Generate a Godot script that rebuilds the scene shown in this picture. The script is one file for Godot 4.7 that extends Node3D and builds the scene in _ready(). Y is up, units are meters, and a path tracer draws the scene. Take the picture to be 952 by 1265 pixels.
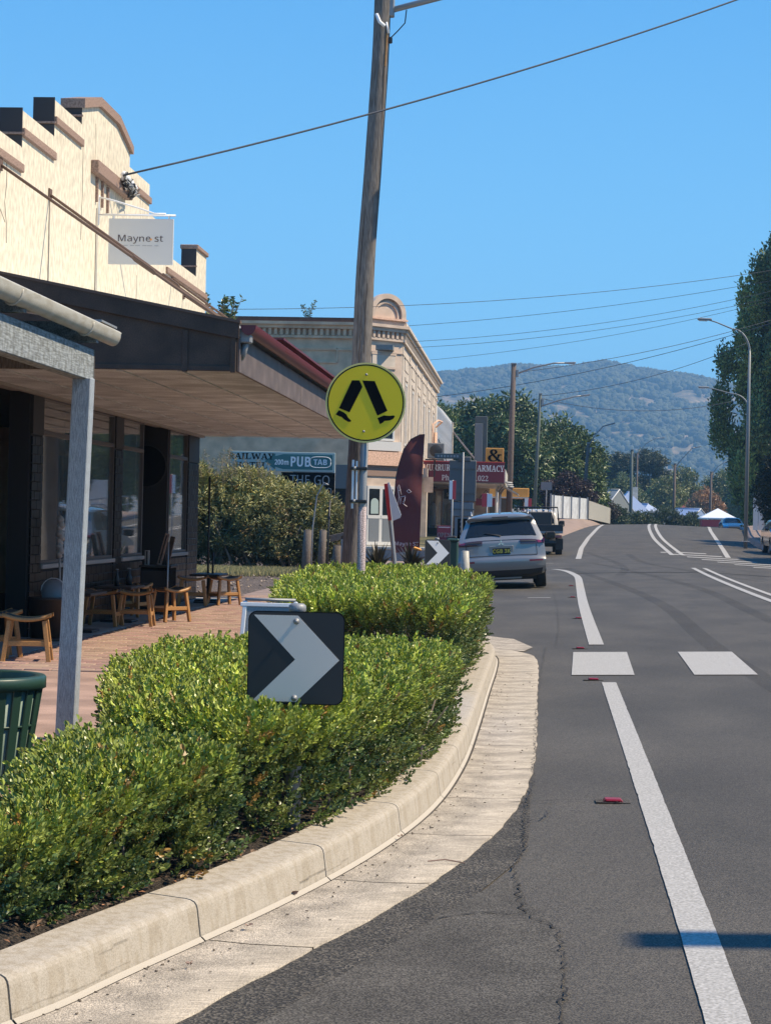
extends Node3D
# World: x to the right of the street, y up, distance along the street is -z. V(x, y, d) makes a point.

var M := {}
var T := {}
var taken := {}
var rng := RandomNumberGenerator.new()

func _ready():
	rng.seed = 20240417
	camera_and_light()
	textures()
	materials()
	ground()
	hill()
	sky_and_haze()
	mayne_building()
	near_awning()
	pub()
	pharmacy()
	far_buildings()
	fences()
	planting_bed()
	vacant_lot()
	trees()
	poles()
	signs()
	street_furniture()
	cars()
	road_details()

func camera_and_light():
	var cam := Camera3D.new()
	cam.name = "camera"
	add_child(cam)
	cam.position = Vector3(0, 1.4, 0)
	cam.rotation_degrees = Vector3(0.195, 3.987, 1.3)
	cam.fov = 28.39
	cam.near = 0.1
	cam.far = 9000.0
	cam.current = true
	var we := WorldEnvironment.new()
	we.name = "world_environment"
	var e := Environment.new()
	e.background_mode = Environment.BG_SKY
	var ps := ProceduralSkyMaterial.new()
	ps.sky_top_color = lin(0.0, 0.142, 0.47)
	ps.sky_horizon_color = lin(0.24, 0.595, 0.85)
	ps.sky_curve = 0.16
	ps.ground_bottom_color = lin(0.10, 0.09, 0.08)
	ps.ground_horizon_color = lin(0.20, 0.22, 0.22)
	ps.sun_angle_max = 1.0
	ps.energy_multiplier = 1.0
	var sky := Sky.new()
	sky.sky_material = ps
	e.sky = sky
	e.background_energy_multiplier = 1.0
	e.tonemap_mode = Environment.TONE_MAPPER_LINEAR
	e.tonemap_exposure = 1.65
	e.ambient_light_source = Environment.AMBIENT_SOURCE_SKY
	e.sdfgi_enabled = true
	e.ssao_enabled = true
	e.ssil_enabled = true
	e.fog_enabled = true
	e.fog_density = 0.00030
	e.fog_light_color = Color(0.58, 0.79, 0.96)
	we.environment = e
	add_child(we)
	var sun := DirectionalLight3D.new()
	sun.name = "sun"
	sun.light_energy = 1.35
	sun.light_color = Color(1.0, 0.93, 0.81)
	sun.light_angular_distance = 0.5
	sun.shadow_enabled = true
	var el := deg_to_rad(52.0)
	var az := deg_to_rad(1.5)
	var to := Vector3(cos(el) * cos(az), sin(el), cos(el) * sin(az))
	sun.basis = Basis.looking_at(-to)
	add_child(sun)

func sky_and_haze():
	pass

# ---------------------------------------------------------------- helpers
func V(x: float, y: float, d: float) -> Vector3:
	return Vector3(x, y, -d)

func lin(r: float, g: float, b: float) -> Color:
	return Color(r, g, b).linear_to_srgb()

func numbered(called: String, where := "") -> String:
	var key := where + "/" + called
	var n: int = taken.get(key, 0)
	taken[key] = n + 1
	return called if n == 0 else "%s_%03d" % [called, n]

func thing(called: String, label: String, category: String, at := Vector3.ZERO, group := "", turn := 0.0) -> Node3D:
	var o := Node3D.new()
	o.name = numbered(called)
	add_child(o)
	o.position = at
	o.rotation.y = turn
	tag(o, label, category, group)
	return o

func tag(o: Node, label: String, category: String, group := ""):
	o.set_meta("label", label)
	o.set_meta("category", category)
	if group:
		o.set_meta("group", group)

func part(parent: Node3D, called: String, s, m: Material, label := "") -> MeshInstance3D:
	var o := MeshInstance3D.new()
	o.name = numbered(called, str(parent.get_instance_id()))
	if s is SurfaceTool:
		s.generate_normals()
		o.mesh = s.commit()
	else:
		o.mesh = s
	o.material_override = m
	parent.add_child(o)
	if label:
		o.set_meta("label", label)
	return o

# a part whose shape is given in world coordinates
func wpart(parent: Node3D, called: String, s, m: Material, label := "") -> MeshInstance3D:
	var o := part(parent, called, s, m, label)
	o.position = -parent.position
	return o

func stuff(o: Node):
	o.set_meta("kind", "stuff")

func struct(called: String, s, m: Material, label := "") -> MeshInstance3D:
	var o := MeshInstance3D.new()
	o.name = numbered(called)
	if s is SurfaceTool:
		s.generate_normals()
		o.mesh = s.commit()
	else:
		o.mesh = s
	o.material_override = m
	add_child(o)
	o.set_meta("kind", "structure")
	if label:
		o.set_meta("label", label)
	return o

func copy_of(src: Node3D, at: Vector3, label: String, turn := 0.0) -> Node3D:
	var c: Node3D = src.duplicate()
	var base := String(src.name)
	c.name = numbered(base)
	add_child(c)
	c.position = at
	c.rotation.y = turn
	c.set_meta("label", label)
	return c

func S(smooth := false) -> SurfaceTool:
	var s := SurfaceTool.new()
	s.begin(Mesh.PRIMITIVE_TRIANGLES)
	s.set_smooth_group(0 if smooth else -1)
	return s

func tri(s: SurfaceTool, a: Vector3, b: Vector3, c: Vector3):
	s.add_vertex(a); s.add_vertex(b); s.add_vertex(c)

func quad(s: SurfaceTool, a: Vector3, b: Vector3, c: Vector3, d: Vector3):
	tri(s, a, b, c)
	tri(s, a, c, d)

# box with an optional chamfer
func box(s: SurfaceTool, c: Vector3, sz: Vector3, b := Basis(), bev := 0.0):
	var h := sz * 0.5
	if bev <= 0.0:
		var p := []
		for i in 8:
			p.append(c + b * Vector3(h.x * (1 if i & 1 else -1), h.y * (1 if i & 2 else -1), h.z * (1 if i & 4 else -1)))
		quad(s, p[4], p[6], p[7], p[5]); quad(s, p[1], p[3], p[2], p[0])
		quad(s, p[5], p[7], p[3], p[1]); quad(s, p[0], p[2], p[6], p[4])
		quad(s, p[6], p[2], p[3], p[7]); quad(s, p[0], p[4], p[5], p[1])
		return
	var f := func(x: float, y: float, z: float, ax: int) -> Vector3:
		var v := Vector3(x * h.x, y * h.y, z * h.z)
		for k in 3:
			if k != ax:
				v[k] -= bev * signf(v[k])
		return c + b * v
	for sg in [1.0, -1.0]:
		var q := [[-1, -1], [-1, 1], [1, 1], [1, -1]]
		if sg < 0: q.reverse()
		quad(s, f.call(q[0][0], q[0][1], sg, 2), f.call(q[1][0], q[1][1], sg, 2), f.call(q[2][0], q[2][1], sg, 2), f.call(q[3][0], q[3][1], sg, 2))
		quad(s, f.call(sg, q[0][0], q[0][1], 0), f.call(sg, q[1][0], q[1][1], 0), f.call(sg, q[2][0], q[2][1], 0), f.call(sg, q[3][0], q[3][1], 0))
		quad(s, f.call(q[0][1], sg, q[0][0], 1), f.call(q[1][1], sg, q[1][0], 1), f.call(q[2][1], sg, q[2][0], 1), f.call(q[3][1], sg, q[3][0], 1))
	for i in [1.0, -1.0]:
		for j in [1.0, -1.0]:
			quad(s, f.call(i, j, -1.0, 0), f.call(i, j, 1.0, 0), f.call(i, j, 1.0, 1), f.call(i, j, -1.0, 1))
			quad(s, f.call(i, -1.0, j, 0), f.call(i, 1.0, j, 0), f.call(i, 1.0, j, 2), f.call(i, -1.0, j, 2))
			quad(s, f.call(-1.0, i, j, 1), f.call(1.0, i, j, 1), f.call(1.0, i, j, 2), f.call(-1.0, i, j, 2))
			for k in [1.0, -1.0]:
				tri(s, f.call(i, j, k, 0), f.call(i, j, k, 1), f.call(i, j, k, 2))

func boxm(c: Vector3, sz: Vector3, bev := 0.0, b := Basis()) -> SurfaceTool:
	var s := S()
	box(s, c, sz, b, bev)
	return s

func tube(s: SurfaceTool, pts: Array, rad, sides := 8, caps := true):
	var n := pts.size()
	var rings := []
	var t0: Vector3 = (pts[1] - pts[0]).normalized()
	var up := Vector3.UP if absf(t0.y) < 0.9 else Vector3.RIGHT
	var u := t0.cross(up).normalized()
	for i in n:
		var t: Vector3 = ((pts[mini(i + 1, n - 1)] - pts[maxi(i - 1, 0)]) as Vector3).normalized()
		u = (u - t * u.dot(t)).normalized()
		var w := t.cross(u)
		var r: float = rad[i] if rad is Array else rad
		var ring := []
		for k in sides:
			var a := TAU * k / sides
			ring.append((pts[i] as Vector3) + (u * cos(a) + w * sin(a)) * r)
		rings.append(ring)
	for i in n - 1:
		for k in sides:
			var k2 := (k + 1) % sides
			quad(s, rings[i][k], rings[i + 1][k], rings[i + 1][k2], rings[i][k2])
	if caps:
		for k in range(1, sides - 1):
			tri(s, rings[0][0], rings[0][k], rings[0][k + 1])
			tri(s, rings[n - 1][0], rings[n - 1][k + 1], rings[n - 1][k])

func tubem(pts: Array, rad, sides := 8, smooth := true) -> SurfaceTool:
	var s := S(smooth)
	tube(s, pts, rad, sides)
	return s

func lathe(s: SurfaceTool, prof: Array, sides := 16, xf := Transform3D()):
	for i in prof.size() - 1:
		for k in sides:
			var a := TAU * k / sides
			var b := TAU * (k + 1) / sides
			var p: Vector2 = prof[i]
			var q: Vector2 = prof[i + 1]
			quad(s, xf * Vector3(p.x * cos(a), p.y, p.x * sin(a)), xf * Vector3(q.x * cos(a), q.y, q.x * sin(a)), xf * Vector3(q.x * cos(b), q.y, q.x * sin(b)), xf * Vector3(p.x * cos(b), p.y, p.x * sin(b)))

# polygon in the xy plane, given a thickness along z and then placed by xf
func prism(s: SurfaceTool, poly: PackedVector2Array, depth: float, xf := Transform3D()):
	var ix := Geometry2D.triangulate_polygon(poly)
	var h := depth / 2
	for i in range(0, ix.size(), 3):
		var a := poly[ix[i]]; var b := poly[ix[i + 1]]; var c := poly[ix[i + 2]]
		if (b - a).cross(c - a) > 0:
			var w := b; b = c; c = w
		tri(s, xf * Vector3(a.x, a.y, h), xf * Vector3(b.x, b.y, h), xf * Vector3(c.x, c.y, h))
		tri(s, xf * Vector3(a.x, a.y, -h), xf * Vector3(c.x, c.y, -h), xf * Vector3(b.x, b.y, -h))
	var n := poly.size()
	var cw := Geometry2D.is_polygon_clockwise(poly)
	for i in n:
		var a := poly[i]; var b := poly[(i + 1) % n]
		if not cw:
			var w := a; a = b; b = w
		quad(s, xf * Vector3(a.x, a.y, -h), xf * Vector3(a.x, a.y, h), xf * Vector3(b.x, b.y, h), xf * Vector3(b.x, b.y, -h))

func prismm(pts: Array, depth: float, xf := Transform3D()) -> SurfaceTool:
	var s := S()
	prism(s, PackedVector2Array(pts), depth, xf)
	return s

# xy polygon -> (distance, height) on a wall that faces the street (+x): polygon x is d, y is height
func wall_xf(x: float) -> Transform3D:
	return Transform3D(Basis(Vector3(0, 0, -1), Vector3.UP, Vector3(1, 0, 0)), Vector3(x, 0, 0))

func text(parent: Node3D, called: String, what: String, at: Vector3, cap: float, m: Material, turn := 0.0, wide := 1.0, font := "Droid Sans", bold := false, deep := 0.004) -> MeshInstance3D:
	var t := TextMesh.new()
	var f := SystemFont.new()
	f.font_names = PackedStringArray([font])
	if bold: f.font_weight = 700
	t.font = f
	t.font_size = 64
	t.pixel_size = cap / (0.714 * 64.0)
	t.depth = deep
	t.text = what
	t.curve_step = 1.0
	var o := part(parent, called, t, m)
	o.position = at
	o.rotation.y = turn
	o.scale = Vector3(wide, 1, 1)
	return o

func interp(tab: Array, x: float) -> float:
	var n := tab.size()
	if x <= tab[0].x: return tab[0].y
	if x >= tab[n - 1].x: return tab[n - 1].y
	for i in n - 1:
		var a: Vector2 = tab[i]
		var b: Vector2 = tab[i + 1]
		if x <= b.x:
			var pre: Vector2 = tab[maxi(i - 1, 0)]
			var post: Vector2 = tab[mini(i + 2, n - 1)]
			var ma := (b.y - pre.y) / (b.x - pre.x)
			var mb := (post.y - a.y) / (post.x - a.x)
			var h := b.x - a.x
			var t := (x - a.x) / h
			var t2 := t * t
			var t3 := t2 * t
			return (2 * t3 - 3 * t2 + 1) * a.y + (t3 - 2 * t2 + t) * h * ma + (-2 * t3 + 3 * t2) * b.y + (t3 - t2) * h * mb
	return 0.0

# ---------------------------------------------------------------- the lie of the land
var BASE := [Vector2(-40, 0), Vector2(40, 0), Vector2(56, 0.04), Vector2(75, 0.14), Vector2(100, 0.66), Vector2(120, 1.12), Vector2(130, 1.27), Vector2(138, 1.32), Vector2(150, 1.18), Vector2(175, 0.3), Vector2(210, -0.9), Vector2(260, -2.0), Vector2(420, -3.2), Vector2(1200, -4.0), Vector2(9000, -4.0)]
var MID := [Vector2(-40, 4.3), Vector2(30, 4.35), Vector2(45, 4.6), Vector2(58, 4.95), Vector2(78, 5.7), Vector2(100, 6.4), Vector2(130, 8.0), Vector2(160, 10.5), Vector2(200, 15.0), Vector2(260, 23.0), Vector2(320, 33.0)]

func base_y(d: float) -> float:
	return interp(BASE, d)

func mid_x(d: float) -> float:
	return interp(MID, d)

func road_y(x: float, d: float) -> float:
	return base_y(d) + 0.13 - 0.03 * absf(x - mid_x(d))

func R(x: float, d: float, lift := 0.0) -> Vector3:
	return V(x, road_y(x, d) + lift, d)

# ribbon on the road between two lines of (x, d), cut finely so that it follows the road
func ribbon(s: SurfaceTool, left: Array, right: Array, lift: float, step := 1.0):
	for i in left.size() - 1:
		var l0: Vector2 = left[i]; var l1: Vector2 = left[i + 1]
		var r0: Vector2 = right[i]; var r1: Vector2 = right[i + 1]
		var n := maxi(1, int(ceil(absf(l1.y - l0.y) / step)))
		var m := maxi(1, int(ceil(l0.distance_to(r0) / 1.5)))
		for k in n:
			for j in m:
				var q := []
				for c in [[k, j], [k + 1, j], [k + 1, j + 1], [k, j + 1]]:
					var t := float(c[0]) / n
					var u := float(c[1]) / m
					var p: Vector2 = l0.lerp(l1, t).lerp(r0.lerp(r1, t), u)
					q.append(R(p.x, p.y, lift))
				quad(s, q[0], q[1], q[2], q[3])

# ---------------------------------------------------------------- textures and materials
func noise(freq: float, lo: Color, hi: Color, kind := 0, octaves := 4, size := 512, mid := -1.0, sd := 1) -> NoiseTexture2D:
	var n := FastNoiseLite.new()
	n.seed = sd
	n.noise_type = FastNoiseLite.TYPE_SIMPLEX_SMOOTH if kind == 0 else FastNoiseLite.TYPE_CELLULAR
	if kind == 2:
		n.noise_type = FastNoiseLite.TYPE_VALUE
	n.frequency = freq
	n.fractal_octaves = octaves
	var t := NoiseTexture2D.new()
	t.width = size
	t.height = size
	t.seamless = true
	t.generate_mipmaps = false
	t.noise = n
	var g := Gradient.new()
	g.set_color(0, lo)
	g.set_color(1, hi)
	if mid > 0:
		g.set_offset(0, maxf(mid - 0.18, 0.0))
		g.set_offset(1, minf(mid + 0.18, 1.0))
	t.color_ramp = g
	return t

func textures():
	var w := Color.WHITE
	T.fine = noise(0.06, Color(0.78, 0.78, 0.78), w, 0, 4, 512, -1.0, 3)
	T.blotch = noise(0.008, Color(0.72, 0.72, 0.72), w, 0, 5, 512, -1.0, 5)
	T.speck = noise(0.33, Color(0.60, 0.60, 0.60), Color(1, 0.995, 0.98), 2, 2, 1024, 0.5, 7)
	T.chips = noise(0.09, Color(0.45, 0.45, 0.45), Color(1, 0.98, 0.95), 2, 3, 1024, 0.5, 8)
	T.cloudy = noise(0.006, Color(0.80, 0.80, 0.80), w, 0, 5, 1024, -1.0, 11)
	T.grain = noise(0.03, Color(0.58, 0.58, 0.58), w, 0, 5, 512, -1.0, 13)
	T.wear = noise(0.03, Color(0.82, 0.81, 0.79), w, 0, 5, 512, 0.42, 17)
	T.stain = noise(0.010, Color(0.94, 0.90, 0.82), w, 0, 5, 1024, 0.36, 19)
	T.speckpale = noise(0.30, Color(0.84, 0.84, 0.83), w, 2, 2, 512, 0.45, 41)
	T.streak = noise(0.02, Color(0.92, 0.905, 0.875), w, 0, 4, 512, 0.4, 43)
	T.lichen = noise(0.09, Color(0.22, 0.20, 0.20), w, 0, 3, 512, 0.45, 47)
	T.flake = noise(0.018, Color(0.74, 0.75, 0.75), w, 0, 5, 512, 0.5, 37)
	T.bump = noise(0.05, Color.BLACK, w, 0, 4, 512, -1.0, 23)
	T.soil = noise(0.07, Color(0.35, 0.32, 0.30), w, 0, 5, 512, 0.5, 29)
	T.hill = noise(0.012, Color(0.55, 0.62, 0.55), Color(1, 1, 1), 0, 5, 1024, 0.5, 31)

func mat(c: Color, rough := 0.8, o := {}) -> StandardMaterial3D:
	var m := StandardMaterial3D.new()
	m.albedo_color = c
	m.roughness = rough
	if o.has("tex"):
		m.albedo_texture = T[o.tex]
		m.uv1_triplanar = true
		m.uv1_world_triplanar = o.get("world", true)
		var sc = o.get("sc", 1.0)
		m.uv1_scale = sc if sc is Vector3 else Vector3.ONE * sc
	if o.has("det"):
		m.detail_enabled = true
		m.detail_albedo = T[o.det]
		m.detail_blend_mode = BaseMaterial3D.BLEND_MODE_MUL
		m.detail_uv_layer = BaseMaterial3D.DETAIL_UV_2
		m.uv2_triplanar = true
		m.uv2_world_triplanar = true
		var ds = o.get("dsc", 0.2)
		m.uv2_scale = ds if ds is Vector3 else Vector3.ONE * ds
	if o.has("bump"):
		m.heightmap_enabled = true
		m.heightmap_texture = T[o.get("btex", "bump")]
		m.heightmap_scale = o.bump
	m.metallic = o.get("metal", 0.0)
	if o.has("spec"): m.metallic_specular = o.spec
	if o.has("coat"):
		m.clearcoat_enabled = true
		m.clearcoat = o.coat
		m.clearcoat_roughness = 0.04
	return m

func leafmat(backlight: Color, rough := 0.42) -> StandardMaterial3D:
	var m := StandardMaterial3D.new()
	m.albedo_color = Color.WHITE
	m.vertex_color_use_as_albedo = true
	m.roughness = rough
	m.metallic_specular = 0.5
	m.backlight_enabled = true
	m.backlight = backlight
	return m

func glass(tint: Color, a := 0.12) -> StandardMaterial3D:
	var m := StandardMaterial3D.new()
	m.transparency = BaseMaterial3D.TRANSPARENCY_ALPHA
	m.albedo_color = Color(tint.r, tint.g, tint.b, a)
	m.roughness = 0.02
	m.metallic_specular = 0.6
	return m

func materials():
	M.asphalt = mat(lin(0.165, 0.147, 0.120), 0.72, {"spec": 0.35, "tex": "speck", "sc": 0.8, "det": "cloudy", "dsc": Vector3(0.12, 0.12, 0.05), "bump": 0.10, "btex": "speck"})
	M.asphalt_patch = mat(lin(0.165, 0.153, 0.135), 0.85, {"spec": 0.3, "tex": "speck", "sc": 0.7, "det": "cloudy", "dsc": 0.3, "bump": 0.3, "btex": "speck"})
	M.asphalt_rough = mat(lin(0.18, 0.165, 0.14), 0.9, {"tex": "chips", "sc": 1.6, "det": "blotch", "dsc": 0.7, "bump": 0.8, "btex": "chips"})
	M.crack = mat(lin(0.018, 0.017, 0.016), 0.95)
	M.paint = mat(lin(0.57, 0.545, 0.50), 0.75, {"tex": "speckpale", "sc": 0.9, "det": "fine", "dsc": 1.7})
	M.kerb = mat(lin(0.475, 0.42, 0.345), 0.92, {"tex": "speckpale", "sc": 2.5, "det": "streak", "dsc": Vector3(1.6, 0.5, 1.6), "bump": 0.06, "btex": "speckpale"})
	M.gutter = mat(lin(0.80, 0.70, 0.57), 0.92, {"tex": "speck", "sc": 1.2, "det": "blotch", "dsc": 0.9, "bump": 0.2, "btex": "speck"})
	M.bead = mat(lin(0.56, 0.50, 0.41), 0.9, {"tex": "fine", "sc": 8.0})
	M.grime = mat(lin(0.13, 0.115, 0.095), 0.95, {"tex": "soil", "sc": 3.0})
	M.soil = mat(lin(0.075, 0.058, 0.042), 0.95, {"tex": "soil", "sc": 2.5, "bump": 2.0})
	M.dirt = mat(lin(0.27, 0.205, 0.155), 0.95, {"tex": "soil", "sc": 0.5, "det": "blotch", "dsc": 0.25, "bump": 1.5})
	M.land = mat(lin(0.19, 0.165, 0.09), 0.95, {"tex": "hill", "sc": 0.02, "det": "blotch", "dsc": 0.1})
	M.path = mat(lin(0.60, 0.39, 0.29), 0.9, {"tex": "fine", "sc": 2.5, "det": "blotch", "dsc": 0.35, "bump": 0.15})
	M.path_far = mat(lin(0.46, 0.33, 0.26), 0.9, {"tex": "fine", "sc": 2.0, "det": "blotch", "dsc": 0.3})
	M.strip = mat(lin(0.40, 0.36, 0.31), 0.9, {"tex": "fine", "sc": 3.0})
	M.paver = mat(Color.WHITE, 0.9, {"tex": "fine", "sc": 5.0})
	M.paver.vertex_color_use_as_albedo = true
	M.cream = mat(lin(0.88, 0.785, 0.605), 0.88, {"tex": "fine", "sc": Vector3(0.35, 0.2, 0.35)})
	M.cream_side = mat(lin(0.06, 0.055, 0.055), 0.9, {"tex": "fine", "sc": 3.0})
	M.browncap = mat(lin(0.43, 0.29, 0.225), 0.9, {"tex": "wear", "sc": 2.0, "det": "fine", "dsc": 6.0})
	M.charcoal = mat(lin(0.13, 0.078, 0.052), 0.75, {"tex": "fine", "sc": 2.0, "det": "blotch", "dsc": 0.6})
	M.fascia = mat(lin(0.23, 0.175, 0.16), 0.6, {"tex": "fine", "sc": 2.0, "det": "blotch", "dsc": 0.5})
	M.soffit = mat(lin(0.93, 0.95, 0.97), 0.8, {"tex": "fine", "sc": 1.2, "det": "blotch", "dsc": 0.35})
	M.maroon = mat(lin(0.17, 0.022, 0.028), 0.45, {"tex": "fine", "sc": 3.0})
	M.tile = mat(lin(0.006, 0.006, 0.006), 0.3, {"spec": 0.2})
	M.tile2 = mat(lin(0.011, 0.011, 0.011), 0.35, {"spec": 0.2})
	M.grout = mat(lin(0.035, 0.034, 0.033), 0.9)
	M.dark = mat(lin(0.02, 0.019, 0.019), 0.8)
	M.darkpaint = mat(lin(0.024, 0.022, 0.020), 0.6, {"tex": "fine", "sc": 2.0})
	M.bronze = mat(lin(0.07, 0.06, 0.055), 0.5)
	M.sillpale = mat(lin(0.42, 0.38, 0.34), 0.6, {"tex": "fine", "sc": 4.0})
	M.pane = glass(Color(0.6, 0.65, 0.65), 0.10)
	M.white = mat(lin(0.78, 0.76, 0.72), 0.55, {"tex": "fine", "sc": 3.0})
	M.whitemetal = mat(lin(0.76, 0.77, 0.78), 0.4)
	M.offwhite = mat(lin(0.66, 0.63, 0.55), 0.55, {"tex": "streak", "sc": Vector3(1.5, 1.5, 0.4), "det": "fine", "dsc": 5.0})
	M.signgrey = mat(lin(0.60, 0.60, 0.58), 0.5)
	M.ink = mat(lin(0.09, 0.07, 0.07), 0.6)
	M.orange = mat(lin(0.75, 0.33, 0.06), 0.6)
	M.steel = mat(lin(0.42, 0.44, 0.46), 0.42, {"metal": 0.6, "tex": "fine", "sc": 6.0})
	M.galv = mat(lin(0.36, 0.37, 0.38), 0.55, {"metal": 0.3, "tex": "fine", "sc": 3.0})
	M.lampsteel = mat(lin(0.20, 0.21, 0.21), 0.5, {"metal": 0.2})
	M.lichen = mat(lin(0.80, 0.66, 0.64), 0.9, {"tex": "lichen", "sc": 2.2})
	M.blackmetal = mat(lin(0.02, 0.02, 0.022), 0.5)
	M.rustrod = mat(lin(0.17, 0.105, 0.075), 0.8, {"tex": "fine", "sc": 5.0})
	M.postblue = mat(lin(0.72, 0.80, 0.88), 0.75, {"tex": "grain", "sc": Vector3(16, 0.7, 16), "det": "fine", "dsc": Vector3(5, 2, 5), "bump": 0.4, "btex": "grain"})
	M.beamblue = mat(lin(0.46, 0.50, 0.52), 0.85, {"tex": "grain", "sc": Vector3(5, 5, 0.4), "det": "wear", "dsc": 1.0})
	M.pole = mat(lin(0.33, 0.295, 0.265), 0.92, {"tex": "grain", "sc": Vector3(4.5, 0.28, 4.5), "det": "wear", "dsc": Vector3(2, 0.15, 2), "bump": 3.0, "btex": "grain"})
	M.poletimber = mat(lin(0.24, 0.18, 0.15), 0.92, {"tex": "grain", "sc": Vector3(3, 0.3, 3)})
	M.polegreen = mat(lin(0.10, 0.13, 0.12), 0.7, {"tex": "fine", "sc": 1.0})
	M.greytimber = mat(lin(0.24, 0.20, 0.17), 0.92, {"tex": "grain", "sc": Vector3(6, 0.8, 6), "bump": 1.5, "btex": "grain"})
	M.honey = mat(lin(0.64, 0.32, 0.10), 0.5, {"tex": "grain", "sc": Vector3(14, 3.0, 14), "world": false})
	M.woven = mat(lin(0.10, 0.07, 0.05), 0.85, {"tex": "grain", "sc": Vector3(30, 30, 10), "world": false})
	M.darkwood = mat(lin(0.06, 0.035, 0.022), 0.6, {"tex": "grain", "sc": 6.0})
	M.fluoro = mat(lin(0.98, 0.68, 0.001), 0.45)
	M.fluorim = mat(lin(0.88, 0.70, 0.22), 0.45)
	M.signblack = mat(lin(0.010, 0.010, 0.010), 0.8, {"spec": 0.05})
	M.reflective = mat(lin(0.88, 0.80, 0.71), 0.5, {"tex": "fine", "sc": 9.0})
	M.signdark = mat(lin(0.085, 0.10, 0.10), 0.6)
	M.binsgreen = mat(lin(0.028, 0.075, 0.055), 0.42, {"tex": "fine", "sc": 4.0})
	M.binliner = mat(lin(0.21, 0.30, 0.25), 0.6, {"tex": "fine", "sc": 4.0})
	M.peach = mat(lin(0.93, 0.72, 0.56), 0.85, {"tex": "cloudy", "sc": 0.25, "det": "fine", "dsc": 2.0})
	M.peachcream = mat(lin(0.92, 0.79, 0.65), 0.85, {"tex": "cloudy", "sc": 0.22, "det": "fine", "dsc": 2.0})
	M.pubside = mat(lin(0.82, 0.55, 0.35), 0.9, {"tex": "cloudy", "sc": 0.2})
	M.terracotta = mat(lin(0.78, 0.50, 0.36), 0.85, {"tex": "wear", "sc": 0.8})
	M.teal = mat(lin(0.045, 0.15, 0.15), 0.5)
	M.paleteal = mat(lin(0.36, 0.44, 0.41), 0.5)
	M.burgundy = mat(lin(0.15, 0.016, 0.035), 0.5)
	M.flag = mat(lin(0.17, 0.035, 0.033), 0.8, {"tex": "fine", "sc": 2.0})
	M.flagline = mat(lin(0.6, 0.5, 0.5), 0.7)
	M.markerred = mat(lin(0.23, 0.018, 0.022), 0.5)
	M.red = mat(lin(0.55, 0.05, 0.06), 0.5)
	M.redlens = mat(lin(0.28, 0.012, 0.02), 0.25)
	M.amber = mat(lin(0.62, 0.30, 0.06), 0.6)
	M.corrug = mat(lin(0.72, 0.74, 0.75), 0.5, {"tex": "cloudy", "sc": 0.3})
	M.greywall = mat(lin(0.30, 0.30, 0.30), 0.85, {"tex": "fine", "sc": 1.0})
	M.greypanel = mat(lin(0.15, 0.15, 0.15), 0.55, {"tex": "fine", "sc": 1.5})
	M.greypanel2 = mat(lin(0.22, 0.24, 0.26), 0.55, {"tex": "fine", "sc": 1.5})
	M.roofgrey = mat(lin(0.27, 0.29, 0.28), 0.6, {"tex": "fine", "sc": 0.6})
	M.roofblue = mat(lin(0.36, 0.46, 0.66), 0.45, {"tex": "fine", "sc": 0.6})
	M.roofred = mat(lin(0.33, 0.06, 0.065), 0.6, {"tex": "fine", "sc": 0.6})
	M.silver = mat(lin(0.25, 0.245, 0.235), 0.32, {"metal": 0.35, "coat": 1.0})
	M.plastic = mat(lin(0.022, 0.022, 0.024), 0.6)
	M.tyre = mat(lin(0.014, 0.014, 0.014), 0.85)
	M.autoglass = mat(lin(0.012, 0.014, 0.016), 0.05, {"spec": 0.45})
	M.tail = mat(lin(0.20, 0.02, 0.05), 0.12, {"coat": 1.0})
	M.taildark = mat(lin(0.06, 0.018, 0.024), 0.12, {"coat": 1.0})
	M.chrome = mat(lin(0.7, 0.7, 0.7), 0.12, {"metal": 1.0})
	M.plate = mat(lin(0.015, 0.015, 0.013), 0.5)
	M.plateyellow = mat(lin(0.62, 0.50, 0.06), 0.5)
	M.utebody = mat(lin(0.50, 0.45, 0.38), 0.35, {"coat": 0.8})
	M.navy = mat(lin(0.02, 0.024, 0.03), 0.25, {"coat": 1.0})
	M.carblue = mat(lin(0.02, 0.07, 0.17), 0.25, {"coat": 1.0})
	M.bark = mat(lin(0.13, 0.10, 0.08), 0.95, {"tex": "grain", "sc": Vector3(3, 0.5, 3)})
	M.twig = mat(lin(0.20, 0.16, 0.125), 0.9)
	M.wire = mat(lin(0.04, 0.05, 0.07), 0.7)
	M.hedgeleaf = leafmat(Color(0.20, 0.23, 0.05), 0.38)
	M.treeleaf = leafmat(Color(0.36, 0.38, 0.15), 0.42)
	M.litter = mat(Color.WHITE, 0.9)
	M.litter.vertex_color_use_as_albedo = true
	M.hillmat = mat(lin(0.42, 0.30, 0.18), 0.95, {"tex": "hill", "sc": 0.004, "det": "blotch", "dsc": 0.011})
	M.hilltree = mat(Color.WHITE, 0.95)
	M.hilltree.vertex_color_use_as_albedo = true
	M.stain = StandardMaterial3D.new()
	M.stain.transparency = BaseMaterial3D.TRANSPARENCY_ALPHA
	M.stain.albedo_color = Color(0.42, 0.31, 0.20, 0.13)
	M.stain.roughness = 0.9
	M.scuff = StandardMaterial3D.new()
	M.scuff.transparency = BaseMaterial3D.TRANSPARENCY_ALPHA
	M.scuff.albedo_color = Color(0.14, 0.13, 0.12, 0.16)
	M.scuff.roughness = 0.9
	M.mark = StandardMaterial3D.new()
	M.mark.transparency = BaseMaterial3D.TRANSPARENCY_ALPHA
	M.mark.albedo_color = Color(0.12, 0.12, 0.13, 0.13)
	M.mark.roughness = 0.85

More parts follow.
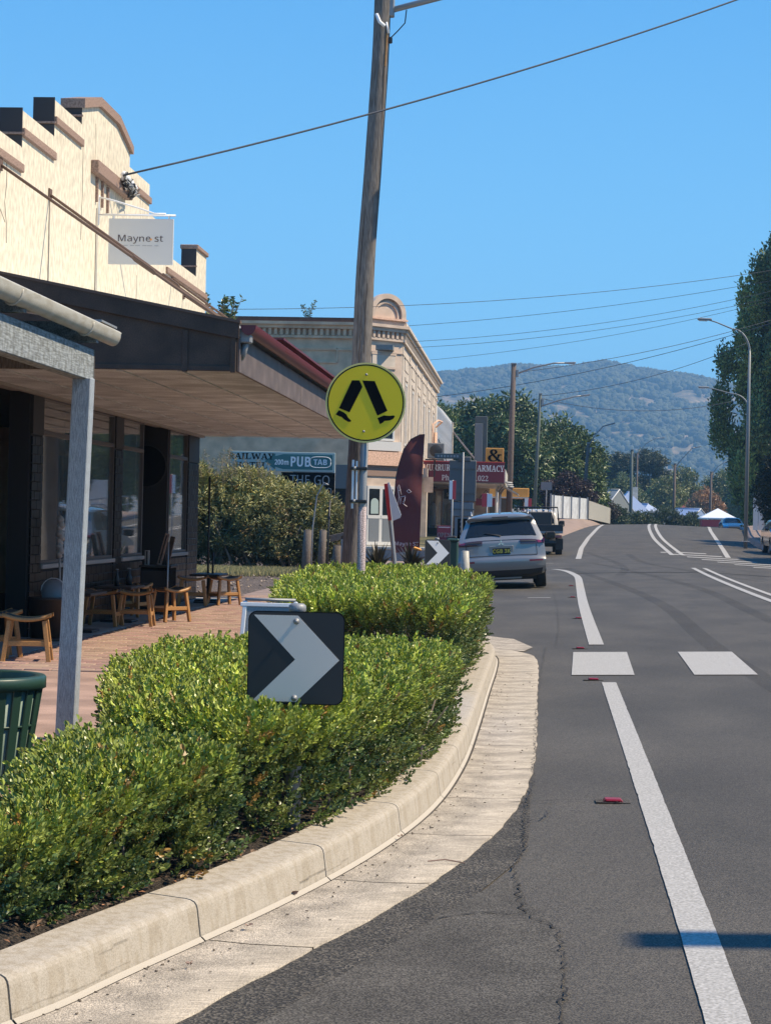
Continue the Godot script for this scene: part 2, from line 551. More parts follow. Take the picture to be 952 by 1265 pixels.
# ---------------------------------------------------------------- ground, road, kerb, paths
func ground_y(x: float, d: float) -> float:
	var u := x - mid_x(d)
	if u > -6.6 and u < 9.5:
		return road_y(x, d) - 0.10
	return base_y(d) - 0.09 + 0.12 * clampf((absf(u) - 9.5) / 6.0, 0, 1)

func root_of(called: String) -> Node3D:
	var o := Node3D.new()
	o.name = numbered(called)
	add_child(o)
	o.set_meta("kind", "structure")
	return o

func steps(tab: Array) -> Array:
	# [start, end, step, end, step ...]
	var out := []
	var x: float = tab[0]
	for i in range(1, tab.size(), 2):
		while x < tab[i] - 1e-4:
			out.append(x)
			x += tab[i + 1]
		x = tab[i]
	out.append(x)
	return out

func resample(poly: Array, step: float) -> Array:
	var out := [poly[0]]
	var left := step
	for i in poly.size() - 1:
		var a: Vector2 = poly[i]
		var b: Vector2 = poly[i + 1]
		var L := a.distance_to(b)
		var t := 0.0
		while L - t >= left:
			t += left
			out.append(a.lerp(b, t / L))
			left = step
		left -= L - t
	return out

func smooth_line(poly: Array, n := 6) -> Array:
	var out := []
	for i in poly.size() - 1:
		var p0: Vector2 = poly[maxi(i - 1, 0)]
		var p1: Vector2 = poly[i]
		var p2: Vector2 = poly[i + 1]
		var p3: Vector2 = poly[mini(i + 2, poly.size() - 1)]
		for k in n:
			out.append(p1.cubic_interpolate(p2, p0, p3, float(k) / n))
	out.append(poly[poly.size() - 1])
	return out

func offset_line(poly: Array, o: float) -> Array:
	var out := []
	for i in poly.size():
		var a: Vector2 = poly[maxi(i - 1, 0)]
		var b: Vector2 = poly[mini(i + 1, poly.size() - 1)]
		var t := (b - a).normalized()
		out.append((poly[i] as Vector2) + Vector2(t.y, -t.x) * o)
	return out

var KERB := []

func kerb_x(d: float) -> float:
	for i in KERB.size() - 1:
		if KERB[i].y <= d and KERB[i + 1].y > d:
			return lerpf(KERB[i].x, KERB[i + 1].x, (d - KERB[i].y) / (KERB[i + 1].y - KERB[i].y))
	return -0.4

func ground():
	var xs := steps([-3000, -600, 400, -120, 80, -40, 16, -16, 4, 26, 1, 50, 4, 130, 16, 610, 80, 3000, 400])
	var ds := steps([-40, -4, 6, 180, 2, 420, 12, 900, 60, 3000, 300, 8000, 1000])
	var s := S(true)
	for i in ds.size() - 1:
		for j in xs.size() - 1:
			var q := []
			for c in [[i, j], [i + 1, j], [i + 1, j + 1], [i, j + 1]]:
				q.append(V(xs[c[1]], ground_y(xs[c[1]], ds[c[0]]), ds[c[0]]))
			quad(s, q[0], q[1], q[2], q[3])
	struct("ground", s, M.land)

	KERB = smooth_line([Vector2(-3.4, 2.6), Vector2(-2.45, 3.9), Vector2(-1.7, 5.0), Vector2(-1.37, 5.67), Vector2(-1.2, 6.25), Vector2(-0.86, 7.43), Vector2(-0.61, 8.57), Vector2(-0.43, 9.9), Vector2(-0.34, 11.6), Vector2(-0.31, 13.7), Vector2(-0.29, 16.7), Vector2(-0.27, 19.0), Vector2(-0.28, 20.6), Vector2(-0.36, 21.4), Vector2(-0.62, 22.1), Vector2(-1.1, 22.5), Vector2(-1.8, 22.75), Vector2(-2.1, 23.1), Vector2(-2.2, 24.0), Vector2(-2.22, 27.0), Vector2(-2.2, 40.0), Vector2(-2.1, 60.0), Vector2(-1.6, 80.0), Vector2(-0.6, 100.0), Vector2(0.8, 118.0)])
	var road := root_of("road")
	# carriageway, in columns that follow the crown
	s = S(true)
	var us := [-8.0, -7.2, -6.4, -5.4, -4.2, -3.0, -1.5, 0.0, 1.5, 3.0, 4.5, 5.5]
	ds = steps([-10, 150, 1, 300, 3])
	for i in ds.size() - 1:
		for j in us.size() - 1:
			var q := []
			for c in [[i, j], [i + 1, j], [i + 1, j + 1], [i, j + 1]]:
				var x: float = mid_x(ds[c[0]]) + us[c[1]]
				q.append(R(x, ds[c[0]]))
			quad(s, q[0], q[1], q[2], q[3])
	part(road, "carriageway", s, M.asphalt)
	# kerb blocks and gutter slabs
	var kerb := root_of("kerb")
	var gut := root_of("gutter")
	var fine := resample(KERB, 0.1)
	var per := 12
	var prof := [Vector2(0.004, -0.03), Vector2(0.0, 0.0), Vector2(-0.016, 0.108), Vector2(-0.020, 0.121), Vector2(-0.028, 0.131), Vector2(-0.042, 0.137), Vector2(-0.06, 0.140), Vector2(-0.20, 0.146), Vector2(-0.20, -0.03)]
	var i0 := 0
	while i0 + per < fine.size():
		var seg := fine.slice(i0, i0 + per + 1)
		if seg[0].y > 46.0:
			seg = fine.slice(i0, mini(i0 + per * 8 + 1, fine.size()))
			i0 += per * 8
		else:
			i0 += per
		var gap := 0.005
		var n := seg.size()
		seg[0] = seg[0].lerp(seg[1], gap / 0.1)
		seg[n - 1] = seg[n - 1].lerp(seg[n - 2], gap / 0.1)
		s = S()
		var rows := []
		for p in prof:
			var line := offset_line(seg, p.x)
			var row := []
			for k in n:
				row.append(R(seg[k].x, seg[k].y, p.y + 0.004))
				row[k].x = line[k].x
				row[k].z = -line[k].y
			rows.append(row)
		for r in prof.size() - 1:
			for k in n - 1:
				quad(s, rows[r][k], rows[r + 1][k], rows[r + 1][k + 1], rows[r][k + 1])
		for k in [0, n - 1]:
			for r in range(1, prof.size() - 1):
				tri(s, rows[0][k], rows[r][k], rows[r + 1][k])
		part(kerb, "kerb_block", s, M.kerb)
		if seg[0].y > 22.0:
			continue
		# mortar bead along the foot
		s = S(true)
		var b0 := offset_line(seg, 0.0)
		var b1 := offset_line(seg, 0.016)
		for k in n - 1:
			quad(s, R(b0[k].x, b0[k].y, 0.022), R(b0[k + 1].x, b0[k + 1].y, 0.022), R(b1[k + 1].x, b1[k + 1].y, 0.008), R(b1[k].x, b1[k].y, 0.008))
		part(gut, "mortar_bead", s, M.bead)
		s = S(true)
		var e1 := offset_line(seg, 0.036)
		for k in n - 1:
			quad(s, R(b1[k].x, b1[k].y, 0.007), R(b1[k + 1].x, b1[k + 1].y, 0.007), R(e1[k + 1].x, e1[k + 1].y, 0.007), R(e1[k].x, e1[k].y, 0.007))
		part(gut, "dirt_line", s, M.grime)
		s = S(true)
		var g0 := offset_line(seg, 0.03)
		var g1 := offset_line(seg, 0.41)
		for k in n:
			g1[k] += Vector2(0.0025 * sin(seg[k].y * 41.0) + 0.004 * sin(seg[k].y * 9.0), 0)
		for k in n - 1:
			var m0: Vector2 = g0[k].lerp(g1[k], 0.4)
			var m1: Vector2 = g0[k + 1].lerp(g1[k + 1], 0.4)
			quad(s, R(g0[k].x, g0[k].y, 0.012), R(g0[k + 1].x, g0[k + 1].y, 0.012), R(m1.x, m1.y, 0.008), R(m0.x, m0.y, 0.008))
			quad(s, R(m0.x, m0.y, 0.008), R(m1.x, m1.y, 0.008), R(g1[k + 1].x, g1[k + 1].y, 0.012), R(g1[k].x, g1[k].y, 0.012))
			quad(s, R(g1[k].x, g1[k].y, 0.012), R(g1[k + 1].x, g1[k + 1].y, 0.012), R(g1[k + 1].x, g1[k + 1].y, -0.03), R(g1[k].x, g1[k].y, -0.03))
		part(gut, "gutter_slab", s, M.gutter)
	var kr := RandomNumberGenerator.new()
	kr.seed = 15
	# tyre scuffs on the kerb face and grit lying along its foot
	for k in 14:
		var i := kr.randi_range(18, 150)
		var n := kr.randi_range(2, 7)
		s = S()
		var h := kr.randf_range(0.02, 0.10)
		for j in n:
			var a: Vector2 = fine[i + j]
			var b: Vector2 = fine[i + j + 1]
			var ha := h + 0.006 * sin(j * 1.3)
			var w := kr.randf_range(0.003, 0.010)
			var o := 0.0022 - 0.148 * ha
			var t := (b - a).normalized()
			var nn := Vector2(t.y, -t.x) * o
			quad(s, V(a.x + nn.x, road_y(a.x, a.y) + ha, a.y + nn.y), V(b.x + nn.x, road_y(b.x, b.y) + ha, b.y + nn.y), V(b.x + nn.x, road_y(b.x, b.y) + ha + w, b.y + nn.y), V(a.x + nn.x, road_y(a.x, a.y) + ha + w, a.y + nn.y))
		part(kerb, "scuff", s, M.scuff)
	var gxf := []
	var gcol := []
	for k in 280:
		var d := 5.0 + 14.0 * pow(kr.randf(), 1.4)
		var x := kerb_x(d) + 0.03 + 0.36 * pow(kr.randf(), 2.2)
		var z := kr.randf_range(0.003, 0.011)
		gxf.append(Transform3D(Basis.from_euler(Vector3(0, kr.randf() * TAU, 0)).scaled(Vector3.ONE * z), R(x, d, 0.014)))
		var v := kr.randf_range(0.4, 1.3)
		gcol.append(Color(0.15, 0.12, 0.09) * v if kr.randf() < 0.7 else Color(0.35, 0.29, 0.22) * v)
	var gm := S()
	gm.set_color(Color.WHITE)
	box(gm, Vector3.ZERO, Vector3(1, 0.4, 0.5))
	gm.generate_normals()
	scatter(gut, "grit", gm.commit(), gxf, gcol, M.litter)
	# end of the gutter where the parking bay begins
	s = S(true)
	ribbon(s, [Vector2(-2.0, 23.25), Vector2(-1.2, 22.95), Vector2(-0.6, 22.7), Vector2(-0.3, 22.35), Vector2(0.0, 21.9)], [Vector2(-2.0, 25.0), Vector2(-1.2, 25.2), Vector2(-0.5, 25.0), Vector2(-0.12, 24.2), Vector2(0.1, 22.6)], 0.010, 0.4)
	part(gut, "gutter_apron", s, M.gutter)

	# older rough asphalt beside the gutter, the smoother patch, and the cracks
	s = S(true)
	ribbon(s, [Vector2(-2.5, 3.4), Vector2(-1.35, 5.0), Vector2(-0.98, 5.66), Vector2(-0.8, 6.3), Vector2(-0.6, 7.0), Vector2(-0.42, 7.6), Vector2(-0.24, 8.4), Vector2(-0.12, 9.0), Vector2(-0.01, 10.4)], [Vector2(-1.9, 3.4), Vector2(-0.95, 5.0), Vector2(-0.70, 5.66), Vector2(-0.52, 6.3), Vector2(-0.33, 7.0), Vector2(-0.16, 7.6), Vector2(0.0, 8.4), Vector2(0.04, 9.0), Vector2(0.05, 10.4)], 0.005, 0.2)
	part(road, "rough_edge", s, M.asphalt_rough)
	s = S(true)
	ribbon(s, [Vector2(-1.9, 3.4), Vector2(-0.95, 5.0), Vector2(-0.70, 5.66), Vector2(-0.52, 6.3), Vector2(-0.33, 7.0), Vector2(-0.16, 7.6), Vector2(-0.05, 7.95)], [Vector2(0.10, 3.4), Vector2(0.10, 5.0), Vector2(0.125, 5.66), Vector2(0.145, 6.3), Vector2(0.13, 7.0), Vector2(0.03, 7.45), Vector2(0.0, 7.95)], 0.009, 0.2)
	part(road, "asphalt_patch", s, M.asphalt_patch)
	var cr := RandomNumberGenerator.new()
	cr.seed = 5
	for line in [[Vector2(0.10, 3.6), Vector2(0.125, 5.66), Vector2(0.15, 6.4), Vector2(0.135, 6.98), Vector2(0.02, 7.2), Vector2(0.0, 7.65), Vector2(-0.02, 8.2), Vector2(0.02, 8.7), Vector2(0.02, 9.6), Vector2(0.06, 10.8), Vector2(0.08, 12.6), Vector2(0.115, 15.5), Vector2(0.15, 18.0), Vector2(0.2, 20.5), Vector2(0.24, 22.6)], [Vector2(0.02, 7.2), Vector2(-0.14, 7.25), Vector2(-0.3, 7.1)], [Vector2(-0.42, 24.6), Vector2(-0.06, 23.7), Vector2(0.22, 22.9), Vector2(0.36, 23.0), Vector2(0.44, 26.0), Vector2(0.47, 28.0), Vector2(0.52, 31.5), Vector2(0.56, 40.0)], [Vector2(-0.3, 10.05), Vector2(0.35, 10.2), Vector2(0.5, 10.1)], [Vector2(0.02, 9.4), Vector2(0.12, 9.6), Vector2(0.13, 9.9)]]:
		var pts := resample(line, 0.03)
		var l := []
		var r := []
		for k in pts.size():
			var w := 0.0007 + 0.0028 * pow(cr.randf(), 1.5) * (1.6 if pts[k].y < 11 else 1.0)
			var p: Vector2 = pts[k] + Vector2(cr.randf_range(-0.016, 0.016), cr.randf_range(-0.014, 0.014))
			var a: Vector2 = pts[maxi(k - 1, 0)]
			var b: Vector2 = pts[mini(k + 1, pts.size() - 1)]
			var t := (b - a).normalized()
			l.append(p - Vector2(t.y, -t.x) * w)
			r.append(p + Vector2(t.y, -t.x) * w)
		s = S()
		ribbon(s, l, r, 0.0135, 5.0)
		part(road, "crack", s, M.crack)

	# painted markings
	var lay := func(called: String, centre: Array, w: float, lift: float, m: Material):
		var st := S()
		var el := offset_line(centre, -w / 2)
		var er := offset_line(centre, w / 2)
		if called == "edge_line":
			# hand-laid paint: its edges wander a little and are chipped
			el = resample(el, 0.09)
			er = resample(er, 0.09)
			var nn := mini(el.size(), er.size())
			el = el.slice(0, nn)
			er = er.slice(0, nn)
			for k in nn:
				el[k] += Vector2(cr.randf_range(-0.001, 0.0012) + (0.004 if cr.randf() < 0.03 else 0.0), 0)
				er[k] += Vector2(cr.randf_range(-0.0012, 0.001) - (0.004 if cr.randf() < 0.03 else 0.0), 0)
		ribbon(st, el, er, lift, 1.0)
		part(road, called, st, m)
	var full := Vector2(0, 0)
	lay.call("edge_line", smooth_line([Vector2(0.36, -2.0), Vector2(0.49, 3.0), Vector2(0.59, 5.7), Vector2(0.665, 11.0), Vector2(0.745, 17.75)], 3), 0.125, 0.006, M.paint)
	lay.call("edge_line", smooth_line([Vector2(0.82, 23.1), Vector2(0.98, 34.0), Vector2(1.18, 44.0), Vector2(1.30, 50.5), Vector2(1.24, 54.0), Vector2(1.08, 57.0), Vector2(0.8, 58.6)], 4), 0.17, 0.008, M.paint)
	lay.call("edge_line", [Vector2(1.85, 72.0), Vector2(2.3, 85.0), Vector2(3.05, 100.0), Vector2(4.1, 118.0), Vector2(5.0, 133.0)], 0.2, 0.012, M.paint)
	for o in [-0.16, 0.16]:
		var a := []
		for d in steps([30.5, 59.0, 2.0]):
			a.append(Vector2(mid_x(d) + o, d))
		lay.call("centre_line", a, 0.13, 0.01, M.paint)
		a = []
		for d in steps([76.0, 140.0, 3.0]):
			a.append(Vector2(mid_x(d) + o * 1.25, d))
		lay.call("centre_line", a, 0.17, 0.016, M.paint)
	lay.call("edge_line", [Vector2(7.5, 76.0), Vector2(8.2, 85.0), Vector2(9.3, 100.0), Vector2(10.6, 118.0), Vector2(12.0, 135.0)], 0.2, 0.014, M.paint)
	for k in 7:
		s = S()
		var x0 := 0.44 + k * 1.11
		ribbon(s, [Vector2(x0, 18.55), Vector2(x0 + 0.09, 21.8)], [Vector2(x0 + 0.57, 18.55), Vector2(x0 + 0.66, 21.8)], 0.007)
		part(road, "crossing_bar", s, M.paint)
	for k in 9:
		s = S()
		var d0 := 58.5 + k * 2.6
		var xa := 9.9 - k * 0.36
		ribbon(s, [Vector2(xa - 2.2 + k * 0.05, d0), Vector2(xa - 2.15 + k * 0.05, d0 + 0.9)], [Vector2(xa, d0), Vector2(xa, d0 + 0.9)], 0.010)
		part(road, "hatch_bar", s, M.paint)
	for b in [[0.05, 37.3, 0.42, 0.16], [-0.2, 88.0, 0.9, 0.25], [9.4, 92.0, 0.8, 0.25], [0.4, 66.0, 0.5, 0.2]]:
		s = S()
		ribbon(s, [Vector2(b[0], b[1]), Vector2(b[0], b[1] + b[3])], [Vector2(b[0] + b[2], b[1]), Vector2(b[0] + b[2], b[1] + b[3])], 0.010)
		part(road, "bay_mark", s, M.paint)
	# tar seam and tyre tracks
	var seam := []
	for k in 60:
		seam.append(Vector2(1.1 + k * 0.16, 54.0 + 0.9 * sin(k * 0.11) + cr.randf_range(-0.1, 0.1)))
	lay.call("tar_seam", seam, 0.3, 0.005, M.crack)
	for tr in [[Vector2(2.3, -3.0), Vector2(2.2, 10.0), Vector2(2.1, 22.0), Vector2(2.3, 34.0), Vector2(2.0, 46.0), Vector2(1.2, 60.0)], [Vector2(3.6, 2.0), Vector2(3.4, 16.0), Vector2(3.45, 30.0), Vector2(3.6, 42.0), Vector2(3.0, 55.0), Vector2(2.2, 66.0)], [Vector2(5.5, 48.0), Vector2(4.6, 55.0), Vector2(3.9, 65.0), Vector2(3.9, 78.0)], [Vector2(2.4, 52.0), Vector2(2.9, 60.0), Vector2(2.9, 70.0), Vector2(2.4, 80.0)]]:
		var c := smooth_line(tr, 8)
		lay.call("tyre_mark", c, 0.24, 0.0045, M.mark)

	# oil drips down the middle of the lane
	for k in 16:
		var c := Vector2(2.75 + cr.randf_range(-0.25, 0.35), 7.0 + k * 2.3 + cr.randf_range(-0.8, 0.8))
		var rr := cr.randf_range(0.025, 0.10)
		s = S()
		var pts := []
		for j in 11:
			var t := TAU * j / 11.0
			var q := rr * cr.randf_range(0.65, 1.2)
			pts.append(R(c.x + cos(t) * q, c.y + sin(t) * q * 1.8, 0.0062))
		for j in 11:
			tri(s, R(c.x, c.y, 0.0062), pts[j], pts[(j + 1) % 11])
		part(road, "oil_drip", s, M.mark)

	# footpath: brick paving between the shop and the kerb
	var fp := root_of("footpath")
	s = S()
	var flat := func(st: SurfaceTool, x0: float, x1: float, d0: float, d1: float, y: float):
		quad(st, V(x0, y, d0), V(x0, y, d1), V(x1, y, d1), V(x1, y, d0))
	flat.call(s, -5.6, -1.9, -6.0, 16.95, 0.045)
	part(fp, "path_slab", s, M.path)
	s = S()
	flat.call(s, -4.84, -2.2, 16.98, 46.0, 0.028)
	part(fp, "sand_bed", s, M.path)
	s = S()
	for k in 20:
		box(s, V(-5.12, 0.02, 15.6 + k * 0.9), Vector3(0.6, 0.05, 0.892))
	part(fp, "border_slab", s, M.strip)
	s = S()
	for k in 17:
		box(s, V(-4.765, 0.024, 17.0 + (k + 0.5) * 0.96), Vector3(0.085, 0.058, 0.95))
	part(fp, "border_strip", s, M.strip)
	s = S()
	flat.call(s, -4.84, -2.1, 34.2, 80.0, 0.040)
	part(fp, "path_slab", s, M.path_far)
	var bm := MultiMesh.new()
	bm.transform_format = MultiMesh.TRANSFORM_3D
	bm.use_colors = true
	var bst := S()
	box(bst, Vector3.ZERO, Vector3(0.225, 0.05, 0.11), Basis(), 0.005)
	bst.generate_normals()
	bm.mesh = bst.commit()
	var xf := []
	var col := []
	var d := 17.05
	var row := 0
	while d < 34.2:
		var x := -4.72 + (0.115 if row % 2 else 0.0)
		while x < -2.15:
			if not (d > 23.5 and d < 23.62):
				xf.append(Transform3D(Basis(Vector3(0, 1, 0), cr.randf_range(-0.02, 0.02)), V(x + 0.115, 0.024 + cr.randf_range(-0.003, 0.003), d + 0.057)))
				var v := cr.randf_range(0.75, 1.2)
				col.append(Color(0.43 * v, 0.28 * v * cr.randf_range(0.9, 1.1), 0.22 * v))
			x += 0.232
		d += 0.117
		row += 1
	bm.instance_count = xf.size()
	for k in xf.size():
		bm.set_instance_transform(k, xf[k])
		bm.set_instance_color(k, col[k])
	var bo := MultiMeshInstance3D.new()
	bo.name = "pavers"
	bo.multimesh = bm
	bo.material_override = M.paver
	fp.add_child(bo)
	stuff(bo)

var RIDGE := [Vector2(-3200, 60), Vector2(-2000, 150), Vector2(-900, 205), Vector2(-500, 232), Vector2(-300, 226), Vector2(-143, 212), Vector2(-65, 220), Vector2(-17, 226), Vector2(43, 224), Vector2(75, 229), Vector2(102, 234), Vector2(130, 231), Vector2(173, 223), Vector2(230, 213), Vector2(268, 205), Vector2(330, 189), Vector2(420, 168), Vector2(600, 130), Vector2(900, 140), Vector2(1500, 190), Vector2(2400, 120), Vector2(3300, 50)]
var hn: FastNoiseLite

func hill_y(x: float, d: float) -> float:
	var t := clampf((d - 1500.0) / 1500.0, 0, 1)
	var f := t * t * (3 - 2 * t)
	if d > 3000:
		f = 1.0 - clampf((d - 3000.0) / 1200.0, 0, 1) * 0.5
	var h := interp(RIDGE, x) * f - 4.0
	var w := f * (1 - f) * 4.0
	h += w * 26.0 * hn.get_noise_2d(x * 1.0, d * 0.6) + w * 9.0 * hn.get_noise_2d(x * 4.0 + 500, d * 2.0)
	return h

func hill():
	hn = FastNoiseLite.new()
	hn.seed = 4
	hn.frequency = 0.0035
	hn.fractal_octaves = 3
	var s := S(true)
	var xs := steps([-3200, -400, 100, 560, 14, 3300, 110])
	var ds := steps([1400, 3060, 24, 4200, 190])
	var q := []
	for i in ds.size():
		var row := []
		for x in xs:
			row.append(V(x, hill_y(x, ds[i]), ds[i]))
		q.append(row)
	for i in ds.size() - 1:
		for j in xs.size() - 1:
			quad(s, q[i][j], q[i + 1][j], q[i + 1][j + 1], q[i][j + 1])
	var h := struct("hills", s, M.hillmat, "blue wooded hill across the end of the street")
	# the forest on its slope
	var r := RandomNumberGenerator.new()
	r.seed = 9
	var st := S(true)
	var sm := SphereMesh.new()
	sm.radius = 1.0
	sm.height = 1.7
	sm.radial_segments = 7
	sm.rings = 4
	var arr := sm.get_mesh_arrays()
	var vs: PackedVector3Array = arr[Mesh.ARRAY_VERTEX]
	var ix: PackedInt32Array = arr[Mesh.ARRAY_INDEX]
	for k in range(0, ix.size(), 3):
		for j in 3:
			var v := vs[ix[k + j]]
			v *= 1.0 + 0.35 * sin(v.x * 5.0 + 1.0) * cos(v.z * 4.0 + v.y * 3.0)
			st.add_vertex(v)
	st.generate_normals()
	var mm := MultiMesh.new()
	mm.transform_format = MultiMesh.TRANSFORM_3D
	mm.use_colors = true
	mm.mesh = st.commit()
	var xf := []
	var col := []
	var clear := FastNoiseLite.new()
	clear.seed = 77
	clear.frequency = 0.012
	clear.fractal_octaves = 3
	for k in 26000:
		var d := 1750.0 + 1290.0 * pow(r.randf(), 0.75)
		var x := r.randf_range(-330, 480) * d / 3000.0
		if clear.get_noise_2d(x, d * 0.8) > 0.0 + 0.22 * r.randf():
			continue
		var z := r.randf_range(2.6, 5.2)
		if d > 2985: z *= r.randf_range(0.8, 1.5)
		xf.append(Transform3D(Basis(Vector3.UP, r.randf() * TAU).scaled(Vector3(z, z * r.randf_range(0.9, 1.5), z)), V(x, hill_y(x, d) + z * 0.7, d)))
		var v := r.randf_range(0.6, 1.3)
		col.append(Color(0.075 * v, 0.082 * v, 0.042 * v))
	mm.instance_count = xf.size()
	for k in xf.size():
		mm.set_instance_transform(k, xf[k])
		mm.set_instance_color(k, col[k])
	var o := MultiMeshInstance3D.new()
	o.name = "forest"
	o.multimesh = mm
	o.material_override = M.hilltree
	add_child(o)
	tag(o, "forest of small trees covering the far hillside", "forest")
	stuff(o)

# ---------------------------------------------------------------- shop with stepped parapet
const XW := -5.3

func mayne_building():
	var o := thing("cream_shop", "cream rendered shop with stepped parapet, black tiled front and brown verandah awning", "shop", V(XW, 0, 24.9))
	var wf := wall_xf(XW - 0.115)
	# parapet outline (distance, height)
	var out := [Vector2(17.1, 3.2), Vector2(17.1, 5.62), Vector2(18.1, 5.62), Vector2(18.1, 5.17), Vector2(20.65, 5.17), Vector2(20.65, 5.55), Vector2(22.05, 5.55), Vector2(22.05, 5.95), Vector2(23.4, 5.95), Vector2(23.4, 6.14), Vector2(24.3, 6.34), Vector2(25.4, 6.34), Vector2(26.28, 6.14), Vector2(26.28, 5.95), Vector2(27.7, 5.95), Vector2(27.7, 5.55), Vector2(29.1, 5.55), Vector2(29.1, 5.17), Vector2(31.72, 5.17), Vector2(31.72, 5.6), Vector2(32.72, 5.6), Vector2(32.72, 3.2)]
	wpart(o, "parapet", prismm(out, 0.23, wf), M.cream)
	# dark camera-facing ends of the steps are caps of their own
	for e in [[20.65, 5.17, 5.55], [22.05, 5.55, 5.95], [23.4, 5.95, 6.2], [31.72, 5.17, 5.6]]:
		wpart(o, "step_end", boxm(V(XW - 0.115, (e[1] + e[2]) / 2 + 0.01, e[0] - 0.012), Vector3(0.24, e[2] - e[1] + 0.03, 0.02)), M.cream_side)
		wpart(o, "step_moulding", boxm(V(XW - 0.11, e[1] + (e[2] - e[1]) * 0.36, e[0] - 0.03), Vector3(0.26, 0.022, 0.03)), M.browncap)
	# string courses under each step
	for b in [[18.12, 20.66, 5.17], [20.65, 22.07, 5.55], [22.05, 23.42, 5.95], [26.26, 27.72, 5.95], [27.68, 29.12, 5.55], [29.08, 32.74, 5.17]]:
		wpart(o, "string_course", boxm(V(XW + 0.010, b[2] - 0.225, (b[0] + b[1]) / 2), Vector3(0.050, 0.09, b[1] - b[0]), 0.008), M.browncap)
	# coping of the gable and of the end piers
	var g := [Vector2(23.36, 6.13), Vector2(24.29, 6.335), Vector2(25.41, 6.335), Vector2(26.32, 6.12), Vector2(26.32, 6.22), Vector2(25.43, 6.445), Vector2(24.27, 6.445), Vector2(23.36, 6.24)]
	wpart(o, "gable_coping", prismm(g, 0.29, wall_xf(XW - 0.10)), M.browncap)
	for p in [17.6, 32.22]:
		wpart(o, "pier_coping", boxm(V(XW - 0.11, 5.635, p), Vector3(0.29, 0.07, 1.06), 0.01), M.browncap)
	# body behind the front
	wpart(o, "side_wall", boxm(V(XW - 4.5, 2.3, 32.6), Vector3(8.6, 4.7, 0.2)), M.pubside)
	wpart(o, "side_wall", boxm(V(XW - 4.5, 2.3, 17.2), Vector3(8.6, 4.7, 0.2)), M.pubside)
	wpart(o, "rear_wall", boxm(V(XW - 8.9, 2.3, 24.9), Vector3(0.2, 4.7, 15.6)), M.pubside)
	wpart(o, "roof", boxm(V(XW - 4.6, 4.55, 24.9), Vector3(8.6, 0.1, 15.3)), M.roofgrey)
	wpart(o, "ceiling", boxm(V(XW - 2.2, 2.78, 24.9), Vector3(3.9, 0.05, 15.2)), M.darkpaint)
	wpart(o, "floor", boxm(V(XW - 2.2, 0.02, 24.9), Vector3(4.2, 0.06, 15.2)), M.darkwood)
	wpart(o, "inner_wall", boxm(V(XW - 4.2, 1.4, 24.9), Vector3(0.1, 2.7, 15.2)), M.darkpaint)
	wpart(o, "front_wall", boxm(V(XW - 0.12, 2.94, 24.9), Vector3(0.2, 0.52, 15.5)), M.sillpale)
	for c in [17.6, 24.0]:
		pass
	# shopfront: tiled piers, dado, windows
	var r := RandomNumberGenerator.new()
	r.seed = 31
	var tm := [boxm(Vector3.ZERO, Vector3(0.018, 0.094, 0.238), 0.004), boxm(Vector3.ZERO, Vector3(0.018, 0.094, 0.118), 0.004)]
	var tmesh := []
	for t in tm:
		t.generate_normals()
		tmesh.append(t.commit())
	for p in [[21.35, 21.85], [25.75, 26.25], [31.4, 32.4]]:
		wpart(o, "pier", boxm(V(XW - 0.125, 1.4, (p[0] + p[1]) / 2), Vector3(0.24, 2.7, p[1] - p[0])), M.grout)
		wpart(o, "pier_panel", boxm(V(XW + 0.006, 2.44, (p[0] + p[1]) / 2), Vector3(0.02, 0.42, p[1] - p[0] - 0.01)), M.darkpaint)
		var rows := 22
		for k in rows:
			var d: float = p[0] + 0.003
			var half := k % 2 == 1
			while d < p[1] - 0.02:
				var w := 0.12 if half or p[1] - d < 0.2 else 0.24
				half = false
				var tl := part(o, "tile", tmesh[1] if w < 0.2 else tmesh[0], M.tile if r.randf() < 0.75 else M.tile2)
				tl.position = V(XW + 0.006 + r.randf_range(-0.001, 0.001), 0.09 + k * 0.0985, d + w / 2) - o.position
				d += w + 0.005
	# tiled reveal of the first pier, seen from the street's near end
	wpart(o, "reveal", boxm(V(XW - 0.13, 1.4, 21.34), Vector3(0.22, 2.7, 0.02)), M.darkpaint)
	for b in [[21.85, 25.75], [26.25, 27.75], [29.8, 31.4]]:
		var c: float = (b[0] + b[1]) / 2
		var w: float = b[1] - b[0]
		wpart(o, "dado", boxm(V(XW - 0.10, 0.40, c), Vector3(0.18, 0.74, w)), M.grout)
		for k in 7:
			var d: float = b[0] + 0.003 - (0.14 if k % 2 else 0.0)
			while d < b[1] - 0.02:
				var d0 := maxf(d, b[0])
				var d1 := minf(d + 0.285, b[1])
				if d1 - d0 > 0.03:
					var tl := part(o, "dado_tile", boxm(Vector3.ZERO, Vector3(0.016, 0.096, d1 - d0), 0.004), M.tile if r.randf() < 0.75 else M.tile2)
					tl.position = V(XW + 0.0, 0.085 + k * 0.101, (d0 + d1) / 2) - o.position
				d += 0.29
		wpart(o, "sill", boxm(V(XW - 0.03, 0.79, c), Vector3(0.14, 0.05, w), 0.006), M.sillpale)
		var win := wpart(o, "window", boxm(V(XW - 0.03, 2.265, c), Vector3(0.06, 0.05, w), 0.004), M.bronze)
		var mk := func(cc: Vector3, ss: Vector3):
			part(win, "frame", boxm(cc, ss, 0.004), M.bronze)
		mk.call(V(XW - 0.03, 2.655, c), Vector3(0.06, 0.05, w))
		mk.call(V(XW - 0.03, 0.835, c), Vector3(0.06, 0.04, w))
		for dd in [b[0] + 0.02, b[1] - 0.02]:
			mk.call(V(XW - 0.031, 1.73, dd), Vector3(0.055, 1.80, 0.04))
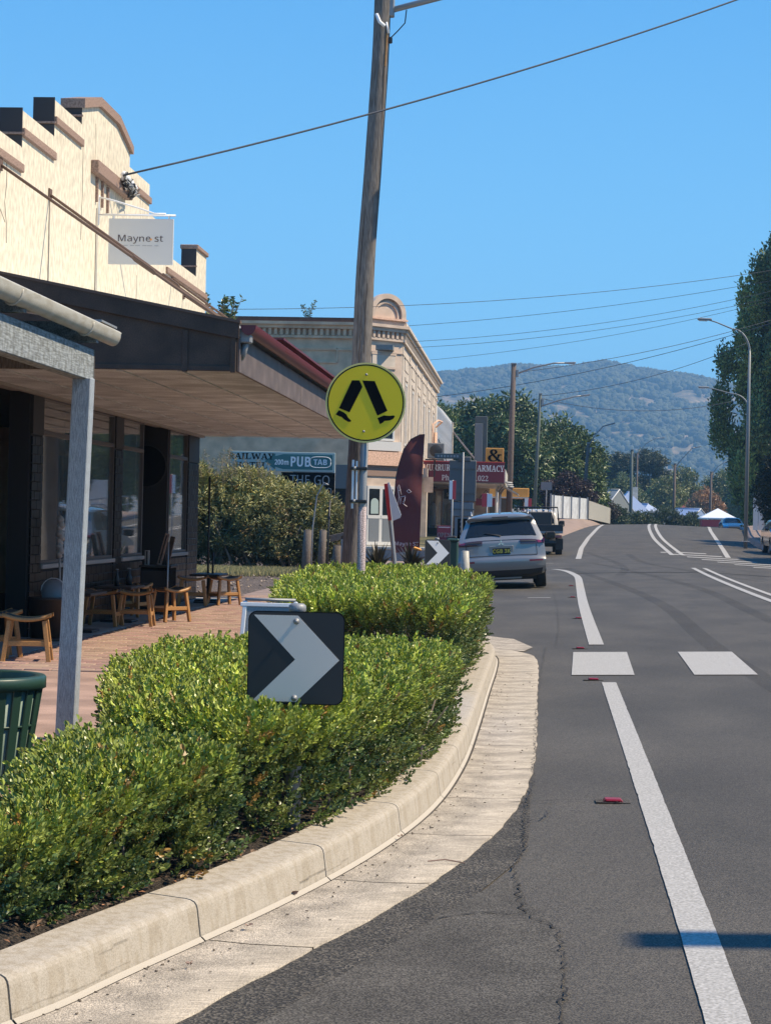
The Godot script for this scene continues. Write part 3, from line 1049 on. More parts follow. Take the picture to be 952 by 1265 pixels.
		if w > 3:
			mk.call(V(XW - 0.031, 1.73, 23.75), Vector3(0.055, 1.80, 0.04))
		part(win, "pane", boxm(V(XW - 0.036, 1.55, c), Vector3(0.008, 1.40, w - 0.06)), M.pane)
		part(win, "pane", boxm(V(XW - 0.036, 2.46, c), Vector3(0.008, 0.36, w - 0.06)), M.pane)
	# recessed entries
	wpart(o, "recess_wall", boxm(V(XW - 0.62, 1.4, 29.75), Vector3(1.2, 2.75, 0.09)), M.darkpaint)
	wpart(o, "recess_wall", boxm(V(XW - 0.62, 1.4, 27.8), Vector3(1.0, 2.75, 0.09)), M.darkpaint)
	var door := wpart(o, "door", boxm(V(XW - 1.2, 1.1, 28.77), Vector3(0.05, 2.16, 1.85)), M.dark)
	part(door, "handle", tubem([V(XW - 1.15, 0.95, 28.2), V(XW - 1.15, 1.3, 28.2)], 0.015), M.steel)
	var hung := thing("round_sign", "black round sign board projecting inside the recessed shop doorway", "sign", V(XW - 0.33, 2.1, 29.6))
	var s := S(true)
	lathe(s, [Vector2(0.0, 0.012), Vector2(0.30, 0.012), Vector2(0.305, 0.0), Vector2(0.30, -0.012), Vector2(0.0, -0.012)], 28, Transform3D(Basis(Vector3.RIGHT, PI / 2), Vector3.ZERO))
	part(hung, "disc", s, M.signblack)
	part(hung, "rim", tubem(ring_pts(0.305, 28, Vector3.ZERO), 0.012, 6), M.dark)
	part(hung, "bracket", boxm(Vector3(-0.05, 0.0, -0.03), Vector3(0.62, 0.03, 0.02)), M.bronze)
	wpart(o, "recess_wall", boxm(V(XW - 0.62, 1.4, 18.9), Vector3(1.2, 2.75, 0.09)), M.darkpaint)
	wpart(o, "door", boxm(V(XW - 1.2, 1.3, 20.1), Vector3(0.05, 2.6, 2.4)), M.dark)

	# verandah awning
	var x0 := -2.6
	var d0 := 17.8
	var d1 := 32.5
	var sl := S()
	var a := [Vector2(XW, 3.62), Vector2(x0, 3.10), Vector2(x0, 3.06), Vector2(XW, 3.58)]
	prism(sl, PackedVector2Array(a), d1 - d0, Transform3D(Basis(), V(0, 0, (d0 + d1) / 2)))
	wpart(o, "awning_roof", sl, M.corrug)
	# end panel facing down the street, with cover strips
	wpart(o, "end_panel", prismm([Vector2(XW, 2.70), Vector2(x0 + 0.02, 2.68), Vector2(x0 + 0.02, 3.06), Vector2(XW, 3.56)], 0.03, Transform3D(Basis(), V(0, 0, d0))), M.charcoal)
	wpart(o, "barge_board", prismm([Vector2(XW, 3.46), Vector2(x0 + 0.03, 2.965), Vector2(x0 + 0.03, 3.105), Vector2(XW, 3.62)], 0.03, Transform3D(Basis(), V(0, 0, d0 - 0.03))), M.charcoal)
	wpart(o, "barge_cap", prismm([Vector2(XW, 3.615), Vector2(x0 + 0.04, 3.10), Vector2(x0 + 0.04, 3.125), Vector2(XW, 3.64)], 0.09, Transform3D(Basis(), V(0, 0, d0 - 0.01))), M.rustrod)
	for x in [-2.62, -4.02, -3.05]:
		wpart(o, "cover_strip", boxm(V(x, 2.69 + (0.16 if x > -4 else 0.20) , d0 - 0.02), Vector3(0.05, 0.37 if x > -4 else 0.42, 0.02), 0.004), M.charcoal)
	wpart(o, "bottom_rail", boxm(V(-3.95, 2.70, d0 - 0.016), Vector3(2.7, 0.05, 0.02), 0.004), M.charcoal)
	# fascia in boards, gutter and downpipe head
	for k in 3:
		var da := d0 + k * 4.9
		wpart(o, "fascia_board", boxm(V(x0 + 0.02, 2.83, da + 2.44), Vector3(0.03, 0.32, 4.87), 0.004), M.fascia)
	s = S(true)
	var gp := []
	for k in 9:
		var t := PI + PI * k / 8.0
		gp.append(Vector2(0.105 + 0.07 * cos(t), 3.09 + 0.09 * sin(t)))
	for k in 8:
		quad(s, V(x0 + gp[k].x, gp[k].y, d0), V(x0 + gp[k].x, gp[k].y, d1), V(x0 + gp[k + 1].x, gp[k + 1].y, d1), V(x0 + gp[k + 1].x, gp[k + 1].y, d0))
	var gt := wpart(o, "gutter", s, M.maroon)
	part(gt, "stop_end", prismm(gp, 0.012, Transform3D(Basis(), V(x0, 0, d0))), M.maroon)
	part(gt, "rain_head", boxm(V(x0 + 0.07, 3.0, d0 + 0.1), Vector3(0.11, 0.13, 0.14), 0.01), M.galv)
	part(gt, "spout", tubem([V(x0 + 0.07, 2.94, d0 + 0.1), V(x0 + 0.05, 2.85, d0 + 0.12), V(x0 + 0.02, 2.80, d0 + 0.14)], 0.03), M.galv)
	wpart(o, "flashing", boxm(V(x0 + 0.1, 3.15, (d0 + d1) / 2 + 1), Vector3(0.16, 0.02, d1 - d0 - 2)), M.maroon)
	# soffit in long boards with open joints
	var xs := [XW, -4.75, -4.2, -3.65, -3.1, x0]
	for k in 5:
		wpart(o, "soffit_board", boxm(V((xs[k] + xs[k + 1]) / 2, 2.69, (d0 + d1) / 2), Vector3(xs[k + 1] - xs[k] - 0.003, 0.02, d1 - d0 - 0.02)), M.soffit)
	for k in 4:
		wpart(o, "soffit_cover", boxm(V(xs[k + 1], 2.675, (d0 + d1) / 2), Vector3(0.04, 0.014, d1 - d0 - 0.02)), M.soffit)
	wpart(o, "cornice", boxm(V(XW + 0.05, 2.67, (d0 + d1) / 2), Vector3(0.07, 0.05, d1 - d0)), M.sillpale)
	# stay rods with turnbuckles
	for k in [[V(XW, 4.88, 21.9), V(-2.75, 3.14, 20.0)], [V(XW, 4.84, 19.8), V(-2.75, 3.14, 18.9)], [V(XW, 4.88, 29.6), V(-2.75, 3.14, 27.2)], [V(XW, 4.75, 30.6), V(-2.75, 3.14, 28.6)]]:
		var ro := wpart(o, "stay_rod", tubem(k, 0.0165, 6), M.rustrod)
		var p0: Vector3 = k[0]
		part(ro, "wall_plate", boxm(p0 + Vector3(0.01, 0, 0), Vector3(0.02, 0.12, 0.12), 0.004), M.rustrod)
		var tb := p0.lerp(k[1], 0.62)
		var dir: Vector3 = ((k[1] as Vector3) - p0).normalized()
		var sd := dir.cross(Vector3.RIGHT).normalized() * 0.032
		part(ro, "turnbuckle", tubem([tb - dir * 0.16, tb - dir * 0.13 + sd, tb + dir * 0.13 + sd, tb + dir * 0.16], 0.012, 6), M.rustrod)
		part(ro, "turnbuckle", tubem([tb - dir * 0.16, tb - dir * 0.13 - sd, tb + dir * 0.13 - sd, tb + dir * 0.16], 0.012, 6), M.rustrod)
	for k in [[21.9, 3.6, 4.86], [24.3, 3.5, 5.1]]:
		wpart(o, "conduit", tubem([V(XW + 0.008, k[1], k[0]), V(XW + 0.008, k[2], k[0])], 0.007, 6), M.sillpale)
	# hairline cracks in the render
	for k in [[[20.05, 5.0], [20.08, 4.7], [20.02, 4.5], [20.1, 4.3], [20.12, 4.1]], [[19.6, 4.5], [19.9, 4.38], [20.05, 4.3]], [[23.5, 5.7], [23.52, 5.2], [23.48, 4.6]], [[26.9, 4.6], [26.92, 4.2], [26.9, 3.7]]]:
		var pts := []
		for q in k: pts.append(V(XW + 0.001, q[1], q[0]))
		wpart(o, "render_crack", tubem(pts, 0.004, 4), M.fascia)

	# rain stains running down from the ledges
	var sr := RandomNumberGenerator.new()
	sr.seed = 55
	for k in 26:
		var dd := sr.randf_range(19.0, 32.4)
		var y1 := 4.9
		for b in [[20.65, 5.17], [22.05, 5.55], [23.4, 5.95], [26.28, 6.1], [27.7, 5.95], [29.1, 5.55], [31.72, 5.17], [33.0, 5.5]]:
			if dd < b[0]:
				y1 = b[1] - (0.28 if b[1] < 6.0 else 0.0)
				break
		var L := sr.randf_range(0.25, 1.3)
		var w := sr.randf_range(0.012, 0.06)
		var st := S()
		quad(st, V(XW + 0.002 + 0.0002 * k, y1, dd), V(XW + 0.002 + 0.0002 * k, y1 - L * 0.6, dd + w * 0.3), V(XW + 0.002 + 0.0002 * k, y1 - L * 0.6, dd + w * 0.9), V(XW + 0.002 + 0.0002 * k, y1, dd + w))
		tri(st, V(XW + 0.002 + 0.0002 * k, y1 - L * 0.6, dd + w * 0.3), V(XW + 0.002 + 0.0002 * k, y1 - L, dd + w * 0.6), V(XW + 0.002 + 0.0002 * k, y1 - L * 0.6, dd + w * 0.9))
		wpart(o, "stain", st, M.stain)
	# service board with insulators
	var sb := thing("insulator_board", "weathered timber board with tangled cable and insulators high on cream gable", "electrical fitting", V(XW + 0.05, 5.55, 25.0))
	part(sb, "board", boxm(Vector3.ZERO, Vector3(0.10, 0.16, 2.1), 0.01), M.browncap)
	for k in 4:
		var st := S(true)
		var dz := -0.25 - k * 0.22
		lathe(st, [Vector2(0.015, -0.02), Vector2(0.045, 0.0), Vector2(0.035, 0.04), Vector2(0.05, 0.06), Vector2(0.03, 0.10), Vector2(0.0, 0.11)], 10, Transform3D(Basis(), Vector3(0.09, 0.06 - 0.02 * k, dz)))
		part(sb, "insulator", st, M.whitemetal)
	for k in 5:
		var pts := []
		for j in 12:
			var t := j / 11.0
			pts.append(Vector3(0.10 + 0.05 * sin(j * 2.1 + k), 0.08 - 0.10 * k * t * (1.2 - t) + 0.06 * sin(j * 1.7 + k * 2), -0.2 - t * 0.75 + 0.08 * sin(j * 1.3 + k)))
		part(sb, "cable", tubem(pts, 0.012, 5), M.galv if k % 2 else M.blackmetal)
	for k in 3:
		part(sb, "batten", boxm(Vector3(-0.035, -0.22 - k * 0.02, 0.75 - k * 0.32), Vector3(0.03, 0.32, 0.05)), M.browncap)

	# hanging sign
	var hs := thing("hanging_sign", "pale grey shop sign reading Mayne st hanging from white scroll bracket", "sign", V(-4.76, 4.71, 24.4))
	part(hs, "board", boxm(Vector3(0, 0, 0), Vector3(0.80, 0.56, 0.025), 0.004), M.signgrey)
	text(hs, "lettering", "Mayne st", Vector3(-0.01, 0.04, 0.014), 0.078, M.ink, 0, 1.28)
	for k in 6:
		part(hs, "small_print", boxm(Vector3(-0.19 + k * 0.075 + (0.01 if k % 2 else 0.0), -0.048, 0.0135), Vector3(0.05 if k % 2 else 0.062, 0.006, 0.003)), M.steel)
	part(hs, "accent", boxm(Vector3(0.125, 0.028, 0.0145), Vector3(0.022, 0.022, 0.004)), M.orange)
	part(hs, "arm", tubem([Vector3(-0.54, 0.325, 0), Vector3(0.42, 0.325, 0)], 0.013, 8), M.whitemetal)
	part(hs, "wall_bar", tubem([Vector3(-0.53, 0.20, 0), Vector3(-0.53, 0.56, 0)], 0.013, 8), M.whitemetal)
	part(hs, "brace", tubem([Vector3(-0.53, 0.54, 0), Vector3(-0.35, 0.50, 0), Vector3(0.0, 0.40, 0), Vector3(0.16, 0.345, 0), Vector3(0.30, 0.345, 0)], 0.011, 8), M.whitemetal)
	for k in [-0.34, 0.34]:
		part(hs, "hanger", tubem([Vector3(k, 0.325, 0), Vector3(k, 0.27, 0)], 0.009, 6), M.whitemetal)

	# weed growing from the parapet end
	sapling("parapet_weed", "small leafy weed sprouting above the far end of cream parapet", "weed", V(-5.15, 4.3, 33.6), 0.95, 14, 41)

func ring_pts(r: float, n: int, c: Vector3) -> Array:
	var a := []
	for k in n + 1:
		a.append(c + Vector3(r * cos(TAU * k / n), r * sin(TAU * k / n), 0))
	return a

func near_awning():
	var o := thing("verandah_awning", "near verandah awning with rusty white gutter, flaking blue beam and timber post", "awning", V(-2.62, 0, 11.9))
	var x := -2.62
	# post, leaning a little
	var s := S()
	var lean := Basis(Vector3(0, 0, 1), deg_to_rad(-1.5))
	box(s, V(x - 0.055, 1.10, 11.9), Vector3(0.112, 2.2, 0.112), lean, 0.006)
	wpart(o, "post", s, M.postblue)
	wpart(o, "beam", boxm(V(x - 0.045, 2.285, 7.0), Vector3(0.09, 0.19, 10.1), 0.005), M.beamblue)
	for k in 6:
		wpart(o, "rafter", boxm(V(x - 1.3, 2.47, 3.2 + k * 1.74), Vector3(2.7, 0.12, 0.06)), M.beamblue)
	for k in 4:
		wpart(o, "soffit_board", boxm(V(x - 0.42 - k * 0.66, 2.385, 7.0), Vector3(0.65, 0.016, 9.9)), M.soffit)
	wpart(o, "cross_beam", boxm(V(x - 1.35, 2.30, 11.95), Vector3(2.5, 0.10, 0.07)), M.greytimber)
	var rf := S()
	for k in 66:
		var d0 := 2.0 + k * 0.152
		for j in 4:
			var h0 := 0.009 * sin(TAU * j / 4.0)
			var h1 := 0.009 * sin(TAU * (j + 1) / 4.0)
			quad(rf, V(x + 0.04, 2.53 + h0, d0 + j * 0.038), V(x + 0.04, 2.53 + h1, d0 + j * 0.038 + 0.038), V(XW, 2.95 + h1, d0 + j * 0.038 + 0.038), V(XW, 2.95 + h0, d0 + j * 0.038))
	wpart(o, "roof_sheet", rf, M.corrug)
	# quad-shaped gutter with a bead, joints and a stop end
	s = S(true)
	var gp := []
	for k in 11:
		var t := PI * 1.02 + PI * 0.98 * k / 10.0
		gp.append(Vector2(0.05 + 0.05 * cos(t), 2.50 + 0.072 * sin(t)))
	gp.append(Vector2(0.103, 2.51)); gp.append(Vector2(0.092, 2.518)); gp.append(Vector2(0.084, 2.508))
	for k in gp.size() - 1:
		quad(s, V(x + gp[k].x, gp[k].y, 2.0), V(x + gp[k].x, gp[k].y, 12.35), V(x + gp[k + 1].x, gp[k + 1].y, 12.35), V(x + gp[k + 1].x, gp[k + 1].y, 2.0))
	var g := wpart(o, "gutter", s, M.offwhite)
	part(g, "stop_end", prismm(gp, 0.012, Transform3D(Basis(), V(x, 0, 12.35))), M.galv)
	for d in [6.4, 9.9, 11.55]:
		var jp := []
		for q in gp.slice(0, 11): jp.append(V(x + 0.055 + (q.x - 0.055) * 1.06, 2.50 + (q.y - 2.5) * 1.06, d))
		part(g, "joint_strap", tubem(jp, 0.008, 5), M.offwhite)
	part(g, "lead_flap", boxm(V(x + 0.03, 2.535, 12.05), Vector3(0.12, 0.012, 0.45)), M.galv)
	wpart(o, "beam_end_plate", boxm(V(x - 0.045, 2.285, 12.06), Vector3(0.093, 0.193, 0.01)), M.greytimber)

# ---------------------------------------------------------------- corner pub
func window_unit(o: Node3D, xf: Transform3D, w: float, h: float, panes: int, frame: Material, called := "window") -> MeshInstance3D:
	# in its own axes: x along the wall, y up, +z outwards; sits proud of the wall
	var s := S()
	var t := 0.09
	box(s, xf * Vector3(-w / 2 + t / 2, h / 2, 0.03), Vector3(t, h, 0.10), xf.basis)
	box(s, xf * Vector3(w / 2 - t / 2, h / 2, 0.03), Vector3(t, h, 0.10), xf.basis)
	box(s, xf * Vector3(0, t / 2, 0.03), Vector3(w - 2 * t, t, 0.10), xf.basis)
	box(s, xf * Vector3(0, h - t / 2, 0.03), Vector3(w - 2 * t, t, 0.10), xf.basis)
	for k in range(1, panes):
		box(s, xf * Vector3(-w / 2 + w * k / panes, h / 2, 0.03), Vector3(0.07, h - 2 * t, 0.08), xf.basis)
	var f := wpart(o, called, s, frame)
	part(f, "pane", boxm(xf * Vector3(0, h / 2, 0.012), Vector3(w - 2 * t, h - 2 * t, 0.02), 0, xf.basis), M.autoglass)
	return f

func pub():
	var o := thing("corner_hotel", "two storey peach corner hotel with arched parapet and dentilled cornice", "building", V(-5.2, base_y(85), 82.1))
	var xf := -5.2        # street front
	var d0 := 82.1
	var ds := 80.7        # side wall faces down the street
	var xs := -6.6
	var top := 9.1
	var plan := [Vector2(xf, -d0), Vector2(xf, -114.5), Vector2(-20, -114.5), Vector2(-20, -ds), Vector2(xs, -ds)]
	var wall := func(a: Vector2, b: Vector2, y0: float, y1: float, m: Material, called: String, out := 0.0, th := 0.3):
		var dir := (b - a).normalized()
		var nrm := Vector2(-dir.y, dir.x)
		var c := (a + b) / 2 + nrm * (out - th / 2)
		var bb := Basis(Vector3(dir.x, 0, dir.y), Vector3.UP, Vector3(nrm.x, 0, nrm.y))
		return wpart(o, called, boxm(Vector3(c.x, (y0 + y1) / 2, c.y), Vector3(a.distance_to(b), y1 - y0, th), 0, bb), m)
	var S0 := Vector2(-20, -ds)
	var S1 := Vector2(xs, -ds)
	var C1 := Vector2(xf, -d0)
	var F1 := Vector2(xf, -114.5)
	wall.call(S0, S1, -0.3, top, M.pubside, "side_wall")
	wall.call(S1, C1, -0.3, top, M.peach, "corner_wall")
	wall.call(C1, F1, -0.3, top, M.peachcream, "street_wall")
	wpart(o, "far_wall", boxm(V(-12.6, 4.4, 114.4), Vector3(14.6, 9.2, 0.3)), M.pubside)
	wpart(o, "roof", boxm(V(-12.6, 8.3, 97.6), Vector3(14.2, 0.2, 33.0)), M.roofgrey)
	# cornice: a string of dentils between two mouldings, on the three faces
	var face := [[S0, S1, M.pubside, 58], [S1, C1, M.peach, 8], [C1, F1, M.peachcream, 0]]
	for f in face:
		var a: Vector2 = f[0]
		var b: Vector2 = f[1]
		var dir := (b - a).normalized()
		var nrm := Vector2(-dir.y, dir.x)
		var ext := 0.12 if f[3] != 58 else 0.0
		var a2 := a - dir * (0.12 if f[3] != 58 else 0.0)
		var b2 := b + dir * 0.12
		wall.call(a2, b2, top, top + 0.12, f[2], "cornice", 0.30, 0.6)
		wall.call(a2, b2, top - 0.52, top - 0.42, f[2], "cornice", 0.12, 0.4)
		wall.call(a, b, top - 0.14, top - 0.002, f[2], "cornice", 0.20, 0.5)
		wall.call(a, b, top - 1.0, top - 0.94, f[2], "string_course", 0.05, 0.3)
		wall.call(a, b, top + 0.12, top + 0.30, M.charcoal if f[3] == 58 else f[2], "parapet_cap", 0.16, 0.46)
		var n := int(f[3])
		if n == 0: n = 70
		var L := a.distance_to(b)
		var dm := boxm(Vector3.ZERO, Vector3(0.12, 0.26, 0.14))
		dm.generate_normals()
		var dmesh := dm.commit()
		for k in n:
			var p := a + dir * (L * (k + 0.5) / n) + nrm * 0.07
			var q := part(o, "dentil", dmesh, f[2])
			q.position = Vector3(p.x, top - 0.28, p.y) - o.position
			q.basis = Basis(Vector3(dir.x, 0, dir.y), Vector3.UP, Vector3(nrm.x, 0, nrm.y))
	# arched pediment over the corner
	var cdir := (C1 - S1).normalized()
	var cn := Vector2(-cdir.y, cdir.x)
	var cc := (S1 + C1) / 2
	var cb := Basis(Vector3(cdir.x, 0, cdir.y), Vector3.UP, Vector3(cn.x, 0, cn.y))
	var cx := func(out: float) -> Transform3D:
		return Transform3D(cb, Vector3(cc.x + cn.x * out, 0, cc.y + cn.y * out))
	var arch := func(r: float, y0: float, y1: float) -> Array:
		var a := [Vector2(-r, y0)]
		for k in 17:
			var t := PI - PI * k / 16.0
			a.append(Vector2(r * cos(t), y1 + r * 0.86 * sin(t)))
		a.append(Vector2(r, y0))
		return a
	wpart(o, "pediment", prismm(arch.call(0.86, top + 0.3, top + 0.55), 0.3, cx.call(-0.05)), M.peach)
	var outer: Array = arch.call(0.95, top + 0.3, top + 0.55)
	var inner: Array = arch.call(0.72, top + 0.3, top + 0.55)
	inner.reverse()
	wpart(o, "pediment_arch", prismm(outer + inner, 0.24, cx.call(0.14)), M.peach)
	outer = arch.call(0.66, top + 0.3, top + 0.5)
	inner = arch.call(0.56, top + 0.3, top + 0.5)
	inner.reverse()
	wpart(o, "pediment_arch", prismm(outer + inner, 0.1, cx.call(0.12)), M.peach)
	wpart(o, "pediment_cap", prismm([Vector2(-1.02, top + 0.30), Vector2(1.02, top + 0.30), Vector2(1.02, top + 0.38), Vector2(-1.02, top + 0.38)], 0.4, cx.call(0.1)), M.terracotta)
	# corner bays: panel, window, bands, double doors
	wpart(o, "panel", prismm([Vector2(-0.6, 7.5), Vector2(0.6, 7.5), Vector2(0.6, 8.05), Vector2(-0.6, 8.05)], 0.05, cx.call(0.012)), M.peachcream)
	for y in [7.5, 8.05]:
		wpart(o, "panel_mould", prismm([Vector2(-0.66, y - 0.04), Vector2(0.66, y - 0.04), Vector2(0.66, y + 0.04), Vector2(-0.66, y + 0.04)], 0.05, cx.call(0.03)), M.peach)
	window_unit(o, Transform3D(cb, (cx.call(0.0) as Transform3D).origin + Vector3(0, 4.55, 0)), 1.25, 2.4, 2, M.white)
	wpart(o, "sill", prismm([Vector2(-0.9, 4.15), Vector2(0.95, 4.15), Vector2(0.95, 4.52), Vector2(-0.9, 4.52)], 0.16, cx.call(0.06)), M.white)
	wpart(o, "band", prismm([Vector2(-0.98, 3.55), Vector2(0.98, 3.55), Vector2(0.98, 4.1), Vector2(-0.98, 4.1)], 0.2, cx.call(0.07)), M.terracotta)
	wpart(o, "name_board", prismm([Vector2(-0.95, 3.12), Vector2(0.95, 3.12), Vector2(0.95, 3.50), Vector2(-0.95, 3.50)], 0.06, cx.call(0.02)), M.browncap)
	wpart(o, "door_step", prismm([Vector2(-1.0, -0.1), Vector2(1.0, -0.1), Vector2(1.0, 0.32), Vector2(-1.0, 0.32)], 0.5, cx.call(0.2)), M.offwhite)
	for k in [-0.36, 0.36]:
		var dr := wpart(o, "door", prismm([Vector2(k - 0.36, 0.34), Vector2(k + 0.36, 0.34), Vector2(k + 0.36, 2.72), Vector2(k - 0.36, 2.72)], 0.06, cx.call(0.03)), M.white)
		part(dr, "pane", prismm([Vector2(k - 0.27, 1.55), Vector2(k + 0.27, 1.55), Vector2(k + 0.27, 2.60), Vector2(k - 0.27, 2.60)], 0.02, cx.call(0.065)), M.autoglass)
		part(dr, "panel", prismm([Vector2(k - 0.27, 0.5), Vector2(k + 0.27, 0.5), Vector2(k + 0.27, 1.40), Vector2(k - 0.27, 1.40)], 0.02, cx.call(0.065)), M.greypanel2)
		part(dr, "rail", prismm([Vector2(k - 0.35, 1.41), Vector2(k + 0.35, 1.41), Vector2(k + 0.35, 1.54), Vector2(k - 0.35, 1.54)], 0.02, cx.call(0.066)), M.white)
	var poster := wpart(o, "poster", prismm(arch.call(0.2, 1.6, 2.05), 0.008, Transform3D(cb, (cx.call(0.085) as Transform3D).origin + cb.x * -0.36)), M.paleteal)
	# street front: pilasters, recessed tall windows, panels
	for k in 7:
		var dd := 83.0 + k * 5.0
		wpart(o, "pilaster", boxm(V(xf + 0.0, 6.2, dd - 0.2), Vector3(0.06, 4.7, 0.7)), M.peachcream)
		if k < 6:
			window_unit(o, Transform3D(Basis(Vector3.UP, PI / 2), V(xf - 0.055, 4.5, dd + 2.3)), 1.2, 2.6, 2, M.white)
			for h in [-0.78, 0.78]:
				wpart(o, "architrave", boxm(V(xf + 0.0, 5.8, dd + 2.3 + h), Vector3(0.05, 2.9, 0.16)), M.peachcream)
			wpart(o, "hood", boxm(V(xf + 0.0, 7.28, dd + 2.3), Vector3(0.07, 0.12, 1.7)), M.peachcream)
			wpart(o, "panel", boxm(V(xf + 0.0, 7.85, dd + 2.3), Vector3(0.05, 0.5, 2.6)), M.peachcream)
	wpart(o, "band", boxm(V(xf + 0.06, 3.85, 98.2), Vector3(0.2, 0.5, 32)), M.terracotta)
	wpart(o, "downpipe", tubem([V(xf + 0.12, 6.2, 111.0), V(xf + 0.12, 4.0, 111.0), V(xf + 0.16, 0.3, 111.0)], 0.09), M.terracotta)
	wpart(o, "pipe_loop", tubem([V(xf + 0.12, 4.6, 107.8), V(xf + 0.12, 6.5, 107.8), V(xf + 0.35, 6.75, 108.6), V(xf + 0.5, 6.75, 110.2), V(xf + 0.15, 6.5, 111.0)], 0.05), M.terracotta)
	wpart(o, "corner_pier", boxm(V(xf + 0.10, 1.9, 98.4), Vector3(0.5, 4.0, 0.9)), M.peachcream)
	wpart(o, "pier_sign", boxm(V(xf + 0.42, 3.1, 97.9), Vector3(0.45, 0.75, 0.1)), M.peach)
	var ac := wpart(o, "air_conditioner", boxm(V(xf + 0.75, 4.75, 98.0), Vector3(0.8, 0.75, 0.45), 0.03), M.greypanel2)
	var fan := S(true)
	lathe(fan, [Vector2(0, 0.02), Vector2(0.27, 0.02), Vector2(0.30, 0)], 16, Transform3D(Basis(Vector3.RIGHT, PI / 2), V(xf + 0.75, 4.75, 97.76)))
	part(ac, "fan_grille", fan, M.blackmetal)
	part(ac, "bracket", boxm(V(xf + 0.7, 4.32, 98.0), Vector3(0.9, 0.06, 0.5)), M.blackmetal)
	part(ac, "bracket", boxm(V(xf + 0.7, 3.9, 98.0), Vector3(0.08, 0.8, 0.08)), M.blackmetal)
	# side wall detail: sunk panels, strings, a later lower wing and small dark windows
	for k in 4:
		var x := -8.9 - k * 3.1
		for e in [[0, 0.28, 2.4, 0.06], [0, -0.28, 2.4, 0.06], [1.2, 0, 0.06, 0.6], [-1.2, 0, 0.06, 0.6]]:
			wpart(o, "panel_mould", boxm(V(x + e[0], 8.15 + e[1] - (0.25), ds - 0.03), Vector3(e[2], e[3], 0.07)), M.pubside)
	wpart(o, "string_course", boxm(V(-13.3, 6.55, ds - 0.03), Vector3(13.2, 0.08, 0.1)), M.pubside)
	wpart(o, "name_strip", boxm(V(-8.0, 3.05, ds - 0.06), Vector3(2.7, 0.95, 0.08)), M.greypanel)
	var w0 := window_unit(o, Transform3D(Basis(), V(-8.1, 1.2, ds)), 2.2, 1.5, 3, M.paleteal)
	window_unit(o, Transform3D(Basis(), V(-12.5, 4.6, ds)), 1.1, 2.0, 2, M.white)
	sapling("roof_weed", "spindly weed growing on top of the grey hotel side wall", "weed", V(-8.95, 9.3, 80.9), 0.95, 5, 43)

func sapling(called: String, label: String, cat: String, at: Vector3, h: float, n: int, sd: int):
	var r := RandomNumberGenerator.new()
	r.seed = sd
	var o := thing(called, label, cat, at)
	var lv := S()
	for k in n:
		var dir := Vector3(r.randf_range(-0.5, 0.5), 1, r.randf_range(-0.5, 0.5)).normalized()
		var L := h * r.randf_range(0.55, 1.0)
		var pts := [Vector3.ZERO, dir * L * 0.5 + Vector3(0, -0.02, 0), dir * L]
		part(o, "stem", tubem(pts, [0.010, 0.007, 0.004], 5), M.twig)
		for j in 16:
			var t := 0.25 + 0.75 * j / 15.0
			var p := dir * L * t
			var q := Vector3(r.randf_range(-1, 1), r.randf_range(-0.2, 0.8), r.randf_range(-1, 1)).normalized()
			leaf(lv, p, q, h * 0.13, h * 0.05, Color(0.06, 0.10, 0.04).lerp(Color(0.12, 0.15, 0.05), r.randf()), r)
	var l := part(o, "leaves", lv, M.hedgeleaf)
	stuff(l)

func leaf(s: SurfaceTool, p: Vector3, dir: Vector3, L: float, W: float, c: Color, r: RandomNumberGenerator):
	var sd := dir.cross(Vector3(r.randf_range(-1, 1), r.randf_range(-1, 1), r.randf_range(-1, 1))).normalized()
	var up := sd.cross(dir).normalized() * W * 0.35
	var a := p
	var l1 := p + dir * L * 0.33 + sd * W * 0.5 + up
	var l2 := p + dir * L * 0.72 + sd * W * 0.38 + up
	var r1 := p + dir * L * 0.33 - sd * W * 0.5 + up
	var r2 := p + dir * L * 0.72 - sd * W * 0.38 + up
	var e := p + dir * L
	s.set_color(c)
	tri(s, a, l1, l2); tri(s, a, l2, e)
	tri(s, a, r2, r1); tri(s, a, e, r2)

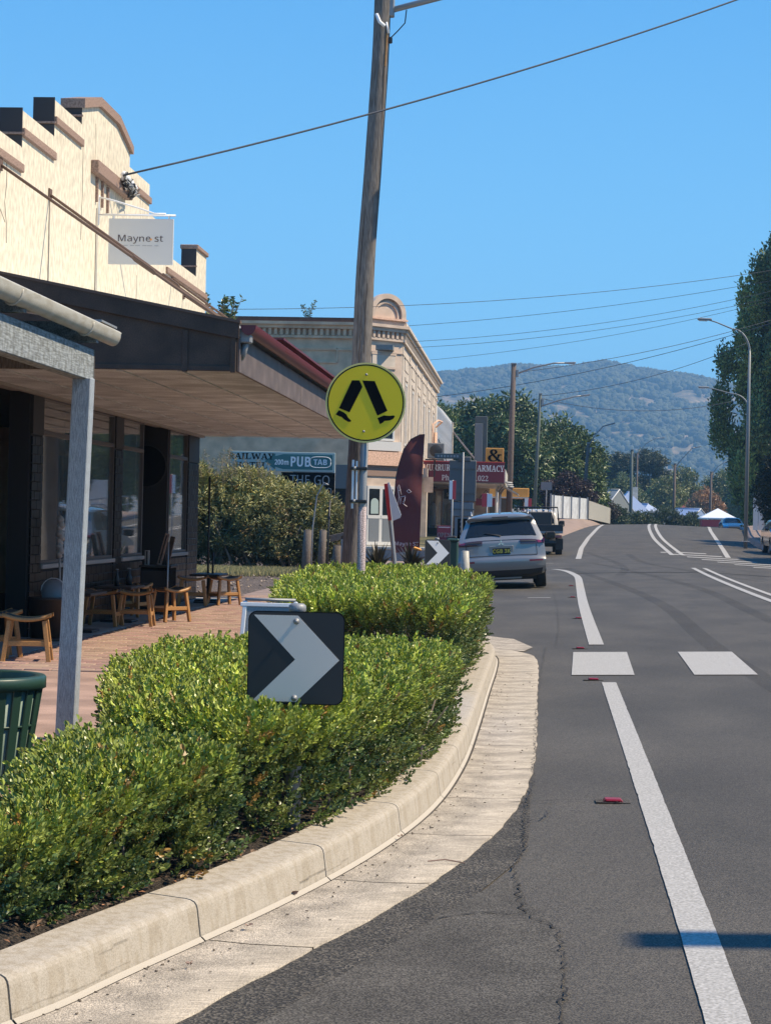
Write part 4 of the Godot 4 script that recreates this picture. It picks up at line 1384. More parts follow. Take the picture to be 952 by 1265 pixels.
# ---------------------------------------------------------------- pharmacy under its awning, further shops, houses
func pharmacy():
	var o := thing("pharmacy_awning", "flat street awning with maroon pharmacy fascia board and white pipe posts", "awning", V(-5.0, base_y(99), 99.0))
	var gy := base_y(104)
	wpart(o, "deck", boxm(V(-3.1, 3.32, 106.0), Vector3(3.9, 0.10, 13.6)), M.greywall)
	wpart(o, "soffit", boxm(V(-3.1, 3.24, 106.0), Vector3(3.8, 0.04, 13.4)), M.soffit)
	var fb := wpart(o, "fascia_board", boxm(V(-3.12, 3.78, 99.0), Vector3(3.96, 0.98, 0.12), 0.01), M.burgundy)
	part(fb, "border", boxm(V(-3.12, 4.28, 98.97), Vector3(4.0, 0.04, 0.14)), M.red)
	part(fb, "border", boxm(V(-3.12, 3.27, 98.97), Vector3(4.0, 0.05, 0.14)), M.fascia)
	text(o, "lettering", "MURRURUNDI PHARMACY", V(-3.13, 3.97, 98.925) - o.position, 0.30, M.whitemetal, 0, 0.70, "Droid Serif", true, 0.02)
	text(o, "lettering", "Ph", V(-4.0, 3.48, 98.925) - o.position, 0.25, M.whitemetal, 0, 0.9, "Droid Serif", false, 0.02)
	text(o, "lettering", "1022", V(-2.25, 3.48, 98.925) - o.position, 0.25, M.whitemetal, 0, 0.9, "Droid Serif", false, 0.02)
	wpart(o, "street_fascia", boxm(V(-1.14, 3.62, 106.0), Vector3(0.1, 0.7, 13.9)), M.offwhite)
	for d in [100.2, 106.0, 112.0]:
		var po := wpart(o, "post", tubem([V(-1.5, gy - 0.2, d), V(-1.5, 3.25, d)], 0.075, 10), M.white)
		part(po, "pipe_bend", tubem([V(-1.5, 2.9, d - 0.1), V(-1.2, 3.35, d - 0.12), V(-0.75, 3.3, d - 0.12)], 0.06, 8), M.galv)
	wpart(o, "side_awning", boxm(V(-0.85, 3.02, 107.0), Vector3(0.9, 0.06, 7.0), 0, Basis(Vector3(0, 0, 1), -0.5)), M.offwhite)

	var f := thing("pharmacy_shop", "pharmacy shop window full of hanging goods behind flag, under maroon board", "shop", V(-5.0, gy, 106.0))
	wpart(f, "back_wall", boxm(V(-5.05, 1.9, 106.4), Vector3(0.1, 3.3, 12.6)), M.darkpaint)
	wpart(f, "cross_wall", boxm(V(-3.6, 1.75, 112.5), Vector3(3.0, 3.0, 0.2)), M.peachcream)
	wpart(f, "stall_riser", boxm(V(-4.0, 0.65, 103.6), Vector3(2.0, 0.7, 0.2)), M.darkwood)
	var win := wpart(f, "window", boxm(V(-4.0, 2.95, 103.6), Vector3(2.05, 0.12, 0.16)), M.browncap)
	for x in [-5.0, -4.35, -3.7, -3.02]:
		part(win, "frame", boxm(V(x, 1.95, 103.6), Vector3(0.07, 1.95, 0.12)), M.browncap)
	part(win, "pane", boxm(V(-4.0, 1.95, 103.62), Vector3(1.95, 1.9, 0.02)), M.pane)
	var cols := [lin(0.5, 0.5, 0.52), lin(0.3, 0.36, 0.42), lin(0.55, 0.42, 0.38), lin(0.05, 0.05, 0.06), lin(0.45, 0.46, 0.44)]
	for k in 5:
		var s := S(true)
		lathe(s, [Vector2(0, 0.55), Vector2(0.1, 0.5), Vector2(0.17, 0.3), Vector2(0.13, 0.0), Vector2(0.17, -0.6), Vector2(0.0, -0.62)], 8, Transform3D(Basis(), V(-4.8 + k * 0.4, 1.75 + 0.1 * (k % 2), 104.1 + 0.2 * (k % 3))))
		wpart(f, "garment", s, mat(cols[k], 0.9))
	wpart(f, "notice", boxm(V(-3.9, 2.75, 103.45), Vector3(0.7, 0.5, 0.05)), M.blackmetal)
	text(f, "lettering", "Sale", V(-3.9, 2.72, 103.41) - f.position, 0.16, M.whitemetal, 0, 1.0, "Droid Sans", false, 0.01)
	var hg := wpart(f, "hanging_board", boxm(V(-2.05, 2.35, 101.0), Vector3(1.0, 0.35, 0.06)), M.burgundy)
	part(hg, "chain", tubem([V(-2.4, 2.5, 101.0), V(-2.05, 2.95, 101.0), V(-1.7, 2.5, 101.0)], 0.02, 5), M.blackmetal)

	var b := thing("white_shop", "white rendered shop with sloping parapet beyond the peach hotel", "building", V(-5.2, gy, 114.6))
	wpart(b, "street_wall", prismm([Vector2(114.6, 0), Vector2(114.6, 7.9), Vector2(122, 8.05), Vector2(137.5, 8.1), Vector2(137.5, 0)], 0.3, wall_xf(-5.35)), M.corrug)
	wpart(b, "side_wall", boxm(V(-11, 4.0, 137.3), Vector3(11.5, 8.0, 0.3)), M.corrug)
	wpart(b, "side_wall", boxm(V(-11, 3.6, 115.0), Vector3(11.5, 7.2, 0.3)), M.corrug)
	wpart(b, "roof", boxm(V(-11, 7.2, 126.0), Vector3(11.3, 0.15, 22.4)), M.roofgrey)
	wpart(b, "corner_trim", boxm(V(-5.17, 4.0, 137.2), Vector3(0.16, 8.1, 0.7)), M.peachcream)
	for k in 22:
		wpart(b, "cladding_rib", boxm(V(-5.18, 5.8, 115.4 + k * 1.0), Vector3(0.06, 4.1, 0.12)), M.corrug)
	wpart(b, "cable", tubem([V(-5.1, 6.0, 115.0), V(-5.0, 5.0, 125.0), V(-4.9, 4.3, 138.0)], 0.03, 5), M.wire)
	wpart(b, "stay", tubem([V(-5.1, 7.4, 137.4), V(-2.6, 4.4, 125.0)], 0.06, 6), M.fascia)

	var pv := thing("blade_sign", "tall grey projecting blade sign above the pharmacy awning", "sign", V(-2.4, 4.0, 103.0))
	part(pv, "front", boxm(Vector3(-0.12, 1.2, 0.1), Vector3(0.40, 2.3, 0.06), 0.01), M.greypanel2)
	part(pv, "casing", boxm(Vector3(0.0, 1.35, -0.25), Vector3(0.62, 2.75, 0.6), 0.02), M.signdark)
	var am := thing("ampersand_sign", "square ochre sign with black ampersand above the maroon pharmacy board", "sign", V(-1.66, 4.25, 101.2))
	part(am, "panel", boxm(Vector3(0, 0.38, 0), Vector3(0.90, 0.86, 0.12), 0.02), M.amber)
	text(am, "lettering", "&", Vector3(0, 0.42, 0.068), 0.60, M.signblack, 0, 1.15, "Droid Serif", true, 0.02)
	part(am, "foot", boxm(Vector3(0, -0.2, 0), Vector3(0.1, 0.4, 0.1)), M.blackmetal)

	var g := thing("box_awning", "orange and white low shop awnings beyond the pharmacy posts", "awning", V(-1.0, base_y(125), 126.0))
	wpart(g, "canopy", boxm(V(-1.6, 3.15, 126.0), Vector3(3.4, 0.55, 9.0), 0.03), M.amber)
	wpart(g, "post", tubem([V(-0.2, 0.6, 122.0), V(-0.2, 2.9, 122.0)], 0.07, 8), M.darkwood)
	wpart(g, "wall", boxm(V(-3.2, 1.9, 131.0), Vector3(4.0, 2.6, 0.2)), M.greypanel)
	wpart(g, "sill", boxm(V(-1.6, 2.85, 121.45), Vector3(3.4, 0.08, 0.1)), M.offwhite)

# simple gabled or hipped house, every one with walls, roof, windows and door
func house(label: String, at: Vector3, w: float, l: float, wall_h: float, rise: float, turn: float, hip: bool, roof: Material, wall: Material, chimney := false):
	var o := thing("house", label, "house", at, "houses below the crest", turn)
	part(o, "wall", boxm(Vector3(0, wall_h / 2, 0), Vector3(w, wall_h, l)), wall)
	var s := S()
	var e := 0.45
	var x := w / 2 + e
	var z := l / 2 + e
	var y := wall_h - 0.1
	var i := (w / 2 if hip else 0.0)
	var A := Vector3(-x, y, z); var B := Vector3(x, y, z); var C := Vector3(x, y, -z); var D := Vector3(-x, y, -z)
	var P := Vector3(0, y + rise, z - i); var Q := Vector3(0, y + rise, -z + i)
	quad(s, A, P, Q, D)
	quad(s, B, C, Q, P)
	tri(s, A, B, P); tri(s, C, D, Q)
	quad(s, A, D, C, B)
	var rf := part(o, "roof", s, roof)
	if not hip:
		for k in [1, -1]:
			part(rf, "barge_board", tubem([Vector3(-x, y, z * k), Vector3(0, y + rise, z * k), Vector3(x, y, z * k)], 0.09, 5), M.white)
	part(rf, "ridge_cap", tubem([P, Q], 0.1, 6), roof)
	if chimney:
		part(rf, "chimney", boxm(Vector3(w * 0.2, y + rise * 0.9, -l * 0.1), Vector3(0.7, 1.8, 0.7)), M.peachcream)
	for k in 2:
		var wn := part(o, "window", boxm(Vector3(-w * 0.25 + k * w * 0.5, wall_h * 0.55, l / 2 + 0.02), Vector3(1.2, 1.3, 0.1)), M.white)
		part(wn, "pane", boxm(Vector3(-w * 0.25 + k * w * 0.5, wall_h * 0.55, l / 2 + 0.06), Vector3(1.0, 1.1, 0.04)), M.autoglass)
	part(o, "door", boxm(Vector3(0, 1.05, l / 2 + 0.03), Vector3(0.95, 2.1, 0.08)), M.darkwood)

func far_buildings():
	var by := func(d: float) -> float: return base_y(d) - 0.1
	house("house with long grey gabled roof left of the blue roofs", V(7.4, 0.2, 226), 5.0, 6, 2.6, 2.5, 0.9, false, M.roofgrey, M.greywall)
	house("house with pale blue hipped roof and chimney below the crest", V(12.3, 0.1, 250), 4.6, 5, 2.6, 2.8, 0.1, true, M.roofblue, M.white, true)
	house("smaller house with pale blue roof right of the chimney house", V(14.9, 0.2, 262), 3.6, 5, 2.4, 1.6, 0.5, true, M.roofblue, M.white)
	house("house with dark red roof among trees beyond the road", V(23.6, 0.6, 300), 4.6, 5, 2.6, 2.2, 0.2, true, M.roofred, M.white)
	house("small cottage with pale blue gable and white posts beside the road", V(19.6, 0.3, 250), 2.9, 3, 2.0, 1.3, 0.9, false, M.roofblue, M.offwhite)
	var t := thing("red_pavilion", "low red walled pavilion with white pointed roof beyond right kerb", "pavilion", V(18.9, 0.75, 203))
	part(t, "wall", boxm(Vector3(0, 0.95, 0), Vector3(3.3, 0.66, 2.6)), M.red)
	part(t, "plinth", boxm(Vector3(0, 0.31, 0), Vector3(3.2, 0.62, 2.5)), M.greywall)
	var s := S()
	for k in 4:
		var c := [Vector3(-1.85, 1.45, 1.5), Vector3(1.85, 1.45, 1.5), Vector3(1.85, 1.45, -1.5), Vector3(-1.85, 1.45, -1.5)]
		tri(s, c[k], c[(k + 1) % 4], Vector3(0, 2.45, 0))
	part(t, "roof", s, M.whitemetal)
	part(t, "valance", boxm(Vector3(0, 1.42, 0), Vector3(3.7, 0.14, 3.0)), M.whitemetal)
	# white marquee across the street; the shop window mirrors it
	var m := thing("marquee", "white pointed marquee mirrored in the dark shop window", "marquee", V(13.2, 0.1, 74))
	s = S()
	var c := [Vector3(-3.4, 2.5, 3.4), Vector3(3.4, 2.5, 3.4), Vector3(3.4, 2.5, -3.4), Vector3(-3.4, 2.5, -3.4)]
	for k in 4:
		var a: Vector3 = c[k]
		var b: Vector3 = c[(k + 1) % 4]
		var m0 := a.lerp(Vector3(0, 4.6, 0), 0.5) - Vector3(0, 0.25, 0)
		var m1 := b.lerp(Vector3(0, 4.6, 0), 0.5) - Vector3(0, 0.25, 0)
		quad(s, a, b, m1, m0)
		tri(s, m0, m1, Vector3(0, 4.6, 0))
		quad(s, a, a - Vector3(0, 0.35, 0), b - Vector3(0, 0.35, 0), b)
	part(m, "canopy", s, M.whitemetal)
	for k in 4:
		part(m, "pole", tubem([c[k], Vector3(c[k].x, 0, c[k].z)], 0.05), M.steel)

func fences():
	# white sheet fence and the raised path on the left before the crest
	var f := thing("sheet_fence", "white corrugated sheet fence on the bank left of the crest", "fence", V(1.7, base_y(126), 126.0))
	for k in 13:
		var t := (k + 0.5) / 13.0
		wpart(f, "sheet", boxm(V(1.45 + 2.55 * t, 2.38 - 0.03 * t, 122.0 + 12.2 * t), Vector3(0.06, 1.36, 0.93), 0, Basis(Vector3.UP, -0.206)), M.corrug)
		if k % 3 == 0:
			wpart(f, "post", boxm(V(1.50 + 2.55 * t, 2.40, 121.6 + 12.2 * t), Vector3(0.09, 1.42, 0.09)), M.galv)
	wpart(f, "post", boxm(V(1.42, 2.4, 121.9), Vector3(0.12, 1.5, 0.12)), M.galv)
	var g := thing("paling_fence", "cream paling fence running downhill past the white sheet fence", "fence", V(3.9, base_y(136), 136.0))
	for k in 26:
		var t := k / 25.0
		wpart(g, "paling", boxm(V(4.05 + 1.75 * t, lerpf(2.32, 1.98, t), 134.6 + 8.6 * t), Vector3(0.06, 1.2 - 0.1 * t, 0.28), 0, Basis(Vector3.UP, -0.2)), M.offwhite)
	wpart(g, "rail", tubem([V(3.98, 2.6, 134.6), V(5.74, 2.2, 143.2)], 0.04, 5), M.offwhite)
	wpart(g, "post", boxm(V(4.0, 2.3, 134.4), Vector3(0.16, 1.5, 0.16)), M.greytimber)
	var s := S(true)
	# sandy bank
	var rows := []
	for i in 15:
		var d := 90.0 + i * 3.6
		var x1 := lerpf(0.9, 5.0, clampf((d - 90.0) / 43.0, 0, 1.1))
		var w := 0.2 + 3.4 * smoothstep(88, 118, d)
		var h := 0.5 * smoothstep(90, 122, d)
		rows.append([V(x1 - w - 3, base_y(d) + h, d), V(x1 - w, base_y(d) + h, d), V(x1 - w * 0.35, base_y(d) + h * 0.8 - 0.02, d), V(x1 - 0.35, base_y(d) + 0.02, d), V(x1 - 0.3, base_y(d) - 0.3, d)])
	for i in 14:
		for j in 4:
			quad(s, rows[i][j], rows[i + 1][j], rows[i + 1][j + 1], rows[i][j + 1])
	struct("bank", s, M.path_far)
	# kerb, path and railing on the right
	s = S(true)
	rows = []
	var k2 := [Vector2(11.6, 74.0), Vector2(10.9, 82.0), Vector2(10.4, 90.0), Vector2(10.9, 100.0), Vector2(12.0, 112.0), Vector2(13.6, 128.0), Vector2(15.5, 142.0)]
	for p in smooth_line(k2, 4):
		var y := road_y(p.x, p.y)
		rows.append([V(p.x - 0.05, y - 0.1, p.y), V(p.x, y + 0.20, p.y), V(p.x + 0.3, y + 0.24, p.y), V(p.x + 3.5, y + 0.26, p.y), V(p.x + 9, y + 0.2, p.y)])
	for i in rows.size() - 1:
		for j in 4:
			quad(s, rows[i][j], rows[i + 1][j], rows[i + 1][j + 1], rows[i][j + 1])
	struct("far_footpath", s, M.path_far)
	var w := thing("railing", "dark pipe railing along the far right kerb under the poplars", "railing", V(11.4, base_y(90), 90.0))
	var top := []
	var midr := []
	for k in 9:
		var d := 86.0 + k * 5.0
		var x: float = interp([Vector2(82, 11.9), Vector2(90, 11.4), Vector2(100, 11.9), Vector2(112, 13.0), Vector2(128, 14.6)], d)
		var y := road_y(x, d) + 0.25
		top.append(V(x, y + 1.05, d))
		midr.append(V(x, y + 0.55, d))
		wpart(w, "post", tubem([V(x, y - 0.1, d), V(x, y + 1.05, d)], 0.05, 6), M.galv)
	wpart(w, "rail", tubem(top, 0.04, 6), M.galv)
	wpart(w, "rail", tubem(midr, 0.035, 6), M.galv)
	var q := thing("white_gate", "white boarded fence panel behind the railing below the poplars", "fence", V(13.0, base_y(112), 112.0))
	for k in 10:
		wpart(q, "board", boxm(V(12.6 + k * 0.29, base_y(112) + 1.3, 113.0), Vector3(0.27, 2.0, 0.06)), M.white)
	wpart(q, "rail", boxm(V(13.9, base_y(112) + 1.6, 113.08), Vector3(2.9, 0.1, 0.08)), M.white)

# ---------------------------------------------------------------- hedges
func sprig_mesh(n: int, L: float, ll: float, lw: float, sd: int, spread := 0.9) -> ArrayMesh:
	var r := RandomNumberGenerator.new()
	r.seed = sd
	var s := S()
	s.set_color(Color(0.5, 0.42, 0.3))
	tri(s, Vector3(-0.0012, 0, 0), Vector3(0.0012, 0, 0), Vector3(0, L, 0))
	for k in n:
		var t := (k + 0.5) / n
		var a := k * 2.4 + r.randf_range(-0.3, 0.3)
		var out := spread * (1.15 - 0.75 * t)
		var dir := Vector3(cos(a) * out, 0.55 + 0.6 * t, sin(a) * out).normalized()
		var v := r.randf_range(0.8, 1.2)
		var young := 0.75 + 0.6 * t
		leaf(s, Vector3(0, L * t, 0), dir, ll * r.randf_range(0.75, 1.1), lw * r.randf_range(0.8, 1.1), Color(v * young, v * young, v * young), r)
	s.generate_normals()
	return s.commit()

func scatter(o: Node3D, called: String, mesh: Mesh, xf: Array, col: Array, m: Material):
	var mm := MultiMesh.new()
	mm.transform_format = MultiMesh.TRANSFORM_3D
	mm.use_colors = true
	mm.mesh = mesh
	mm.instance_count = xf.size()
	for k in xf.size():
		mm.set_instance_transform(k, xf[k])
		mm.set_instance_color(k, col[k])
	var mi := MultiMeshInstance3D.new()
	mi.name = numbered(called, str(o.get_instance_id()))
	mi.multimesh = mm
	mi.material_override = m
	o.add_child(mi)
	stuff(mi)

func aim(dir: Vector3, roll: float, sc: float) -> Basis:
	var y := dir.normalized()
	var x := y.cross(Vector3(0.3, 0.2, 1)).normalized()
	var z := x.cross(y)
	return (Basis(x, y, z) * Basis(Vector3.UP, roll)).scaled_local(Vector3.ONE * sc)

# a clipped hedge on a polygon of (x, d), with its top given by a function
func hedge(called: String, label: String, foot: Array, y0: float, topf: Callable, n: int, sprig: ArrayMesh, sc: float, lush: float, sd: int, stems: int, over := 0.0):
	var poly := PackedVector2Array(foot)
	var lo := Vector2(1e9, 1e9)
	var hi := -lo
	for p in poly:
		lo = lo.min(p)
		hi = hi.max(p)
	var o := thing(called, label, "hedge", V((lo.x + hi.x) / 2, 0.08, (lo.y + hi.y) / 2), "clipped hedges in the kerb bed")
	var r := RandomNumberGenerator.new()
	r.seed = sd
	var nz := FastNoiseLite.new()
	nz.seed = sd
	nz.frequency = 1.6
	nz.fractal_octaves = 2
	var xf := []
	var col := []
	var tries := 0
	while xf.size() < n and tries < n * 14:
		tries += 1
		var p := Vector2(r.randf_range(lo.x, hi.x), r.randf_range(lo.y, hi.y))
		if not Geometry2D.is_point_in_polygon(p, poly):
			continue
		var near := 1e9
		var nrm := Vector2.ZERO
		for k in poly.size():
			var q := Geometry2D.get_closest_point_to_segment(p, poly[k], poly[(k + 1) % poly.size()])
			if q.distance_to(p) < near:
				near = q.distance_to(p)
				nrm = (q - p)
		nrm = nrm.normalized()
		var bump: float = nz.get_noise_2d(p.x * 2.2, p.y * 2.2)
		var top: float = topf.call(p.x, p.y) + 0.05 * bump - 0.045 * pow(clampf(1.0 - near / 0.10, 0, 1), 2.0)
		var y := lerpf(y0, top, 1.0 - pow(r.randf(), 1.6))
		var dt := top - y
		# bare feet and hollows in the sides
		var hol: float = nz.get_noise_3d(p.x * 2.5 + 9, y * 2.5, p.y * 2.5)
		if near < 0.20 and hol > 0.19 and dt > 0.10:
			continue
		if y < y0 + 0.10 + 0.10 * absf(hol) and r.randf() < 0.45 * (0.2 + over * 9.0):
			continue
		if dt > 0.10 and near < over * clampf(-nrm.y * 1.4, 0.2, 1.0) * clampf((dt - 0.06) / 0.16, 0, 1):
			continue
		var deep := minf(near, dt)
		if deep > 0.17 and r.randf() > 0.10:
			continue
		if deep > 0.07 and r.randf() > 0.62:
			continue
		var side := Vector3(nrm.x, 0, -nrm.y)
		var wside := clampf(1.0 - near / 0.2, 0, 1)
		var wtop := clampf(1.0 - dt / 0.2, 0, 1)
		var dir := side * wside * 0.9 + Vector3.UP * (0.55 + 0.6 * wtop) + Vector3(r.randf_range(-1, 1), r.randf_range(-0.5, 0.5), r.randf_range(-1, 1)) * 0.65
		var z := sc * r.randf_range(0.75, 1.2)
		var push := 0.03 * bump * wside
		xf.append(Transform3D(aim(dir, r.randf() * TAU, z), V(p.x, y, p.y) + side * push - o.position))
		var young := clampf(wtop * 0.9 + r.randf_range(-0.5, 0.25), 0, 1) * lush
		var c := Color(0.076, 0.124, 0.040).lerp(Color(0.57, 0.63, 0.09), young)  # paler tops are new growth; deeper base colour paints the shaded sides
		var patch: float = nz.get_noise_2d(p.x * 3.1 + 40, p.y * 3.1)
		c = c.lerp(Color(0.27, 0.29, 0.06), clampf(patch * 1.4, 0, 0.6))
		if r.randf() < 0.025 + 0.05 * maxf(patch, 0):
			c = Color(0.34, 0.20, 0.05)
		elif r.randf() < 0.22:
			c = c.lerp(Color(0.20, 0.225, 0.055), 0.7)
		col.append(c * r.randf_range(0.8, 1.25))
	# tall shoots that have escaped the shears
	for k in int(n * 0.012):
		var p := Vector2(r.randf_range(lo.x, hi.x), r.randf_range(lo.y, hi.y))
		if Geometry2D.is_point_in_polygon(p, poly):
			for j in 2:
				xf.append(Transform3D(aim(Vector3(r.randf_range(-0.25, 0.25), 1, r.randf_range(-0.25, 0.25)), r.randf() * TAU, sc * 0.9), V(p.x, topf.call(p.x, p.y) - 0.015 + 0.03 * j, p.y) - o.position))
				col.append(Color(0.34, 0.37, 0.04))
	# three kinds of shoot: the common one, a coarse leafy one, a short tight one
	var kinds := [sprig, sprig_mesh(10, 0.095, 0.027, 0.0165, sd + 1, 1.0), sprig_mesh(15, 0.06, 0.017, 0.0115, sd + 2, 1.1)]
	for g in 3:
		var gx := []
		var gc := []
		for k in xf.size():
			var w := (k * 7919 + sd) % 10
			if (0 if w < 5 else (1 if w < 7 else 2)) == g:
				gx.append(xf[k])
				gc.append(col[k])
		scatter(o, "leaves", kinds[g], gx, gc, M.hedgeleaf)
	for k in stems:
		var p := Vector2.ZERO
		for t in 30:
			p = Vector2(r.randf_range(lo.x, hi.x), r.randf_range(lo.y, hi.y))
			if Geometry2D.is_point_in_polygon(p, poly): break
		var b := V(p.x, y0 - 0.02, p.y) - o.position
		var h: float = topf.call(p.x, p.y) - y0
		var t1 := b + Vector3(r.randf_range(-0.06, 0.06), h * 0.35, r.randf_range(-0.06, 0.06))
		part(o, "stem", tubem([b, t1, t1 + Vector3(r.randf_range(-0.1, 0.1), h * 0.45, r.randf_range(-0.1, 0.1))], [0.011, 0.008, 0.004], 5), M.twig)
		part(o, "stem", tubem([t1, t1 + Vector3(r.randf_range(-0.15, 0.15), h * 0.4, r.randf_range(-0.15, 0.15))], [0.007, 0.003], 5), M.twig)

func planting_bed():
	# soil behind the kerb
	var s := S(true)
	var k0 := offset_line(KERB, -0.19)
	var line := []
	for p in k0:
		if p.y > 3.0 and p.y < 22.4:
			line.append(p)
	var cols := 5
	var r := RandomNumberGenerator.new()
	r.seed = 6
	var rows := []
	for p in line:
		var row := []
		for j in cols + 1:
			var x := lerpf(p.x, minf(-2.25, p.x - 0.5), float(j) / cols)
			row.append(V(x, 0.085 + (0.03 if j in [1, 2, 3] else 0.0) + r.randf_range(-0.008, 0.008), p.y))
		rows.append(row)
	for i in rows.size() - 1:
		for j in cols:
			quad(s, rows[i][j], rows[i + 1][j], rows[i + 1][j + 1], rows[i][j + 1])
	struct("bed_soil", s, M.soil)
	# litter of dead leaves and bark on it
	var lm := S()
	lm.set_color(Color.WHITE)
	tri(lm, Vector3(-0.5, 0, 0), Vector3(0, 0.15, 0.24), Vector3(0.5, 0, 0)); tri(lm, Vector3(-0.5, 0, 0), Vector3(0.5, 0, 0), Vector3(0, 0.1, -0.24))
	lm.generate_normals()
	var lmesh := lm.commit()
	var bed := thing("leaf_litter", "dead leaves and bark chips on the soil behind the kerb", "leaf litter", V(-1.0, 0.1, 8))
	var xf := []
	var col := []
	for k in 2600:
		var d := 5.0 + 12.0 * pow(r.randf(), 1.5)
		var x := kerb_x(d) - 0.2 - 0.75 * pow(r.randf(), 1.3)
		var z := r.randf_range(0.012, 0.038)
		xf.append(Transform3D(Basis.from_euler(Vector3(r.randf_range(-0.4, 0.4), r.randf() * TAU, r.randf_range(-0.4, 0.4))).scaled(Vector3.ONE * z), V(x, 0.118 + r.randf() * 0.012, d) - bed.position))
		var v := r.randf_range(0.5, 1.2)
		col.append(Color(0.17, 0.11, 0.07) * v if r.randf() < 0.85 else Color(0.42, 0.20, 0.10) * v)
	scatter(bed, "dead_leaves", lmesh, xf, col, M.litter)
	stuff(bed)
	for k in [[-0.845, 7.52, 0.03], [-0.52, 8.9, 0.018], [-0.92, 6.9, 0.02], [-1.02, 6.3, 0.016], [-0.30, 8.25, 0.06]]:
		var names := ["curled brown leaf lying in the gutter joint by second kerb block", "tiny dry leaf on the gutter beneath tallest hedge bay", "small pale scrap of leaf in the gutter near frame bottom", "lone yellowed leaf on gutter slab nearest the camera", "thin reddish twig lying at the gutter edge on gravelly asphalt"]
		var i := [0.03, 0.018, 0.02, 0.016, 0.06].find(k[2])
		var st := S()
		if i == 4:
			tube(st, [Vector3(-0.07, 0, 0), Vector3(0, 0.008, -0.01), Vector3(0.08, 0.0, 0.012)], 0.003, 5)
		else:
			for t in 3:
				leaf(st, Vector3(0, 0.004, 0), Vector3(cos(t * 2.1 + i), 0.25, sin(t * 2.1 + i)).normalized(), k[2], k[2] * 0.6, Color.WHITE, r)
		var lf := thing("fallen_twig" if i == 4 else "fallen_leaf", names[i], "twig" if i == 4 else "leaf", R(k[0], k[1], 0.022))
		part(lf, "blade" if i != 4 else "stick", st, M.browncap)

	var sp := sprig_mesh(12, 0.085, 0.0225, 0.0150, 3)
	var sp2 := sprig_mesh(13, 0.10, 0.030, 0.0140, 4, 0.75)
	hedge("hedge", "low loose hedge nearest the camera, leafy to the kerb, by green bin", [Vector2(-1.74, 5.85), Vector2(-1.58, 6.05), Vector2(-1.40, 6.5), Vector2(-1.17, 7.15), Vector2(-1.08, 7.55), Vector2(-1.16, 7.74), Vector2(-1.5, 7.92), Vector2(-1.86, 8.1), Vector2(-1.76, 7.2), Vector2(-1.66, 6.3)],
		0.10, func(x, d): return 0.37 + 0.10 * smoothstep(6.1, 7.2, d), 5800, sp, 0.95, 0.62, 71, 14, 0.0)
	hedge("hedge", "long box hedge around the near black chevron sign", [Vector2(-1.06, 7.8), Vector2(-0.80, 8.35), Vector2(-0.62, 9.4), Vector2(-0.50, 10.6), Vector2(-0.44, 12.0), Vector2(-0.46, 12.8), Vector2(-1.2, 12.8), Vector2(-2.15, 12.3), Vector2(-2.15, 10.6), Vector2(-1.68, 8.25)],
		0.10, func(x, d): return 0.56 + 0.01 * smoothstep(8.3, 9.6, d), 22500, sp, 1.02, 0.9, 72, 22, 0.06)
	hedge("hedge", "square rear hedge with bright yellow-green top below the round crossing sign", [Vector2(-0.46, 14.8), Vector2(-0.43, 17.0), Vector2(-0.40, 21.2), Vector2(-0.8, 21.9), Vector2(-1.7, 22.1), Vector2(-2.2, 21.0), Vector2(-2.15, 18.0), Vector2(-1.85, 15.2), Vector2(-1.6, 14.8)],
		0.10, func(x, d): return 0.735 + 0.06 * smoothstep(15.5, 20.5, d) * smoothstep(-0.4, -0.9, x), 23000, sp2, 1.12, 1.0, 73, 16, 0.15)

# ---------------------------------------------------------------- vacant lot with its big bush, bollards and hotel sign
func clump_mesh(n: int, rad: float, ll: float, lw: float, sd: int, tall := 1.0) -> ArrayMesh:
	var r := RandomNumberGenerator.new()
	r.seed = sd
	var s := S()
	for k in n:
		var v := Vector3(r.randf_range(-1, 1), r.randf_range(-1, 1), r.randf_range(-1, 1))
		v = v.normalized() * pow(r.randf(), 0.5) * rad
		v.y *= tall
		var dir := (v.normalized() + Vector3(r.randf_range(-0.8, 0.8), r.randf_range(-0.3, 0.9) * tall, r.randf_range(-0.8, 0.8))).normalized()
		var b := r.randf_range(0.7, 1.25)
		leaf(s, v, dir, ll * r.randf_range(0.7, 1.2), lw * r.randf_range(0.7, 1.2), Color(b, b, b), r)
	s.generate_normals()
	return s.commit()

